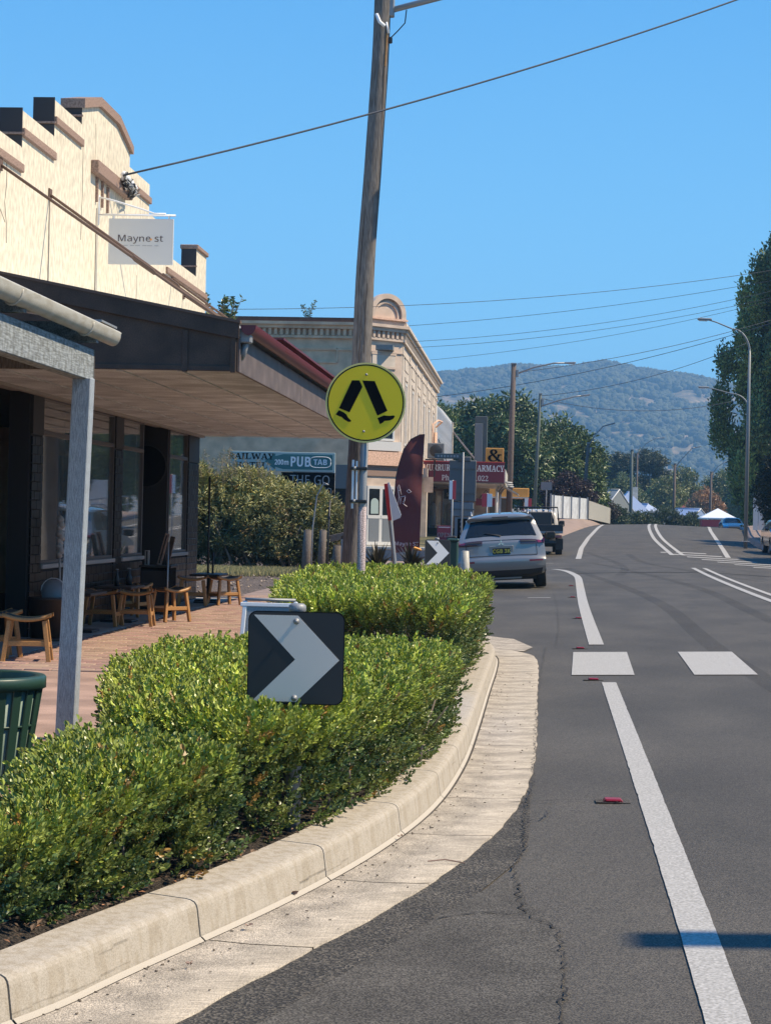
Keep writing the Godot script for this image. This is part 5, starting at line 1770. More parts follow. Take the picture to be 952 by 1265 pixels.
func vacant_lot():
	var s := S(true)
	var r := RandomNumberGenerator.new()
	r.seed = 12
	var rows := []
	for i in 24:
		var row := []
		for j in 14:
			var x := lerpf(-4.86, -16.0, j / 13.0)
			row.append(V(x, base_y(33.0 + i * 2.0) + 0.03 + (r.randf_range(0, 0.10) if j > 0 else 0.0), 33.0 + i * 2.0))
		rows.append(row)
	for i in 23:
		for j in 13:
			quad(s, rows[i][j], rows[i + 1][j], rows[i + 1][j + 1], rows[i][j + 1])
	struct("dirt_lot", s, M.dirt)
	# thin dry grass in front of the bush
	var gs := S()
	gs.set_color(Color.WHITE)
	for k in 9:
		var a := k * 0.7
		tri(gs, Vector3(-0.008, 0, 0).rotated(Vector3.UP, a), Vector3(0.008, 0, 0).rotated(Vector3.UP, a), Vector3(0.05 * cos(a), 0.12, 0.05 * sin(a)))
	gs.generate_normals()
	var gm := gs.commit()
	var xf := []
	var col := []
	for k in 9000:
		var d := r.randf_range(44.0, 48.5)
		var x := r.randf_range(-12, -5.3)
		if r.randf() > smoothstep(43.6, 45.2, d): continue
		xf.append(Transform3D(Basis(Vector3.UP, r.randf() * TAU).scaled(Vector3.ONE * r.randf_range(0.6, 1.5)), V(x, 0.05, d)))
		col.append(Color(0.38, 0.32, 0.16).lerp(Color(0.24, 0.24, 0.10), r.randf()))
	var go := Node3D.new()
	go.name = "dry_grass"
	add_child(go)
	tag(go, "strip of thin dry grass in front of the big bush", "grass")
	scatter(go, "blades", gm, xf, col, M.litter)
	stuff(go)
	xf = []
	col = []
	for k in 220:
		xf.append(Transform3D(Basis.from_euler(Vector3(r.randf(), r.randf() * TAU, r.randf())).scaled(Vector3.ONE * r.randf_range(0.02, 0.06)), V(r.randf_range(-9, -4.9), 0.10, r.randf_range(33.5, 45))))
		col.append(Color(0.28, 0.22, 0.17) * r.randf_range(0.4, 1.3))
	var lt := Node3D.new()
	lt.name = "ground_litter"
	add_child(lt)
	tag(lt, "scattered chips and dead leaves on the bare dirt lot", "litter")
	var cm := S()
	cm.set_color(Color.WHITE)
	box(cm, Vector3.ZERO, Vector3(1, 0.3, 0.6))
	cm.generate_normals()
	scatter(lt, "chips", cm.commit(), xf, col, M.litter)
	stuff(lt)

	# the bush
	var o := thing("big_bush", "large olive bush with bare lower stems hiding part of hotel sign", "bush", V(-6.6, 0.05, 50.0))
	var cl := clump_mesh(26, 0.16, 0.10, 0.034, 21)
	xf = []
	col = []
	var lobes := [[Vector3(-1.3, 1.25, 0), Vector3(1.35, 1.15, 1.3)], [Vector3(0.3, 1.15, 0.2), Vector3(1.5, 1.05, 1.3)], [Vector3(1.35, 0.95, 0.0), Vector3(0.95, 0.95, 1.0)], [Vector3(-0.4, 1.7, -0.2), Vector3(1.2, 0.8, 1.0)], [Vector3(-1.7, 1.8, 0.2), Vector3(0.6, 0.8, 0.6)], [Vector3(0.0, 0.55, 0.5), Vector3(1.9, 0.55, 1.0)], [Vector3(1.2, 1.5, 0.1), Vector3(0.5, 0.55, 0.5)]]
	for k in 5200:
		var lb = lobes[r.randi() % lobes.size()]
		var v := Vector3(r.randfn(), r.randfn(), r.randfn()).normalized() * pow(r.randf(), 0.28)
		var p: Vector3 = lb[0] + v * lb[1]
		if p.y < 0.12: continue
		if p.y < 0.55 and r.randf() < 0.55: continue
		xf.append(Transform3D(Basis.from_euler(Vector3(r.randf() * TAU, r.randf() * TAU, 0)).scaled(Vector3.ONE * r.randf_range(0.7, 1.25)), p))
		var c := Color(0.085, 0.10, 0.045).lerp(Color(0.38, 0.35, 0.12), clampf((p.y - 0.7) / 1.5 + r.randf_range(-0.35, 0.3), 0, 1))  # leaf colour pales with height, painting the sunlit top
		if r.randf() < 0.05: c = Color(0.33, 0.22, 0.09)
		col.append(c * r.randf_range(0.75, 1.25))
	# long sprays standing up out of the top
	for k in 46:
		var b := Vector3(r.randf_range(-1.9, 0.4), 2.0, r.randf_range(-0.7, 0.7))
		var dir := Vector3(r.randf_range(-0.3, 0.3), 1, r.randf_range(-0.3, 0.3)).normalized()
		var L := r.randf_range(0.4, 1.15) * (1.0 - 0.35 * smoothstep(-1.0, 0.4, b.x))
		part(o, "spray", tubem([b, b + dir * L], [0.009, 0.003], 4), M.twig)
		for j in int(L * 9):
			xf.append(Transform3D(Basis.from_euler(Vector3(r.randf() * TAU, r.randf() * TAU, 0)).scaled(Vector3.ONE * 0.36), b + dir * (0.1 + j / 9.0)))
			col.append(Color(0.24, 0.21, 0.10) * r.randf_range(0.7, 1.3))
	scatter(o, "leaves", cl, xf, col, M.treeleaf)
	for k in 26:
		var b := Vector3(r.randf_range(-1.6, 1.7), 0.0, r.randf_range(-0.3, 1.0))
		var t1 := b + Vector3(r.randf_range(-0.4, 0.4), r.randf_range(0.3, 0.6), r.randf_range(-0.1, 0.3))
		part(o, "stem", tubem([b, t1, t1 + Vector3(r.randf_range(-0.6, 0.6), r.randf_range(0.4, 0.9), r.randf_range(-0.2, 0.4))], [0.045, 0.03, 0.014], 6), M.twig)

	# timber bollards, one split, and a paling stub
	var lab := ["leftmost grey timber post beside the bush, with pale split edge", "middle grey timber post beside the bush", "short dark timber post of the row, nearest the big pole"]
	var bx := [[-5.11, 1.08, 0.19], [-4.80, 1.08, 0.17], [-4.50, 0.72, 0.20]]
	for k in 3:
		var b := thing("timber_post", lab[k], "post", V(bx[k][0], 0.02, 47.0 + 0.5 * k), "timber posts beside the bush")
		part(b, "shaft", tubem([Vector3(0, -0.1, 0), Vector3(0.01, bx[k][1] * 0.5, 0), Vector3(0.03, bx[k][1], 0)], [bx[k][2] * 0.58, bx[k][2] * 0.54, bx[k][2] * 0.5], 9), M.greytimber)
		part(b, "top", boxm(Vector3(0.03, bx[k][1] + 0.005, 0), Vector3(bx[k][2] * 0.6, 0.02, bx[k][2] * 0.6), 0.006), M.greytimber)
	var hb := thing("timber_stub", "pale weathered board fixed across the short posts near the big pole", "board", V(-4.42, 0.95, 47.6))
	part(hb, "board", boxm(Vector3.ZERO, Vector3(0.40, 0.16, 0.05), 0.008, Basis(Vector3(0, 0, 1), 0.25)), M.greytimber)
	part(hb, "paling", boxm(Vector3(0.12, -0.42, 0.0), Vector3(0.10, 0.92, 0.05), 0.008), M.galv)
	part(hb, "paling", boxm(Vector3(0.25, -0.42, 0.05), Vector3(0.07, 0.95, 0.05), 0.008), M.greytimber)

	# hotel sign
	var g := thing("hotel_sign", "teal Railway Hotel sign with arrow reading 200m PUB TAB above bush", "sign", V(-6.8, 2.93, 56.0))
	part(g, "board", boxm(Vector3(0, 0, 0), Vector3(2.94, 0.54, 0.06), 0.008), M.paleteal)
	part(g, "arrow", prismm([Vector2(-0.50, 0.0), Vector2(-0.20, 0.23), Vector2(-0.20, 0.15), Vector2(0.02, 0.21), Vector2(1.40, 0.21), Vector2(1.40, -0.21), Vector2(0.02, -0.21), Vector2(-0.20, -0.15), Vector2(-0.20, -0.23)], 0.012, Transform3D(Basis(), Vector3(0, 0, 0.032))), M.teal)
	text(g, "lettering", "RAILWAY", Vector3(-0.88, 0.13, 0.034), 0.17, M.signblack, 0, 1.08, "Droid Serif", true, 0.008)
	text(g, "lettering", "HOTEL", Vector3(-0.88, -0.12, 0.034), 0.17, M.signblack, 0, 1.08, "Droid Serif", true, 0.008)
	text(g, "lettering", "200m", Vector3(-0.02, -0.02, 0.044), 0.14, M.whitemetal, 0, 0.80, "Droid Sans", true, 0.008)
	text(g, "lettering", "PUB", Vector3(0.50, 0.0, 0.044), 0.27, M.whitemetal, 0, 0.80, "Droid Sans", true, 0.008)
	text(g, "lettering", "TAB", Vector3(1.06, 0.0, 0.044), 0.15, M.whitemetal, 0, 1.0, "Droid Sans", true, 0.008)
	var ov := []
	for k in 25:
		var t := TAU * k / 24
		ov.append(Vector3(1.06 + 0.29 * signf(cos(t)) * pow(absf(cos(t)), 0.6), 0.15 * signf(sin(t)) * pow(absf(sin(t)), 0.6), 0.042))
	part(g, "badge_outline", tubem(ov, 0.011, 5), M.whitemetal)
	var lb := part(g, "lower_board", boxm(Vector3(0.72, -0.62, 0), Vector3(1.5, 0.66, 0.05), 0.006), M.signblack)
	text(lb, "lettering", "THE GO", Vector3(0.78, -0.50, 0.03), 0.26, M.galv, 0, 0.9, "Droid Sans", false, 0.008)
	text(lb, "lettering", "& CO", Vector3(1.14, -0.80, 0.03), 0.18, M.galv, 0, 0.9, "Droid Sans", false, 0.008)
	for x in [-1.42, 1.44]:
		part(g, "post", boxm(Vector3(x, -1.45, -0.03), Vector3(0.06, 3.0, 0.06)), M.whitemetal)
	# thin bowed stakes in the bush
	var st := thing("bent_pole", "thin bowed grey pole curving up in front of bush", "pole", V(-4.9, 0.0, 46.2))
	part(st, "pole", tubem([Vector3(0, 0, 0), Vector3(0.02, 1.2, 0), Vector3(0.10, 1.9, 0), Vector3(0.26, 2.2, 0), Vector3(0.36, 2.15, 0)], 0.018, 6), M.galv)
	part(st, "foot", boxm(Vector3(0, 0.02, 0), Vector3(0.12, 0.04, 0.12)), M.galv)
	var st2 := thing("dark_stake", "thin dark stake upright in front of bush beside bowed pole", "stake", V(-4.56, 0.0, 46.4))
	part(st2, "stake", tubem([Vector3(0, 0, 0), Vector3(0.04, 1.8, 0)], 0.022, 6), M.blackmetal)
	part(st2, "tie", boxm(Vector3(0.03, 1.4, 0), Vector3(0.06, 0.05, 0.06)), M.blackmetal)

# ---------------------------------------------------------------- trees
func tree(called: String, label: String, at: Vector3, trunk_h: float, lobes: Array, n: int, clump: ArrayMesh, sc: float, dark: Color, pale: Color, sd: int, cat := "tree", group := "", up := false, limbs := 6):
	var o := thing(called, label, cat, at, group)
	var r := RandomNumberGenerator.new()
	r.seed = sd
	var xf := []
	var col := []
	var tot := 0.0
	for l in lobes:
		tot += pow(l[1].x * l[1].y * l[1].z, 0.667)
	for l in lobes:
		var cnt := int(n * pow(l[1].x * l[1].y * l[1].z, 0.667) / tot)
		var tone := r.randf_range(-0.15, 0.15)
		for k in cnt:
			var v := Vector3(r.randfn(), r.randfn(), r.randfn()).normalized()
			# knobbly outline: boughs stand out, hollows between them
			var knob := 1.0 + 0.16 * sin(v.x * 5.0 + sd) * sin(v.y * 6.0 + 1.7) + 0.12 * sin(v.z * 7.0 + v.x * 4.0 + sd * 0.3)
			if knob < 0.93 and r.randf() < 0.5: continue
			var p: Vector3 = l[0] + v * l[1] * knob * pow(r.randf(), 0.22)
			if p.y < 0.2: continue
			var b := Basis(Vector3.UP, r.randf() * TAU) if up else Basis.from_euler(Vector3(r.randf() * TAU, r.randf() * TAU, 0))
			xf.append(Transform3D(b.scaled(Vector3.ONE * sc * r.randf_range(0.65, 1.3)), p))
			col.append(dark.lerp(pale, clampf(0.4 + tone + r.randf_range(-0.4, 0.4), 0, 1)) * r.randf_range(0.75, 1.25))
	scatter(o, "crown", clump, xf, col, M.treeleaf)
	var rad := trunk_h * 0.05 + 0.12
	part(o, "trunk", tubem([Vector3(0, -0.5, 0), Vector3(0.05, trunk_h * 0.5, 0), Vector3(0.0, trunk_h, 0.05), lobes[0][0] + Vector3(0, lobes[0][1].y * 0.4, 0)], [rad, rad * 0.8, rad * 0.65, rad * 0.2], 9), M.bark)
	for k in limbs:
		var l = lobes[k % lobes.size()]
		var e: Vector3 = l[0] + Vector3(r.randf_range(-0.6, 0.6), r.randf_range(-0.2, 0.7), r.randf_range(-0.6, 0.6)) * l[1]
		var b := Vector3(0, trunk_h * r.randf_range(0.6, 1.0), 0)
		part(o, "limb", tubem([b, b.lerp(e, 0.5) + Vector3(0, 0.2, 0), e], [rad * 0.45, rad * 0.3, rad * 0.1], 6), M.bark)

func trees():
	var c1 := clump_mesh(24, 0.55, 0.34, 0.15, 51)
	var c2 := clump_mesh(20, 0.55, 0.40, 0.17, 52)
	var pop := clump_mesh(18, 0.20, 0.15, 0.09, 53, 2.7)
	var by := func(d: float) -> float: return base_y(d) - 0.15
	var grp := "big dark trees behind the pharmacy"
	var dk := Color(0.074, 0.109, 0.046)
	var pl := Color(0.264, 0.323, 0.128)
	tree("broad_tree", "big dark tree leftmost behind white shop and grey blade sign", V(-6.4, by.call(160), 160), 3.0, [[Vector3(0, 6.4, 0), Vector3(3.4, 3.4, 3.2)], [Vector3(-1.6, 5.0, 1.0), Vector3(2.6, 3.4, 2.6)], [Vector3(1.8, 5.4, 0.8), Vector3(2.2, 3.0, 2.4)]], 2300, c1, 1.0, dk, pl, 61, "tree", grp)
	tree("broad_tree", "tallest dark tree of the clump, right behind the second timber pole", V(-2.2, by.call(158), 158), 3.0, [[Vector3(0, 6.6, 0), Vector3(3.2, 3.7, 3.0)], [Vector3(1.6, 5.2, 0.8), Vector3(2.4, 3.4, 2.4)], [Vector3(-1.2, 4.4, 1.0), Vector3(2.2, 3.2, 2.2)]], 2300, c1, 1.0, dk, pl, 62, "tree", grp)
	tree("broad_tree", "rounded dark tree right of the green lamp pole, above white fence", V(2.2, by.call(162), 162), 2.6, [[Vector3(-0.4, 5.8, 0), Vector3(2.8, 2.9, 2.8)], [Vector3(1.6, 4.4, 0.5), Vector3(2.3, 3.0, 2.2)], [Vector3(0.2, 3.0, 1.2), Vector3(2.6, 2.4, 2.0)]], 2200, c1, 1.0, dk, pl, 63, "tree", grp)
	tree("dark_pine", "blackish pointed tree peeping above gap between two big dark trees", V(0.9, by.call(172), 172), 3.0, [[Vector3(0, 7.4, 0), Vector3(1.1, 1.8, 1.1)], [Vector3(0, 5.6, 0), Vector3(1.7, 2.0, 1.6)]], 700, c1, 0.8, Color(0.016, 0.026, 0.016), Color(0.046, 0.058, 0.033), 64)
	tree("purple_shrub", "dull purple leaved shrub behind white sheet fence", V(2.9, by.call(141) + 0.6, 142), 0.6, [[Vector3(0, 1.5, 0), Vector3(1.8, 1.3, 1.2)]], 700, c1, 0.5, Color(0.039, 0.021, 0.023), Color(0.104, 0.058, 0.052), 65, "shrub")
	tree("brown_shrub", "bronze shrub beside the fence's downhill end", V(5.4, by.call(165), 165), 0.8, [[Vector3(0, 1.9, 0), Vector3(1.7, 1.6, 1.3)]], 600, c1, 0.5, Color(0.039, 0.036, 0.026), Color(0.111, 0.078, 0.052), 66, "shrub")
	# trees beyond the crest
	var g2 := "trees beyond the crest"
	tree("gum_tree", "tall open gum with bare limbs behind the grey pole beyond crest", V(15.8, -0.6, 310), 5.5, [[Vector3(-4.2, 9.0, 0), Vector3(2.6, 1.5, 2.0)], [Vector3(-1.2, 11.2, 0), Vector3(2.9, 1.6, 2.2)], [Vector3(2.6, 11.6, 0), Vector3(2.6, 1.7, 2.0)], [Vector3(4.6, 9.2, 0), Vector3(1.6, 1.2, 1.6)], [Vector3(0.5, 8.0, 0.5), Vector3(3.0, 1.6, 2.0)]], 1900, c2, 0.75, Color(0.058, 0.072, 0.042), Color(0.130, 0.150, 0.085), 67, "tree", g2, false, 12)
	for q in [["dull green tree left of the open gum, above the grey roof", 8.6, 300, 12.2, 4.2], ["leafy tree directly behind blue chimney roof", 14.0, 295, 10.6, 4.0], ["olive green tree behind the slim middle pole", 20.0, 300, 10.8, 4.2], ["pale green tree left of the orange autumn tree", 23.6, 310, 12.6, 4.2], ["dark grey-green tree behind the furthest lamp pole", 28.2, 300, 11.6, 4.4], ["dark tree at the foot of the poplars behind red pavilion", 32.0, 290, 12.6, 4.6], ["dim tree filling gap between the big clump and open gum", 5.0, 290, 12.6, 3.6]]:
		var h: float = q[3]
		var w: float = q[4]
		var pale := Color(0.416, 0.410, 0.140) if q[0].begins_with("pale") or q[0].begins_with("olive") else Color(0.261, 0.292, 0.115)
		tree("broad_tree", q[0], V(q[1], by.call(q[2]), q[2]), h * 0.3, [[Vector3(0, h * 0.66, 0), Vector3(w * 0.62, h * 0.36, w * 0.6)], [Vector3(-w * 0.45, h * 0.5, 0.5), Vector3(w * 0.5, h * 0.32, w * 0.5)], [Vector3(w * 0.5, h * 0.48, 0.5), Vector3(w * 0.5, h * 0.34, w * 0.5)]], 1300, c2, 0.95, Color(0.093, 0.121, 0.053), pale, int(q[1] * 10) + 70, "tree", g2)
	tree("autumn_tree", "orange brown autumn tree beyond the red roofed house", V(23.7, -0.4, 275), 1.8, [[Vector3(0, 4.5, 0), Vector3(1.8, 2.0, 1.8)], [Vector3(1.3, 3.7, 0.4), Vector3(1.4, 1.6, 1.4)], [Vector3(-1.2, 3.6, 0.4), Vector3(1.2, 1.5, 1.3)]], 1000, c2, 0.7, Color(0.260, 0.130, 0.058), Color(0.546, 0.312, 0.156), 88)
	for q in [["mid green shrub mass right of blue roofs at road edge", 14.0, 205, 2.5, 3.2], ["rounded dark shrub left of small cottage beside road", 17.2, 215, 2.2, 2.6], ["pale flowering shrub at the foot of the grey pole", 10.8, 195, 1.7, 1.9], ["low green shrub in front of the long grey roof", 8.2, 190, 1.9, 1.6]]:
		tree("roadside_shrub", q[0], V(q[1], by.call(q[2]) + 0.9, q[2]), 0.5, [[Vector3(0, q[3] * 0.7, 0), Vector3(q[4] * 0.6, q[3] * 0.6, 1.2)], [Vector3(q[4] * 0.45, q[3] * 0.5, 0.3), Vector3(q[4] * 0.45, q[3] * 0.45, 1.0)]], 620, c1, 0.55, Color(0.039, 0.058, 0.023), Color(0.143, 0.169, 0.065), int(q[1] * 7), "shrub", "shrubs at the road edge beyond the crest")
	# poplars on the right
	var pr := RandomNumberGenerator.new()
	pr.seed = 19
	var column := func(h: float, w: float, low: float) -> Array:
		var a := []
		for k in 46:
			var t := pow(k / 45.0, 0.85)
			var ww := w * (0.35 + 0.8 * sin(PI * minf(t / maxf(low, 0.1) * 0.5, 0.5) + PI * 0.5 * clampf((t - low) / (1.0 - low), 0, 1) * 0.96))
			var az := k * 2.4 + pr.randf_range(-0.4, 0.4)
			var off := ww * pr.randf_range(0.45, 1.12)
			a.append([Vector3(off * cos(az), 1.4 + (h - 2.4) * t, off * sin(az)), Vector3(ww * 0.27, h * 0.06, ww * 0.27)])
		for k in 5:
			a.append([Vector3(0, 2.5 + (h - 5.0) * k / 4.0, 0), Vector3(w * 0.42 * (1.0 - 0.16 * k), h * 0.13, w * 0.42 * (1.0 - 0.16 * k))])
		return a
	var gp := "poplars along the right kerb"
	tree("poplar", "tallest dark poplar cut by the right edge of frame", V(20.3, by.call(150), 150), 2.5, column.call(29.0, 2.9, 0.3), 5600, pop, 1.8, Color(0.067, 0.104, 0.042), Color(0.226, 0.283, 0.104), 91, "tree", gp, true)
	tree("poplar", "bushy poplar leaning left, sunlit yellow-green put into its leaf colour, behind curved lamp", V(17.2, by.call(152), 152), 2.5, column.call(21.0, 2.55, 0.3), 4200, pop, 1.65, Color(0.094, 0.132, 0.048), Color(0.415, 0.452, 0.113), 92, "tree", gp, true)  # brighter leaf colours paint the sunlit look of this poplar
	tree("poplar", "slim dark poplar at the left of poplar row", V(20.4, by.call(168), 168), 2.5, column.call(17.5, 2.2, 0.35), 3000, pop, 1.65, Color(0.067, 0.104, 0.042), Color(0.226, 0.283, 0.104), 93, "tree", gp, true)
	tree("cypress_hedge", "blackish dense evergreen below the poplars at right frame edge", V(12.3, by.call(98), 98), 1.0, [[Vector3(0, 2.7, 0), Vector3(1.3, 2.5, 2.2)], [Vector3(1.6, 2.6, 0), Vector3(1.8, 2.4, 2.4)]], 2200, c1, 0.42, Color(0.010, 0.017, 0.009), Color(0.031, 0.044, 0.018), 94, "shrub")
	# across the street, outside the picture: the shop windows mirror them
	for k in 7:
		tree("street_tree", "dark street tree across the road, mirrored in the black shop windows", V(15.5 + 1.2 * (k % 2), by.call(40 + k * 9), 40 + k * 9.0), 2.0, [[Vector3(0, 4.6, 0), Vector3(2.6, 2.6, 3.2)], [Vector3(1.4, 3.6, 1.2), Vector3(2.2, 2.2, 2.6)], [Vector3(0, 2.4, -0.5), Vector3(2.0, 1.8, 3.0)]], 1100, c1, 1.0, dk, pl, 130 + k, "tree", "street trees mirrored in shop windows")

# ---------------------------------------------------------------- poles, lamps and wires
func lamp_head(o: Node3D, at: Vector3, dir: Vector3):
	var b := Basis.looking_at(dir, Vector3.UP)
	var s := S()
	box(s, at, Vector3(0.26, 0.10, 0.62), b, 0.03)
	var h := part(o, "lamp_head", s, M.galv)
	part(h, "diffuser", boxm(at - Vector3(0, 0.06, 0) + dir * 0.06, Vector3(0.19, 0.04, 0.36), 0.012, b), M.signgrey)

func wire(label: String, a: Vector3, b: Vector3, sag: float, r := 0.0095):
	var o := thing("overhead_wire", label, "wire", a)
	var pts := []
	for k in 25:
		var t := k / 24.0
		pts.append((b - a) * t - Vector3(0, sag * 4.0 * t * (1.0 - t), 0))
	part(o, "strand", tubem(pts, r, 5), M.wire)

func poles():
	# the big leaning timber pole
	var o := thing("utility_pole", "tall leaning weathered timber power pole behind the round crossing sign", "power pole", V(-2.86, 0, 33.0))
	var s := S(true)
	var rg := RandomNumberGenerator.new()
	rg.seed = 8
	var rings := []
	var sides := 22
	for i in 46:
		var y := -0.2 + i * 0.26
		var c := Vector3(0.034 * y + 0.025 * sin(y * 0.9) - 0.02, y, 0)
		var row := []
		for k in sides:
			var a := TAU * k / sides
			var rr := 0.168 - 0.0035 * y + 0.006 * sin(a * 5.0 + y * 0.6) + 0.004 * sin(a * 11.0 + y * 0.25) + 0.003 * sin(y * 3.0 + a * 3.0)
			row.append(c + Vector3(cos(a), 0, sin(a)) * rr)
		rings.append(row)
	for i in 45:
		for k in sides:
			quad(s, rings[i][k], rings[i + 1][k], rings[i + 1][(k + 1) % sides], rings[i][(k + 1) % sides])
	part(o, "shaft", s, M.pole)
	# splits in the timber, a shake where the bark side has torn away
	for k in [[0.4, 3.2, 6.8], [-0.5, 4.0, 7.8], [0.9, 6.2, 9.0], [-0.1, 2.4, 4.9], [0.65, 7.6, 9.5]]:
		var pts := []
		for j in 14:
			var y: float = lerpf(k[1], k[2], j / 13.0)
			var a: float = PI / 2 - k[0] + 0.05 * sin(y * 2.3 + k[0] * 9)
			pts.append(Vector3(0.034 * y + 0.025 * sin(y * 0.9) - 0.02 + cos(a) * (0.165 - 0.0035 * y), y, sin(a) * (0.165 - 0.0035 * y)))
		part(o, "split", tubem(pts, [0.002, 0.006, 0.008, 0.009, 0.01, 0.01, 0.01, 0.01, 0.009, 0.008, 0.007, 0.006, 0.004, 0.002], 5), M.bark)
	part(o, "splinter", boxm(Vector3(0.40, 9.05, 0.10), Vector3(0.04, 0.55, 0.03), 0.01, Basis(Vector3(0, 0, 1), -0.05)), M.honey)
	part(o, "bracket", boxm(Vector3(0.47, 9.78, 0.0), Vector3(0.10, 0.34, 0.14), 0.015), M.galv)
	part(o, "lamp_arm", tubem([Vector3(0.48, 9.72, 0.02), Vector3(1.3, 9.93, 0.05), Vector3(3.2, 10.4, 0.1)], 0.05, 8), M.galv)
	lamp_head(o, Vector3(3.5, 10.45, 0.1), Vector3(1, 0.1, 0).normalized())
	part(o, "insulator", tubem([Vector3(0.24, 9.62, 0.15), Vector3(0.30, 9.48, 0.19), Vector3(0.38, 9.42, 0.17)], 0.03, 7), M.whitemetal)
	part(o, "clamp", boxm(Vector3(0.46, 9.22, 0.04), Vector3(0.08, 0.10, 0.08), 0.015), M.blackmetal)
	part(o, "drop_cable", tubem([Vector3(0.72, 9.72, 0.03), Vector3(0.70, 9.5, 0.05), Vector3(0.58, 9.36, 0.06), Vector3(0.46, 9.24, 0.06)], 0.010, 5), M.blackmetal)
	part(o, "clamp", tubem([Vector3(0.40, 9.5, 0.1), Vector3(0.44, 9.32, 0.1)], 0.02, 6), M.whitemetal)

	# service wire from the gable over the street
	wire("thick black service wire rising from cream gable across the sky", V(-5.12, 5.62, 25.0), V(9.2, 13.4, 37.3), 0.42, 0.0135)
	wire("uppermost of the thin wires, passing behind leaning pole", V(-10.63, 7.75, 62.0), V(12.0, 11.7, 77.5), 0.55)
	wire("second wire from the top, from arched hotel pediment to poplars", V(-5.3, 9.43, 84.0), V(12.5, 12.15, 84.5), 0.3)
	wire("third wire from the top, leaving the hotel cornice", V(-4.9, 8.98, 86.0), V(12.6, 12.4, 90.5), 0.45)
	wire("fourth wire from the top, just under the third at hotel cornice", V(-4.9, 8.72, 86.0), V(12.6, 12.1, 90.5), 0.45)
	wire("fifth wire, thin and fading in beside the fourth before poplars", V(-5.0, 9.3, 100.0), V(13.0, 12.9, 100.5), 0.4)
	wire("wire sloping from hotel's far end past second timber pole to poplars", V(-5.3, 8.2, 112.0), V(14.0, 12.9, 112.0), 0.5, 0.016)
	wire("steeper wire crossing the ridge of hill toward the poplars", V(-0.9, 9.7, 113.0), V(14.2, 13.7, 121.0), 0.35, 0.016)
	wire("wire climbing right from the green pole's top to poplars", V(0.75, 10.0, 138.0), V(14.5, 13.8, 138.0), 0.6, 0.018)
	wire("slack low wire hanging right from green pole over hillside", V(0.8, 9.84, 138.0), V(14.0, 10.1, 142.0), 0.75, 0.018)
	wire("short wire coming from the left to the green pole's head", V(-6.0, 7.9, 139.0), V(0.74, 9.84, 138.0), 0.2, 0.016)

	var lamp_pole := func(label: String, base: Vector3, top: Vector3, r: float, m: Material, arm: Array):
		var p := thing("lamp_pole", label, "lamp pole", base)
		part(p, "shaft", tubem([Vector3(0, -0.4, 0), (top - base) * 0.5, top - base], [r * 1.15, r, r * 0.85], 10), m)
		if arm.size() > 0:
			var pts := []
			for a in arm: pts.append((a as Vector3) - base)
			part(p, "arm", tubem(pts, 0.05, 7), M.galv)
			var n := pts.size()
			var dir: Vector3 = ((pts[n - 1] - pts[n - 2]) as Vector3).normalized()
			lamp_head(p, pts[n - 1] + dir * 0.3, dir)
		part(p, "cap", boxm(top - base + Vector3(0, 0.03, 0), Vector3(r * 1.9, 0.08, r * 1.9), 0.01), M.galv)
		part(p, "bracket", boxm(top - base + Vector3(r + 0.04, -0.5, 0), Vector3(0.14, 0.4, 0.18), 0.01), M.galv)
		return p
	lamp_pole.call("brown timber lamp pole rising behind the pharmacy awning", V(-1.0, base_y(112), 112), V(-0.9, 10.1, 112), 0.165, M.poletimber, [V(-0.8, 9.55, 112), V(0.2, 9.95, 112), V(1.3, 10.2, 112), V(1.9, 10.22, 112)])
	lamp_pole.call("slim green grey lamp pole right of the brown timber pole", V(0.48, base_y(138), 138), V(0.74, 10.12, 138), 0.12, M.polegreen, [V(0.8, 9.3, 138), V(2.0, 9.72, 138), V(3.1, 10.0, 138), V(3.5, 10.06, 138)])
	var p4 = lamp_pole.call("dark lamp pole with steep arm at the right of big tree clump", V(4.15, base_y(152), 152), V(4.46, 7.38, 152), 0.14, M.poletimber, [V(4.48, 7.16, 152), V(4.96, 8.04, 152), V(5.52, 8.68, 152), V(5.84, 8.78, 152)])
	part(p4, "crossarm", boxm(Vector3(0.4, 5.9, 0), Vector3(0.8, 0.1, 0.1)), M.poletimber)
	lamp_pole.call("plain grey pole without a lamp in front of open gum", V(10.15, base_y(200), 200), V(10.15, 8.71, 200), 0.17, M.polegreen, [])
	lamp_pole.call("faint lamp pole half hidden in the open gum tree", V(13.9, base_y(260), 260), V(13.9, 10.6, 260), 0.14, M.poletimber, [V(14.0, 10.4, 260), V(14.93, 11.76, 260), V(16.2, 12.5, 260), V(16.7, 12.53, 260)])
	lamp_pole.call("dark slim lamp pole beyond the crest, middle of the road's far end", V(15.05, base_y(210), 210), V(15.08, 7.75, 210), 0.16, M.poletimber, [V(15.1, 7.4, 210), V(15.9, 8.4, 210), V(16.8, 9.4, 210), V(17.1, 9.46, 210)])
	lamp_pole.call("furthest small lamp pole left of the poplars and red pavilion", V(21.45, base_y(240), 240), V(21.5, 7.79, 240), 0.17, M.poletimber, [V(21.5, 7.4, 240), V(22.2, 8.4, 240), V(22.9, 8.9, 240), V(23.2, 9.0, 240)])
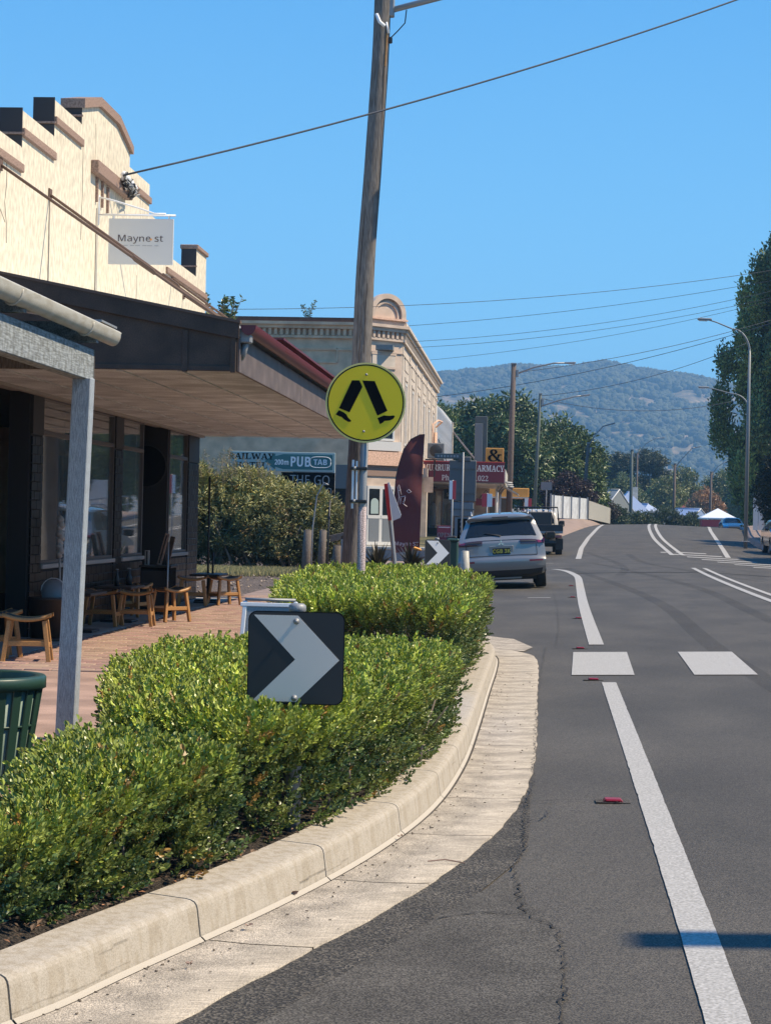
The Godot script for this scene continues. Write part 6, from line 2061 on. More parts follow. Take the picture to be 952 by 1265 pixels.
	var curve := func(label: String, base: Vector3, h: float, reach: float):
		var p := thing("curved_lamp", label, "lamp pole", base)
		var pts := [Vector3(0, -0.3, 0), Vector3(0, h * 0.5, 0), Vector3(0, h * 0.86, 0)]
		for k in 9:
			var t := PI / 2 * k / 8.0
			pts.append(Vector3(-reach * 0.36 * (1 - cos(t)), h * 0.86 + (h * 0.11) * sin(t), 0))
		pts.append(Vector3(-reach * 0.7, h * 1.0, 0))
		pts.append(Vector3(-reach * 0.86, h * 1.01, 0))
		var rad := []
		for k in pts.size(): rad.append(0.085 if k < 2 else 0.062 - 0.0028 * k)
		part(p, "shaft", tubem(pts, rad, 10), M.lampsteel)
		lamp_head(p, Vector3(-reach * 0.93, h * 1.012, 0), Vector3(-1, 0.03, 0).normalized())
		part(p, "base_plate", boxm(Vector3(0, 0.1, 0), Vector3(0.36, 0.05, 0.36), 0.01), M.galv)
		return p
	curve.call("tall steel lamp with arm curving left in front of poplars", V(9.62, road_y(9.62, 90) + 0.2, 90), 9.75, 2.15)
	curve.call("second curved lamp, only its arm showing left of the poplars", V(13.35, base_y(125) + 0.2, 125), 8.4, 2.95)
	# the lamp whose head throws the bar of shadow on the road
	curve.call("street lamp beyond frame throwing shadow bar across the edge line", V(9.92, 0.2, 6.66), 8.0, 2.95)

# ---------------------------------------------------------------- signs
func rounded_rect(w: float, h: float, r: float) -> Array:
	var a := []
	for q in [[1, 1, 0.0], [-1, 1, 0.5], [-1, -1, 1.0], [1, -1, 1.5]]:
		for k in 5:
			var t: float = PI * (q[2] + 0.5 * k / 4.0)
			a.append(Vector2(q[0] * (w / 2 - r) + r * cos(t), q[1] * (h / 2 - r) + r * sin(t)))
	return a

func bolt(o: Node3D, at: Vector3, r := 0.008):
	var s := S(true)
	lathe(s, [Vector2(0, 0.012), Vector2(r * 0.8, 0.011), Vector2(r, 0.006), Vector2(r, 0.0), Vector2(r * 1.7, -0.001), Vector2(r * 1.7, -0.004)], 8, Transform3D(Basis(Vector3.RIGHT, PI / 2), at))
	part(o, "bolt", s, M.galv)

func chevron(label: String, at: Vector3, size: float, turn: float, back: Material, face: Material) -> Node3D:
	var o := thing("chevron_sign", label, "road sign", at, "", turn)
	var k := size / 0.40
	part(o, "plate", prismm(rounded_rect(0.40 * k, 0.385 * k, 0.035 * k), 0.004), back)
	var xf := Transform3D(Basis().scaled(Vector3(k, k, 1)), Vector3(0, 0, 0.0032))
	part(o, "arrow", prismm([Vector2(-0.177, 0.176), Vector2(0.005, 0.176), Vector2(0.180, -0.006), Vector2(0.005, -0.181), Vector2(-0.178, -0.181), Vector2(-0.003, -0.006)], 0.002, xf), face)
	part(o, "rim", prismm(rounded_rect(0.392 * k, 0.377 * k, 0.033 * k), 0.001, Transform3D(Basis(), Vector3(0, 0, 0.0016))), M.blackmetal)
	bolt(o, Vector3(-0.001, 0.152, 0.006))
	bolt(o, Vector3(-0.003, -0.166, 0.006))
	part(o, "post", tubem([Vector3(0.0, -at.y - 0.1, -0.042), Vector3(0.0, 0.20 * k + 0.005, -0.042)], 0.032, 12), M.galv)
	var s := S(true)
	lathe(s, [Vector2(0.0, 0.225), Vector2(0.026, 0.224), Vector2(0.036, 0.215), Vector2(0.036, 0.195), Vector2(0.032, 0.19)], 16, Transform3D(Basis(), Vector3(0.0, 0.20 * (k - 1.0), -0.042)))
	part(o, "cap", s, M.galv)
	for y in [0.152, -0.166]:
		part(o, "bracket", boxm(Vector3(0, y, -0.024), Vector3(0.09, 0.03, 0.04), 0.004), M.galv)
	return o

func signs():
	# pedestrian crossing sign
	var o := thing("crossing_sign", "round fluorescent yellow crossing sign with black walking legs on pipe", "road sign", V(-1.535, 2.49, 19.0))
	o.rotation.y = 0.03
	var R0 := 0.378
	var s := S()
	lathe(s, [Vector2(0, -0.003), Vector2(R0, -0.003), Vector2(R0, 0.003), Vector2(0, 0.003)], 64, Transform3D(Basis(Vector3.RIGHT, PI / 2), Vector3.ZERO))
	part(o, "rim", s, M.fluorim)
	s = S()
	lathe(s, [Vector2(R0 * 0.955, 0.003), Vector2(R0 * 0.955, 0.0046), Vector2(R0 * 0.925, 0.0046), Vector2(R0 * 0.925, 0.003)], 64, Transform3D(Basis(Vector3.RIGHT, PI / 2), Vector3.ZERO))
	part(o, "ring", s, M.signblack)
	s = S()
	lathe(s, [Vector2(0, 0.0042), Vector2(R0 * 0.922, 0.0042), Vector2(R0 * 0.922, 0.003)], 64, Transform3D(Basis(Vector3.RIGHT, PI / 2), Vector3.ZERO))
	part(o, "face", s, M.fluoro)
	var kx := R0 / 403.0
	var pic := func(pts: Array):
		var a := []
		for p in pts: a.append(Vector2((p[0] - 471) * kx, -(p[1] - 556) * kx))
		part(o, "walking_legs", prismm(a, 0.002, Transform3D(Basis(), Vector3(0, 0, 0.0062))), M.signblack)
	pic.call([[330, 334], [404, 334], [436, 398], [312, 656], [206, 616]])
	pic.call([[432, 334], [558, 338], [692, 634], [592, 684]])
	pic.call([[206, 636], [254, 658], [282, 680], [300, 712], [330, 738], [326, 752], [300, 752], [258, 728], [232, 704], [214, 700], [174, 680]])
	pic.call([[594, 708], [658, 680], [710, 684], [758, 678], [768, 690], [752, 712], [716, 730], [664, 736], [650, 752], [620, 770]])
	bolt(o, Vector3(0.002, 0.265, 0.005))
	bolt(o, Vector3(-0.012, -0.27, 0.005))
	part(o, "post", tubem([Vector3(-0.01, -2.55, -0.05), Vector3(-0.012, -0.95, -0.05), Vector3(0.0, 0.34, -0.05)], 0.038, 14), M.galv)
	part(o, "lichen_sleeve", tubem([Vector3(-0.010, -2.5, -0.05), Vector3(-0.011, -0.98, -0.05)], 0.0405, 14), M.lichen)
	for y in [0.265, -0.27]:
		part(o, "bracket", boxm(Vector3(-0.005, y, -0.036), Vector3(0.11, 0.035, 0.06), 0.004), M.galv)
	for y in [-0.62, -0.93]:
		part(o, "clamp", boxm(Vector3(-0.05, y, -0.04), Vector3(0.16, 0.03, 0.10), 0.005), M.blackmetal)
	part(o, "back_rail", boxm(Vector3(-0.105, -0.77, -0.02), Vector3(0.022, 0.46, 0.02), 0.003), M.whitemetal)
	part(o, "back_rail", boxm(Vector3(-0.070, -0.75, -0.02), Vector3(0.018, 0.40, 0.02), 0.003), M.whitemetal)
	for y in [-0.62, -0.93]:
		bolt(o, Vector3(-0.088, y, 0.01), 0.012)

	chevron("near black chevron sign with pale grey arrow set in the long hedge", V(-0.94, 0.815, 8.35), 0.40, 0.06, M.signblack, M.reflective)
	chevron("far dark grey chevron sign with bright white arrow beside the silver car", V(-1.37, 0.895, 31.5), 0.415, 0.34, M.signdark, M.whitemetal)

	# leaning no stopping sign
	var n := thing("leaning_sign", "red and white sign bent nearly edge-on atop leaning grey post", "road sign", V(-1.72, 0.05, 27.5))
	var post := tubem([Vector3(0.0, 0.0, 0), Vector3(-0.05, 0.7, 0), Vector3(-0.13, 1.36, 0), Vector3(-0.19, 1.83, 0)], 0.030, 10)
	part(n, "post", post, M.galv)
	var bb := Basis(Vector3(0, 0, 1), 0.13)
	part(n, "plate", boxm(Vector3(-0.165, 1.58, 0.035), Vector3(0.055, 0.50, 0.012), 0.002, bb * Basis(Vector3.UP, -0.5)), M.red)
	part(n, "plate", prismm([Vector2(0, 0.27), Vector2(0.03, 0.28), Vector2(0.15, -0.18), Vector2(0.13, -0.22), Vector2(0.02, -0.25)], 0.006, Transform3D(bb * Basis(Vector3.UP, -0.25), Vector3(-0.145, 1.57, 0.04))), M.whitemetal)

	# street name post, its name blade, and the backs of the signs on it
	var st := thing("sign_cluster", "grey backs of several signs stacked on a slim street name post", "road sign", V(-1.72, 0.0, 54.0))
	part(st, "post", tubem([Vector3(0, -0.1, 0.08), Vector3(0, 3.22, 0.08)], 0.026, 10), M.galv)
	part(st, "name_blade", boxm(Vector3(-0.40, 3.11, 0.08), Vector3(0.72, 0.14, 0.03), 0.005), M.signdark)
	for k in 7:
		part(st, "letter_bar", boxm(Vector3(-0.66 + k * 0.085, 3.11, 0.098), Vector3(0.05, 0.06, 0.004)), M.galv)
	part(st, "back_plate", boxm(Vector3(0.0, 2.46, 0.0), Vector3(0.72, 1.10, 0.05), 0.02), M.greypanel)
	part(st, "back_plate", boxm(Vector3(0.03, 3.03, 0.0), Vector3(0.36, 0.16, 0.05), 0.02), M.greypanel)
	part(st, "back_plate", boxm(Vector3(0.02, 1.70, 0.0), Vector3(0.58, 0.38, 0.05), 0.02), M.greypanel2)
	part(st, "low_plate", boxm(Vector3(0.06, 1.18, 0.0), Vector3(0.50, 0.62, 0.04), 0.01), M.greypanel2)
	part(st, "low_panel", boxm(Vector3(0.06, 1.18, 0.024), Vector3(0.34, 0.54, 0.012)), M.signblack)
	for k in 8:
		part(st, "pale_spot", boxm(Vector3(-0.01 + 0.14 * (k % 2), 0.98 + 0.13 * (k / 2), 0.033), Vector3(0.05, 0.05, 0.008), 0.003), M.whitemetal)
	for y in [2.8, 2.15, 1.7]:
		part(st, "brace", boxm(Vector3(0.0, y, 0.04), Vector3(0.66, 0.04, 0.03)), M.greypanel)
	for q in [["parking sign half red half white, left of the sign backs", -1.84, 50.0, 2.38, 0.16, 0.46, false], ["parking sign red and white seen above the silver car roof", -1.22, 62.0, 2.24, 0.31, 0.40, true], ["small parking sign red and white past the pharmacy posts", 0.05, 90.0, 2.44, 0.31, 0.38, false]]:
		var p := thing("parking_sign", q[0], "road sign", V(q[1], 0, q[2]))
		part(p, "post", tubem([Vector3(0, -0.1, -0.04), Vector3(0, q[3] + 0.02, -0.04)], 0.022, 8), M.galv)
		var w: float = q[4]
		part(p, "white_half", boxm(Vector3(w * 0.25 * (1 if q[6] else -1), q[3] - q[5] / 2, 0), Vector3(w / 2, q[5], 0.012), 0.002), M.whitemetal)
		part(p, "red_half", boxm(Vector3(w * 0.25 * (-1 if q[6] else 1), q[3] - q[5] / 2, 0), Vector3(w / 2, q[5], 0.012), 0.002), M.red)
	var bs := thing("small_street_sign", "small grey sign on thin post left of white sheet fence", "road sign", V(1.2, base_y(128), 128))
	part(bs, "post", tubem([Vector3(0, 0, 0), Vector3(0, 2.6, 0)], 0.04, 6), M.galv)
	part(bs, "plate", boxm(Vector3(0, 2.45, 0.05), Vector3(0.7, 0.5, 0.03)), M.greypanel2)

	# feather flag
	var f := thing("feather_flag", "maroon feather flag with chair drawing, curving to a point", "flag", V(-3.4, 0.02, 58.0))
	var fs := S(true)
	var left := [Vector2(-0.42, 0.40), Vector2(-0.40, 1.2), Vector2(-0.385, 2.0), Vector2(-0.35, 2.6), Vector2(-0.27, 2.97), Vector2(-0.15, 3.38), Vector2(0.05, 3.68), Vector2(0.32, 3.83)]
	var right := [Vector2(0.36, 0.50), Vector2(0.37, 1.2), Vector2(0.38, 2.0), Vector2(0.39, 2.6), Vector2(0.40, 2.97), Vector2(0.415, 3.38), Vector2(0.43, 3.68), Vector2(0.44, 3.84)]
	var grid := []
	for i in 29:
		var row := []
		var t := i / 28.0 * 7.0
		var j := mini(int(t), 6)
		for k in 11:
			var u := k / 10.0
			var p: Vector2 = (left[j] as Vector2).lerp(left[j + 1], t - j).lerp((right[j] as Vector2).lerp(right[j + 1], t - j), u)
			row.append(Vector3(p.x, p.y, 0.04 * sin(u * 5.0 + p.y * 2.2) * u + 0.02 * sin(p.y * 6.0 + u * 3.0)))
		grid.append(row)
	for i in 28:
		for k in 10:
			quad(fs, grid[i][k], grid[i + 1][k], grid[i + 1][k + 1], grid[i][k + 1])
	part(f, "cloth", fs, M.flag)
	var pl := [Vector3(-0.44, 0.0, -0.01)]
	for q in left: pl.append(Vector3(q.x - 0.012, q.y, -0.01))
	part(f, "pole", tubem(pl, 0.014, 6), M.blackmetal)
	part(f, "base", boxm(Vector3(-0.2, 0.06, 0), Vector3(0.7, 0.12, 0.5), 0.03), M.blackmetal)
	var dr := func(a: Array):
		var pts := []
		for p in a: pts.append(Vector3(-0.42 + (p[0] - 340) * 0.00325, 3.84 - (p[1] - 48) * 0.00355, 0.075))
		part(f, "chair_line", tubem(pts, 0.011, 5), M.flagline)
	dr.call([[380, 632], [390, 560], [376, 480], [386, 462], [410, 545]])
	dr.call([[384, 510], [404, 505]])
	dr.call([[390, 566], [445, 552], [440, 590], [425, 600]])
	dr.call([[405, 570], [402, 620]])
	dr.call([[420, 610], [438, 622], [462, 638]])
	dr.call([[445, 560], [432, 615]])
	dr.call([[455, 512], [475, 500], [497, 518], [475, 528], [455, 512]])
	text(f, "lettering", "Mayne ST", Vector3(-0.02, 0.68, 0.07), 0.105, M.flagline, 0, 1.1)
	var op := thing("open_sign", "small maroon OPEN board standing at the pharmacy door", "sign", V(-2.55, 0.02, 63.0))
	part(op, "board", boxm(Vector3(0, 0.95, 0), Vector3(0.44, 0.52, 0.04), 0.01, Basis(Vector3.RIGHT, -0.08)), M.burgundy)
	text(op, "lettering", "OPEN", Vector3(0, 0.92, 0.035), 0.13, M.galv, 0, 0.85, "Droid Serif", false, 0.01)
	part(op, "leg", boxm(Vector3(-0.18, 0.35, 0), Vector3(0.04, 0.7, 0.04)), M.darkwood)
	part(op, "leg", boxm(Vector3(0.18, 0.35, 0), Vector3(0.04, 0.7, 0.04)), M.darkwood)
	part(op, "header", boxm(Vector3(0, 1.16, 0.028), Vector3(0.36, 0.03, 0.01)), M.flagline)

# ---------------------------------------------------------------- street furniture
func make_stool(label: String, at: Vector3, turn: float) -> Node3D:
	var o := thing("stool", label, "stool", at, "saddle stools outside the cafe", turn)
	# curved seat of laths
	var s := S()
	var n := 10
	for k in n:
		var t0 := -0.5 + float(k) / n
		var t1 := -0.5 + float(k + 1) / n
		var y0 := 0.385 + 0.16 * t0 * t0
		var y1 := 0.385 + 0.16 * t1 * t1
		var mid := Vector3((t0 + t1) / 2 * 0.40, (y0 + y1) / 2, 0)
		var ang := atan2(y1 - y0, 0.04)
		part(o, "seat_lath", boxm(mid, Vector3(0.0385, 0.022, 0.25), 0.003, Basis(Vector3(0, 0, 1), ang)), M.woven)
	for z in [-0.135, 0.135]:
		s = S(true)
		var pts := []
		for k in 9:
			var t := -0.5 + k / 8.0
			pts.append(Vector3(t * 0.43, 0.365 + 0.17 * t * t, z))
		for k in 8:
			var a: Vector3 = pts[k]
			var b: Vector3 = pts[k + 1]
			var h := Vector3(0, 0.035, 0)
			var w := Vector3(0, 0, 0.016)
			quad(s, a + w, a + w + h, b + w + h, b + w); quad(s, b - w, b - w + h, a - w + h, a - w)
			quad(s, a + h + w, a + h - w, b + h - w, b + h + w); quad(s, a - w, a + w, b + w, b - w)
		for k in [0, 8]:
			var a: Vector3 = pts[k]
			quad(s, a + Vector3(0, 0, -0.016), a + Vector3(0, 0.035, -0.016), a + Vector3(0, 0.035, 0.016), a + Vector3(0, 0, 0.016))
		part(o, "seat_rail", s, M.honey)
	for sx in [-1, 1]:
		for sz in [-1, 1]:
			var top := Vector3(0.155 * sx, 0.375, 0.115 * sz)
			var bot := Vector3(0.205 * sx, 0.0, 0.145 * sz)
			var d := (top - bot).normalized()
			var xx := d.cross(Vector3(0, 0, 1)).normalized()
			part(o, "leg", boxm((top + bot) / 2, Vector3(0.040, (top - bot).length(), 0.040), 0.004, Basis(-xx, d, xx.cross(d) * -1.0).orthonormalized()), M.honey)
		part(o, "stretcher", boxm(Vector3(0.185 * sx, 0.15, 0), Vector3(0.022, 0.045, 0.25), 0.003), M.honey)
	for sz in [-1, 1]:
		part(o, "stretcher", boxm(Vector3(0, 0.17, 0.132 * sz), Vector3(0.35, 0.045, 0.022), 0.003), M.honey)
	return o

func street_furniture():
	var st := make_stool("honey wooden saddle stool nearest the camera, behind green bin", V(-4.46, 0.04, 18.0), 0.15)
	copy_of(st, V(-4.86, 0.05, 18.35), "wooden stool at frame's left edge partly behind the nearest stool", 0.6)
	copy_of(st, V(-4.64, 0.05, 24.0), "sunlit pale stool in front of dark table below shop window", 0.05)
	copy_of(st, V(-5.0, 0.05, 23.8), "shaded dark stool left of the sunlit stool", -0.1)
	copy_of(st, V(-4.44, 0.05, 25.2), "stool right of the sunlit pale stool, by the black cabinet", 0.9)
	copy_of(st, V(-4.92, 0.05, 29.8), "left stool of far pair near bare dirt", 0.1)
	copy_of(st, V(-4.52, 0.05, 30.3), "rightmost stool, beside the dark parasol pole and dirt lot", 0.75)
	copy_of(st, V(-5.08, 0.05, 26.2), "stool tucked in the shade against the black cabinet", 1.3)
	# tables
	var tb := thing("cafe_table", "dark cafe table in the shade of awning below large window", "table", V(-5.02, 0.04, 24.9), "dark cafe tables")
	part(tb, "top", boxm(Vector3(0, 0.44, 0), Vector3(0.46, 0.035, 0.9), 0.01), M.darkwood)
	part(tb, "column", tubem([Vector3(0, 0, 0), Vector3(0, 0.43, 0)], 0.035), M.blackmetal)
	part(tb, "foot", boxm(Vector3(0, 0.02, 0), Vector3(0.4, 0.03, 0.4), 0.008), M.blackmetal)
	copy_of(tb, V(-4.85, 0.04, 30.9), "round edged dark table by parasol pole at shop's far end")
	copy_of(tb, V(-5.02, 0.04, 22.6), "dark cafe table hidden mostly behind the blue timber post")
	for q in [["small dark bottle on cafe table beneath large window", V(-5.0, 0.50, 24.6), 0.03], ["black salt pot on the cafe table beside dark bottle", V(-4.95, 0.50, 25.1), 0.04]]:
		var b := thing("table_pot", q[0], "bottle", q[1])
		var s := S(true)
		lathe(s, [Vector2(0, 0), Vector2(q[2], 0), Vector2(q[2], 0.10), Vector2(q[2] * 0.4, 0.15), Vector2(q[2] * 0.4, 0.20), Vector2(0, 0.20)], 10)
		part(b, "body", s, M.blackmetal)
		part(b, "lid", boxm(Vector3(0, 0.205, 0), Vector3(q[2], 0.015, q[2]), 0.003), M.galv)
	# black cabinet with leaning boards
	var cb := thing("black_cabinet", "black box cabinet standing by the recessed shop doorway", "cabinet", V(-4.98, 0.04, 27.3))
	part(cb, "body", boxm(Vector3(0, 0.33, 0), Vector3(0.40, 0.60, 0.5), 0.008), M.signblack)
	part(cb, "top", boxm(Vector3(0, 0.645, 0), Vector3(0.44, 0.03, 0.54), 0.006), M.darkpaint)
	part(cb, "door", boxm(Vector3(-0.02, 0.33, 0.253), Vector3(0.34, 0.52, 0.012), 0.004), M.dark)
	var lb := [["tall timber board leaning on the black cabinet top", 0.02, 0.44, M.browncap, -0.25], ["second slimmer board leaning right of the tall one", 0.12, 0.40, M.darkwood, -0.2], ["small pale carton standing on black cabinet's left", -0.15, 0.2, M.sillpale, 0.0]]
	for q in lb:
		var b := thing("leaning_board", q[0], "board", V(-4.98 + q[1], 0.70, 27.25))
		part(b, "board", boxm(Vector3(-q[4] * 0.2, q[2] / 2, 0), Vector3(0.06, q[2], 0.05), 0.004, Basis(Vector3(0, 0, 1), q[4])), q[3])
		part(b, "edge", boxm(Vector3(-q[4] * 0.2, q[2] / 2, 0.026), Vector3(0.02, q[2] * 0.9, 0.006), 0, Basis(Vector3(0, 0, 1), q[4])), M.darkwood)
	var rod := thing("steel_rod", "pale upright steel rod standing in front of the black cabinet", "rod", V(-4.80, 0.04, 27.0))
	part(rod, "rod", tubem([Vector3(0, 0, 0), Vector3(0, 0.98, 0)], 0.013, 8), M.steel)
	part(rod, "foot", boxm(Vector3(0, 0.012, 0), Vector3(0.16, 0.024, 0.16), 0.005), M.blackmetal)
	var par := thing("parasol_pole", "thin dark parasol pole rising through far cafe table", "pole", V(-4.88, 0.04, 31.0))
	part(par, "pole", tubem([Vector3(0, 0, 0), Vector3(-0.01, 1.95, 0)], 0.016, 8), M.blackmetal)
	part(par, "sleeve", tubem([Vector3(0.07, 0.42, 0), Vector3(0.07, 0.78, 0)], 0.016, 8), M.blackmetal)
	part(par, "foot", boxm(Vector3(0, 0.03, 0), Vector3(0.36, 0.06, 0.36), 0.015), M.blackmetal)
	var pot := thing("planter", "rusty brown planter pot behind blue post by the doorway pier", "planter", V(-5.0, 0.04, 21.0))
	var s := S(true)
	lathe(s, [Vector2(0, 0.02), Vector2(0.17, 0.02), Vector2(0.20, 0.42), Vector2(0.215, 0.43), Vector2(0.215, 0.46), Vector2(0.19, 0.46), Vector2(0.18, 0.40), Vector2(0, 0.40)], 18)
	part(pot, "pot", s, M.darkwood)
	part(pot, "saucer", boxm(Vector3(0, 0.015, 0), Vector3(0.36, 0.03, 0.36), 0.01), M.rustrod)
	var hang := thing("rope_ornament", "pale knotted rope ornament hanging beside the tiled pier", "ornament", V(-5.14, 0.45, 22.1))
	for k in 9:
		var st2 := S(true)
		lathe(st2, [Vector2(0, -0.06), Vector2(0.035 + 0.012 * (k % 2), -0.03), Vector2(0.045 - 0.006 * (k % 3), 0.0), Vector2(0.03, 0.03), Vector2(0, 0.05)], 7, Transform3D(Basis(Vector3(1, 0, 0), 0.3 * (k % 3)), Vector3(0.012 * sin(k * 2.0), 0.86 - k * 0.048, 0)))
		part(hang, "knot", st2, M.sillpale)
	part(hang, "cord", tubem([Vector3(0, 0.46, 0), Vector3(0.01, 0.2, 0), Vector3(-0.01, -0.2, 0)], 0.012, 6), M.sillpale)
	var dish := thing("white_dish", "pale round dish leaning at the foot of tiled pier", "dish", V(-4.98, 0.56, 21.15))
	s = S(true)
	lathe(s, [Vector2(0, 0.02), Vector2(0.07, 0.02), Vector2(0.13, -0.01), Vector2(0.135, -0.02), Vector2(0.06, 0.0), Vector2(0, 0.0)], 18, Transform3D(Basis(Vector3(1, 0, 0), 1.2), Vector3.ZERO))
	part(dish, "dish", s, M.galv)
	part(dish, "rim", tubem(ring_pts(0.133, 18, Vector3(0, 0, -0.02)), 0.006, 5), M.signgrey)

	# A-frame board
	var a := thing("sandwich_board", "white framed sandwich board standing behind near chevron sign", "sandwich board", V(-1.70, 0.02, 13.5))
	for q in [[1, 0.16], [-1, -0.16]]:
		var b := Basis(Vector3.RIGHT, -q[1])
		var off := Vector3(0, 0, 0.13 * q[0])
		for x in [-0.19, 0.19]:
			part(a, "leg", boxm(off + b * Vector3(x + (0.0), 0.40, 0) , Vector3(0.028, 0.84, 0.022), 0.004, b * Basis(Vector3(0, 0, 1), 0.05 * signf(x))), M.whitemetal)
		part(a, "panel", boxm(off + b * Vector3(0, 0.43, 0), Vector3(0.34, 0.70, 0.012), 0, b), M.galv)
		part(a, "rail", boxm(off + b * Vector3(0, 0.795, 0.0), Vector3(0.40, 0.028, 0.026), 0.004, b), M.whitemetal)
	part(a, "hinge", tubem([Vector3(-0.17, 0.82, 0), Vector3(0.17, 0.82, 0)], 0.012, 6), M.galv)

	# slatted bin
	var bn := thing("slatted_bin", "dark green slatted street bin with pale liner at left edge", "bin", V(-2.72, 0.04, 10.0))
	var rt := 0.315
	var rb := 0.245
	for k in 22:
		var t := TAU * k / 22 + 0.09
		var top := Vector3(cos(t) * rt, 0.50, sin(t) * rt)
		var bot := Vector3(cos(t) * rb, 0.03, sin(t) * rb)
		var up := (top - bot).normalized()
		var tan := Vector3(-sin(t), 0, cos(t))
		part(bn, "slat", boxm((top + bot) / 2, Vector3(0.052, 0.48, 0.012), 0.003, Basis(tan, up, tan.cross(up))), M.binsgreen)
	s = S(true)
	lathe(s, [Vector2(0.24, 0.02), Vector2(0.305, 0.49), Vector2(0.29, 0.49), Vector2(0.22, 0.03), Vector2(0, 0.03)], 32)
	part(bn, "liner", s, M.binliner)
	s = S(true)
	lathe(s, [Vector2(0.322, 0.47), Vector2(0.334, 0.475), Vector2(0.334, 0.525), Vector2(0.325, 0.535), Vector2(0.285, 0.535), Vector2(0.28, 0.525), Vector2(0.28, 0.48)], 40)
	part(bn, "rim", s, M.binsgreen)
	part(bn, "hoop", tubem(circle_y(0.283, 36, 0.29), 0.007, 6), M.binsgreen)
	s = S(true)
	lathe(s, [Vector2(0.252, 0.0), Vector2(0.268, 0.0), Vector2(0.272, 0.04), Vector2(0.256, 0.045)], 36)
	part(bn, "base_ring", s, M.binsgreen)

	var gb := thing("green_bin", "narrow dark green bin standing left of the silver car", "bin", V(-1.22, 0.02, 34.0))
	part(gb, "body", boxm(Vector3(0, 0.52, 0), Vector3(0.17, 1.02, 0.4), 0.02), M.binsgreen)
	part(gb, "lid", boxm(Vector3(0, 1.05, 0), Vector3(0.20, 0.05, 0.44), 0.015), M.binsgreen)
	var gy := thing("pale_stump", "pale weathered stump between the green bin and silver car", "stump", V(-1.08, 0.0, 36.0))
	part(gy, "stump", tubem([Vector3(0, 0, 0), Vector3(0.01, 0.5, 0), Vector3(0.0, 0.86, 0)], [0.10, 0.085, 0.07], 9), M.offwhite)
	part(gy, "top", boxm(Vector3(0, 0.86, 0), Vector3(0.09, 0.02, 0.09), 0.005), M.galv)
	var wall := thing("low_wall", "low grey concrete wall behind spiky plants at flag's foot", "wall", V(-3.6, 0.0, 66.0))
	part(wall, "wall", boxm(Vector3(0, 0.2, 0), Vector3(3.6, 0.42, 0.3), 0.02), M.greywall)
	part(wall, "coping", boxm(Vector3(0, 0.45, 0), Vector3(3.7, 0.10, 0.36), 0.02), M.offwhite)
	# spiky plants
	var r := RandomNumberGenerator.new()
	r.seed = 77
	for q in [["dark spiky plant left of leaning sign post behind hedge", V(-2.62, 0.20, 36.0), 80], ["dark spiky plant with orange flower right of leaning post", V(-2.12, 0.20, 37.5), 80], ["small bright green plant at the foot of sign cluster", V(-1.55, 0.08, 45.0), 16]]:
		var p := thing("spiky_plant", q[0], "plant", q[1])
		var green := q[0].begins_with("small") as bool
		for k in q[2]:
			var az := r.randf() * TAU
			var el := r.randf_range(0.25, 1.35)
			var L := r.randf_range(0.35, 0.62)
			var dir := Vector3(cos(az) * cos(el), sin(el), sin(az) * cos(el))
			var b0 := Vector3(0, 0.25, 0)
			var e := b0 + dir * L - Vector3(0, 0.12 * (1.0 - sin(el)), 0)
			var sd := dir.cross(Vector3.UP).normalized() * 0.034
			var md := b0.lerp(e, 0.5) + Vector3(0, 0.05, 0)
			var ls := S()
			ls.set_color(Color(0.13, 0.17, 0.03) if green else Color(0.03, 0.035, 0.022).lerp(Color(0.07, 0.05, 0.03), r.randf()))
			quad(ls, b0 - sd * 0.6, md - sd, md + sd, b0 + sd * 0.6)
			tri(ls, md - sd, e, md + sd)
			part(p, "blade", ls, M.treeleaf)
		part(p, "stem", tubem([Vector3(0, 0, 0), Vector3(0, 0.3, 0)], 0.05), M.bark)
		if q[0].contains("orange"):
			part(p, "flower", boxm(Vector3(0.12, 0.66, 0.1), Vector3(0.16, 0.05, 0.08), 0.02, Basis(Vector3(0, 0, 1), -0.3)), M.orange)

func circle_y(r: float, n: int, y: float) -> Array:
	var a := []
	for k in n + 1:
		a.append(Vector3(r * cos(TAU * k / n), y, r * sin(TAU * k / n)))
	return a

func road_details():
	var pos := [[0.46, 10.18], [0.62, 18.0], [0.62, 22.45], [0.78, 29.45], [0.88, 37.64], [1.0, 44.31]]
	var lab := ["red raised road marker nearest the camera, left of edge line", "red road marker just before the first zebra bar", "red road marker just past the first zebra bar", "fourth red road marker, right of parked car's rear", "fifth red road marker, tiny, level with the silver car", "sixth and smallest red road marker beside the edge line bend"]
	var first: Node3D = null
	for k in pos.size():
		var at := R(pos[k][0], pos[k][1], 0.004)
		if first == null:
			first = thing("road_marker", lab[k], "road marker", at, "red raised road markers")
			part(first, "base", prismm([Vector2(-0.052, 0), Vector2(-0.038, 0.015), Vector2(0.038, 0.015), Vector2(0.052, 0)], 0.085), M.markerred)
			part(first, "reflector", boxm(Vector3(0, 0.011, 0.045), Vector3(0.074, 0.012, 0.008), 0.002, Basis(Vector3.RIGHT, -0.5)), M.redlens)
			part(first, "glue_pad", boxm(Vector3(0, 0.001, 0), Vector3(0.17, 0.003, 0.12)), M.grime)
		else:
			copy_of(first, at, lab[k])

# ---------------------------------------------------------------- vehicles
# Side view outline (z backwards is +, y up) swept across the width; widths taper with height.
func hw_of(tab: Array, y: float) -> float:
	if y <= tab[0].x: return tab[0].y
	for i in tab.size() - 1:
		if y <= tab[i + 1].x:
			return lerpf(tab[i].y, tab[i + 1].y, (y - tab[i].x) / (tab[i + 1].x - tab[i].x))
	return tab[tab.size() - 1].y

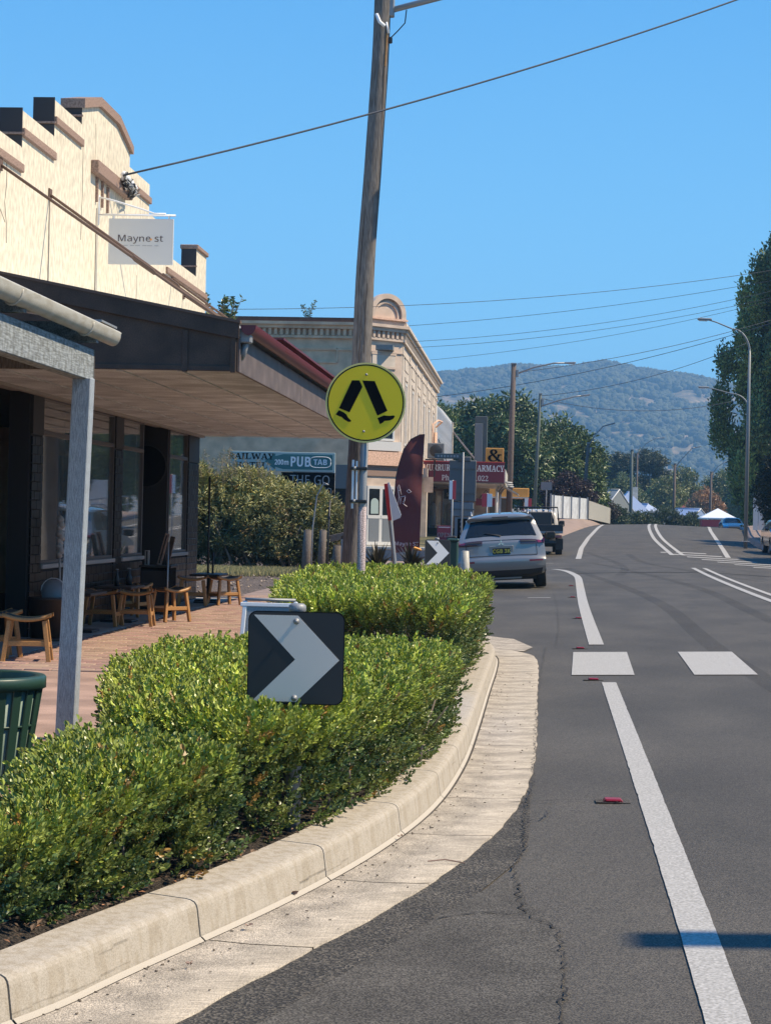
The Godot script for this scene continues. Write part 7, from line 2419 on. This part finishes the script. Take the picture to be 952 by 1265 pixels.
func prof_at(prof: Array, s: float) -> Vector2:
	var i := clampi(int(s), 0, prof.size() - 2)
	var t := s - i
	var p0: Vector2 = prof[maxi(i - 1, 0)]
	var p3: Vector2 = prof[mini(i + 2, prof.size() - 1)]
	var a: Vector2 = prof[i]
	var b: Vector2 = prof[i + 1]
	return a.lerp(b, t) * 0.5 + a.cubic_interpolate(b, p0, p3, t) * 0.5

func car_point(prof: Array, hw: Array, s: float, t: float, push := 0.0) -> Vector3:
	var p := prof_at(prof, s)
	var d := (prof_at(prof, minf(s + 0.05, prof.size() - 1.001)) - prof_at(prof, maxf(s - 0.05, 0.0))).normalized()
	var n := Vector2(-d.y, d.x)   # outwards for an outline that runs over the top from tail to nose
	if n.dot(p - Vector2(0, 0.6)) < 0: n = -n
	var e := pow(absf(t), 5.0)
	p += n * (push - 0.085 * e)
	return Vector3(t * (hw_of(hw, p.y) + push * 0.5 * absf(t)), p.y, p.x)

func car_patch(prof: Array, hw: Array, s0: float, s1: float, t0: float, t1: float, push: float, ns := 6, nt := 10, taper := 0.0) -> SurfaceTool:
	var s := S(true)
	for i in ns:
		for j in nt:
			var q := []
			for c in [[i, j], [i + 1, j], [i + 1, j + 1], [i, j + 1]]:
				var sv := lerpf(s0, s1, float(c[0]) / ns)
				var k := 1.0 - taper * float(c[0]) / ns
				q.append(car_point(prof, hw, sv, lerpf(t0, t1, float(c[1]) / nt) * k, push))
			quad(s, q[0], q[1], q[2], q[3])
	return s

func car_body(o: Node3D, prof: Array, hw: Array, m: Material, arches: Array, ar: float, clear: float):
	var n := (prof.size() - 1) * 4
	var s := S(true)
	var ts := [-1.0, -0.97, -0.9, -0.75, -0.4, 0.0, 0.4, 0.75, 0.9, 0.97, 1.0]
	for i in n:
		for j in ts.size() - 1:
			var s0 := i / 4.0
			var s1 := minf((i + 1) / 4.0, prof.size() - 1.001)
			quad(s, car_point(prof, hw, s0, ts[j]), car_point(prof, hw, s1, ts[j]), car_point(prof, hw, s1, ts[j + 1]), car_point(prof, hw, s0, ts[j + 1]))
	var body := part(o, "body", s, m)
	# the flanks, in bands so that they stay flat between the bends
	var side := PackedVector2Array()
	for i in n + 1:
		var p := car_point(prof, hw, minf(i / 4.0, prof.size() - 1.001), 1.0)
		side.append(Vector2(p.z, p.y))
	var cuts := [side]
	for a in arches:
		var c := PackedVector2Array()
		for k in 24:
			c.append(Vector2(a + ar * cos(TAU * k / 24), 0.34 + ar * sin(TAU * k / 24)))
		var next := []
		for q in cuts:
			next.append_array(Geometry2D.clip_polygons(q, c))
		cuts = next
	s = S()
	for b in hw.size() - 1:
		var band := PackedVector2Array([Vector2(-4, hw[b].x), Vector2(4, hw[b].x), Vector2(4, hw[b + 1].x), Vector2(-4, hw[b + 1].x)])
		for q in cuts:
			for pc in Geometry2D.intersect_polygons(q, band):
				var ix := Geometry2D.triangulate_polygon(pc)
				for k in range(0, ix.size(), 3):
					for sg in [1.0, -1.0]:
						var v := []
						for e in 3:
							var p: Vector2 = pc[ix[k + e]]
							v.append(Vector3(sg * hw_of(hw, p.y), p.y, p.x))
						tri(s, v[0], v[1], v[2])
	part(body, "flank", s, m)
	part(o, "underbody", boxm(Vector3(0, clear + 0.12, 0), Vector3(hw[1].y * 1.7, 0.22, prof[0].x - prof[prof.size() - 1].x - 0.5)), M.plastic)

func side_window(o: Node3D, hw: Array, pts: Array, push := 0.006):
	for sg in [1.0, -1.0]:
		var s := S()
		var poly := PackedVector2Array()
		for p in pts: poly.append(p)
		var ix := Geometry2D.triangulate_polygon(poly)
		for k in range(0, ix.size(), 3):
			var v := []
			for e in 3:
				var p: Vector2 = poly[ix[k + e]]
				v.append(Vector3(sg * (hw_of(hw, p.y) + push), p.y, p.x))
			tri(s, v[0], v[1], v[2])
		part(o, "side_window", s, M.autoglass)

func wheel(o: Node3D, at: Vector3, r: float, w: float):
	var xf := Transform3D(Basis(Vector3(0, 0, 1), -PI / 2), at)
	var s := S(true)
	lathe(s, [Vector2(r * 0.62, -w / 2), Vector2(r * 0.94, -w / 2), Vector2(r, -w / 2 + 0.03), Vector2(r, w / 2 - 0.03), Vector2(r * 0.94, w / 2), Vector2(r * 0.62, w / 2)], 28, xf)
	var t := part(o, "wheel", s, M.tyre)
	var rs := S(true)
	for sg in [1.0, -1.0]:
		lathe(rs, [Vector2(0.0, sg * w * 0.36), Vector2(r * 0.2, sg * w * 0.40), Vector2(r * 0.58, sg * w * 0.30), Vector2(r * 0.63, sg * w * 0.49)], 20, xf)
	part(t, "rim", rs, M.steel)

func cars():
	# ---- silver SUV
	var o := thing("parked_suv", "silver SUV parked at kerb beyond the rear hedge, seen from behind", "car", V(-0.48, road_y(-0.5, 45) - 0.02, 44.9))
	o.rotation = Vector3(0, 0.012, deg_to_rad(4.2))
	var prof := [Vector2(2.05, 0.24), Vector2(2.26, 0.30), Vector2(2.34, 0.46), Vector2(2.355, 0.62), Vector2(2.30, 0.72), Vector2(2.27, 0.92), Vector2(2.26, 1.00), Vector2(2.18, 1.10), Vector2(1.86, 1.46), Vector2(1.90, 1.535), Vector2(1.60, 1.59), Vector2(0.9, 1.635), Vector2(0.1, 1.63), Vector2(-0.45, 1.57), Vector2(-1.25, 1.12), Vector2(-1.5, 1.04), Vector2(-2.1, 0.93), Vector2(-2.32, 0.78), Vector2(-2.36, 0.5), Vector2(-2.25, 0.25), Vector2(-1.9, 0.22)]
	var hw := [Vector2(0.0, 0.84), Vector2(0.22, 0.85), Vector2(0.45, 0.915), Vector2(0.75, 0.925), Vector2(1.0, 0.90), Vector2(1.1, 0.875), Vector2(1.5, 0.70), Vector2(1.66, 0.60)]
	car_body(o, prof, hw, M.silver, [1.38, -1.38], 0.41, 0.18)
	for x in [-0.80, 0.80]:
		for z in [1.38, -1.38]:
			wheel(o, Vector3(x, 0.355, z), 0.355, 0.235)
	part(o, "rear_window", car_patch(prof, hw, 7.12, 8.0, -0.86, 0.86, 0.008, 6, 14), M.autoglass)
	part(o, "spoiler", car_patch(prof, hw, 8.1, 9.7, -0.9, 0.9, 0.035, 6, 14), M.silver)
	part(o, "brake_light", boxm(Vector3(0, 1.535, 1.945), Vector3(0.34, 0.022, 0.02), 0.004), M.taildark)
	part(o, "windscreen", car_patch(prof, hw, 13.1, 13.95, -0.86, 0.86, 0.008, 4, 10), M.autoglass)
	# tailgate: dark lower bumper, chrome strip, tail lamps, recess lines
	var bp := part(o, "bumper", car_patch(prof, hw, 0.2, 1.75, -0.93, 0.93, 0.012, 6, 16), M.plastic)
	part(bp, "bumper_trim", car_patch(prof, hw, 1.75, 3.3, -0.985, 0.985, 0.012, 6, 18), M.silver)
	for sg in [-1.0, 1.0]:
		part(bp, "reflector", car_patch(prof, hw, 2.75, 3.0, 0.62 * sg, 0.93 * sg, 0.02, 2, 6), M.tail)
	part(o, "skid_plate", boxm(Vector3(0, 0.25, 2.12), Vector3(0.8, 0.06, 0.12), 0.015), M.galv)
	part(o, "tailgate_seam", car_patch(prof, hw, 3.95, 4.05, -0.80, 0.80, 0.006, 1, 12), M.plastic)
	for sg in [-1.0, 1.0]:
		part(o, "tailgate_seam", car_patch(prof, hw, 4.0, 7.0, 0.80 * sg, 0.812 * sg, 0.005, 6, 1), M.plastic)
		var tl := part(o, "tail_light", car_patch(prof, hw, 5.25, 6.45, 0.44 * sg, 0.99 * sg, 0.016, 4, 10), M.taildark)
		part(tl, "lens", car_patch(prof, hw, 5.5, 6.35, 0.84 * sg, 0.985 * sg, 0.024, 3, 6), M.tail)
		part(tl, "light_bar", car_patch(prof, hw, 5.95, 6.2, 0.46 * sg, 0.80 * sg, 0.024, 1, 6), M.plastic)
		# wrap onto the flank
		part(tl, "flank_lens", prismm([Vector2(2.24, 0.98), Vector2(2.22, 1.06), Vector2(1.95, 1.05), Vector2(2.0, 0.98)], 0.02, Transform3D(Basis(Vector3(0, 0, 1), Vector3.UP, Vector3(-1, 0, 0)), Vector3(0.895 * sg, 0, 0))), M.tail)
	part(o, "crease", car_patch(prof, hw, 6.55, 6.95, -0.84, 0.84, 0.012, 2, 14), M.silver)
	# emblem of three small diamonds
	var em := S()
	for k in 3:
		var a := PI / 2 + TAU * k / 3.0
		var c := Vector2(cos(a), sin(a)) * 0.034
		var rr := Vector2(cos(a), sin(a)) * 0.036
		var tt := Vector2(-sin(a), cos(a)) * 0.022
		prism(em, PackedVector2Array([c - rr, c + tt, c + rr, c - tt]), 0.012, Transform3D(Basis(), Vector3(0, 0.985, 2.283)))
	part(o, "emblem", em, M.chrome)
	var pl := part(o, "number_plate", boxm(Vector3(0, 0.815, 2.292), Vector3(0.372, 0.134, 0.014), 0.004), M.plate)
	text(pl, "lettering", "CGB 3K", Vector3(0, 0.815, 2.302), 0.078, M.plateyellow, 0, 1.0, "Droid Sans", true, 0.004)
	part(pl, "plate_recess", boxm(Vector3(0, 0.83, 2.278), Vector3(0.50, 0.20, 0.02), 0.008), M.silver)
	side_window(o, hw, [Vector2(1.62, 1.12), Vector2(1.72, 1.18), Vector2(1.45, 1.47), Vector2(0.92, 1.53), Vector2(0.92, 1.12)])
	side_window(o, hw, [Vector2(0.88, 1.12), Vector2(0.88, 1.53), Vector2(0.08, 1.55), Vector2(0.08, 1.12)])
	side_window(o, hw, [Vector2(0.04, 1.12), Vector2(0.04, 1.55), Vector2(-0.45, 1.50), Vector2(-1.0, 1.15), Vector2(-1.0, 1.12)])
	for sg in [-1.0, 1.0]:
		var mr := part(o, "mirror", boxm(Vector3(1.10 * sg, 1.08, -0.62), Vector3(0.24, 0.17, 0.12), 0.035), M.plastic)
		part(mr, "mirror_glass", boxm(Vector3(1.11 * sg, 1.08, -0.555), Vector3(0.18, 0.13, 0.008), 0.003), M.autoglass)
		part(o, "roof_rail", tubem([Vector3(0.60 * sg, 1.58, 1.45), Vector3(0.61 * sg, 1.66, 1.25), Vector3(0.63 * sg, 1.67, 0.2), Vector3(0.61 * sg, 1.60, -0.35)], 0.018, 6), M.steel)
		for z in [0.9, -0.1]:
			part(o, "door_handle", boxm(Vector3(0.918 * sg, 0.93, z), Vector3(0.03, 0.035, 0.2), 0.01), M.silver)
		part(o, "wheel_arch_trim", tubem(arc_zy(1.38, 0.34, 0.42, 0.905 * sg), 0.022, 5), M.plastic)
		part(o, "sill_trim", boxm(Vector3(0.885 * sg, 0.29, 0), Vector3(0.06, 0.12, 1.9), 0.015), M.plastic)
	part(o, "antenna_fin", prismm([Vector2(0.0, 0.0), Vector2(0.16, 0.0), Vector2(0.14, 0.07), Vector2(0.10, 0.075)], 0.03, Transform3D(Basis(Vector3(0, 0, 1), Vector3.UP, Vector3(-1, 0, 0)), Vector3(0, 1.62, 1.15))), M.silver)
	part(o, "wiper", tubem([Vector3(0.0, 1.14, 2.17), Vector3(-0.34, 1.20, 2.115)], 0.012, 5), M.plastic)
	for k in [-0.4, 0.4]:
		part(o, "head_rest", boxm(Vector3(k, 1.2, 0.9), Vector3(0.26, 0.2, 0.1), 0.04), M.plastic)

	# ---- tray back ute beyond it
	var u := thing("tray_ute", "pale tray back ute with dark headboard parked beyond silver SUV", "ute", V(0.42, road_y(0.4, 79) - 0.02, 79.5))
	u.rotation = Vector3(0, 0.02, deg_to_rad(1.0))
	var up := [Vector2(0.55, 0.35), Vector2(0.6, 0.6), Vector2(0.6, 1.0), Vector2(0.58, 1.12), Vector2(0.40, 1.62), Vector2(0.25, 1.74), Vector2(-0.3, 1.77), Vector2(-0.9, 1.70), Vector2(-1.6, 1.18), Vector2(-2.5, 1.06), Vector2(-2.75, 0.9), Vector2(-2.8, 0.5), Vector2(-2.6, 0.32)]
	var uh := [Vector2(0.0, 0.82), Vector2(0.3, 0.84), Vector2(0.55, 0.88), Vector2(1.1, 0.87), Vector2(1.65, 0.70), Vector2(1.8, 0.62)]
	car_body(u, up, uh, M.utebody, [-1.75], 0.43, 0.3)
	part(u, "rear_window", car_patch(up, uh, 3.2, 3.95, -0.8, 0.8, 0.008, 4, 8), M.autoglass)
	side_window(u, uh, [Vector2(0.35, 1.16), Vector2(0.25, 1.6), Vector2(-0.75, 1.62), Vector2(-1.35, 1.2), Vector2(-1.35, 1.16)])
	for x in [-0.80, 0.80]:
		for z in [1.55, -1.75]:
			wheel(u, Vector3(x, 0.38, z), 0.38, 0.25)
	part(u, "tray", boxm(Vector3(0, 0.88, 1.72), Vector3(1.84, 0.10, 2.2), 0.01), M.galv)
	for k in 2:
		part(u, "tray_side", boxm(Vector3(0.91 * (1 if k else -1), 1.04, 1.72), Vector3(0.035, 0.24, 2.2), 0.008), M.utebody)
	part(u, "tailboard", boxm(Vector3(0, 1.04, 2.82), Vector3(1.84, 0.24, 0.035), 0.008), M.plastic)
	var hb := part(u, "headboard", tubem([Vector3(-0.86, 0.9, 0.68), Vector3(-0.78, 1.83, 0.68), Vector3(0.78, 1.83, 0.68), Vector3(0.86, 0.9, 0.68)], 0.035, 7), M.blackmetal)
	for k in 7:
		part(hb, "bar", tubem([Vector3(-0.66 + k * 0.22, 0.95, 0.68), Vector3(-0.62 + k * 0.207, 1.82, 0.68)], 0.016, 5), M.blackmetal)
	part(u, "load", boxm(Vector3(-0.1, 1.3, 1.1), Vector3(1.3, 0.7, 0.7), 0.04), M.plastic)
	for k in 5:
		part(u, "work_light", boxm(Vector3(-0.55 + k * 0.26, 1.70, 0.73), Vector3(0.10, 0.07, 0.05), 0.012), [M.tail, M.whitemetal, M.whitemetal, M.carblue, M.whitemetal][k])
	for sg in [-1.0, 1.0]:
		part(u, "tail_light", boxm(Vector3(0.72 * sg, 0.72, 2.80), Vector3(0.26, 0.10, 0.04), 0.01), M.tail)
		part(u, "mud_flap", boxm(Vector3(0.80 * sg, 0.42, 2.05), Vector3(0.30, 0.42, 0.02), 0.004), M.plastic)
		part(u, "mirror", boxm(Vector3(1.02 * sg, 1.2, -1.0), Vector3(0.2, 0.24, 0.1), 0.03), M.plastic)
	part(u, "chassis", boxm(Vector3(0, 0.62, 1.6), Vector3(0.8, 0.3, 2.3)), M.plastic)
	part(u, "tow_bar", boxm(Vector3(0, 0.5, 2.75), Vector3(1.3, 0.1, 0.1), 0.01), M.plastic)

	# ---- car facing us at the right edge
	var c := small_car("dark blue car facing us at right frame edge by kerb", V(10.75, road_y(9.9, 84) + 0.02, 84.5), PI, M.navy)
	small_car("bright blue car parked far off by the white gate and pavilion", V(16.6, road_y(12, 165) - 0.1, 166), PI, M.carblue)

func arc_zy(z: float, y: float, r: float, x: float) -> Array:
	var a := []
	for k in 13:
		var t := PI * k / 12.0
		a.append(Vector3(x, y + r * sin(t), z + r * cos(t)))
	return a

func small_car(label: String, at: Vector3, turn: float, m: Material) -> Node3D:
	var o := thing("parked_car", label, "car", at, "", turn)
	var prof := [Vector2(1.9, 0.26), Vector2(2.08, 0.36), Vector2(2.12, 0.6), Vector2(2.05, 0.9), Vector2(1.95, 1.02), Vector2(1.55, 1.36), Vector2(1.2, 1.45), Vector2(0.3, 1.48), Vector2(-0.3, 1.43), Vector2(-1.1, 1.02), Vector2(-1.8, 0.90), Vector2(-2.1, 0.74), Vector2(-2.15, 0.5), Vector2(-2.05, 0.26), Vector2(-1.8, 0.22)]
	var hw := [Vector2(0.0, 0.80), Vector2(0.25, 0.82), Vector2(0.5, 0.88), Vector2(0.95, 0.86), Vector2(1.4, 0.64), Vector2(1.5, 0.56)]
	car_body(o, prof, hw, m, [1.3, -1.3], 0.37, 0.18)
	for x in [-0.76, 0.76]:
		for z in [1.3, -1.3]:
			wheel(o, Vector3(x, 0.32, z), 0.32, 0.2)
	part(o, "rear_window", car_patch(prof, hw, 4.15, 4.95, -0.84, 0.84, 0.008, 4, 8), M.autoglass)
	part(o, "windscreen", car_patch(prof, hw, 8.1, 8.95, -0.84, 0.84, 0.008, 4, 8), M.autoglass)
	side_window(o, hw, [Vector2(1.35, 1.02), Vector2(1.15, 1.36), Vector2(0.2, 1.40), Vector2(-0.3, 1.36), Vector2(-0.9, 1.04), Vector2(-0.9, 1.02)])
	for sg in [-1.0, 1.0]:
		part(o, "headlight", car_patch(prof, hw, 10.2, 10.8, 0.55 * sg, 0.94 * sg, 0.012, 3, 5), M.chrome)
		part(o, "tail_light", car_patch(prof, hw, 2.4, 3.2, 0.6 * sg, 0.95 * sg, 0.012, 3, 5), M.tail)
		part(o, "mirror", boxm(Vector3(0.95 * sg, 1.0, -0.7), Vector3(0.18, 0.13, 0.1), 0.03), m)
	part(o, "grille", car_patch(prof, hw, 11.0, 11.8, -0.5, 0.5, 0.012, 3, 8), M.plastic)
	part(o, "number_plate", boxm(Vector3(0, 0.46, -2.155), Vector3(0.37, 0.12, 0.014), 0.004), M.signgrey)
	return o
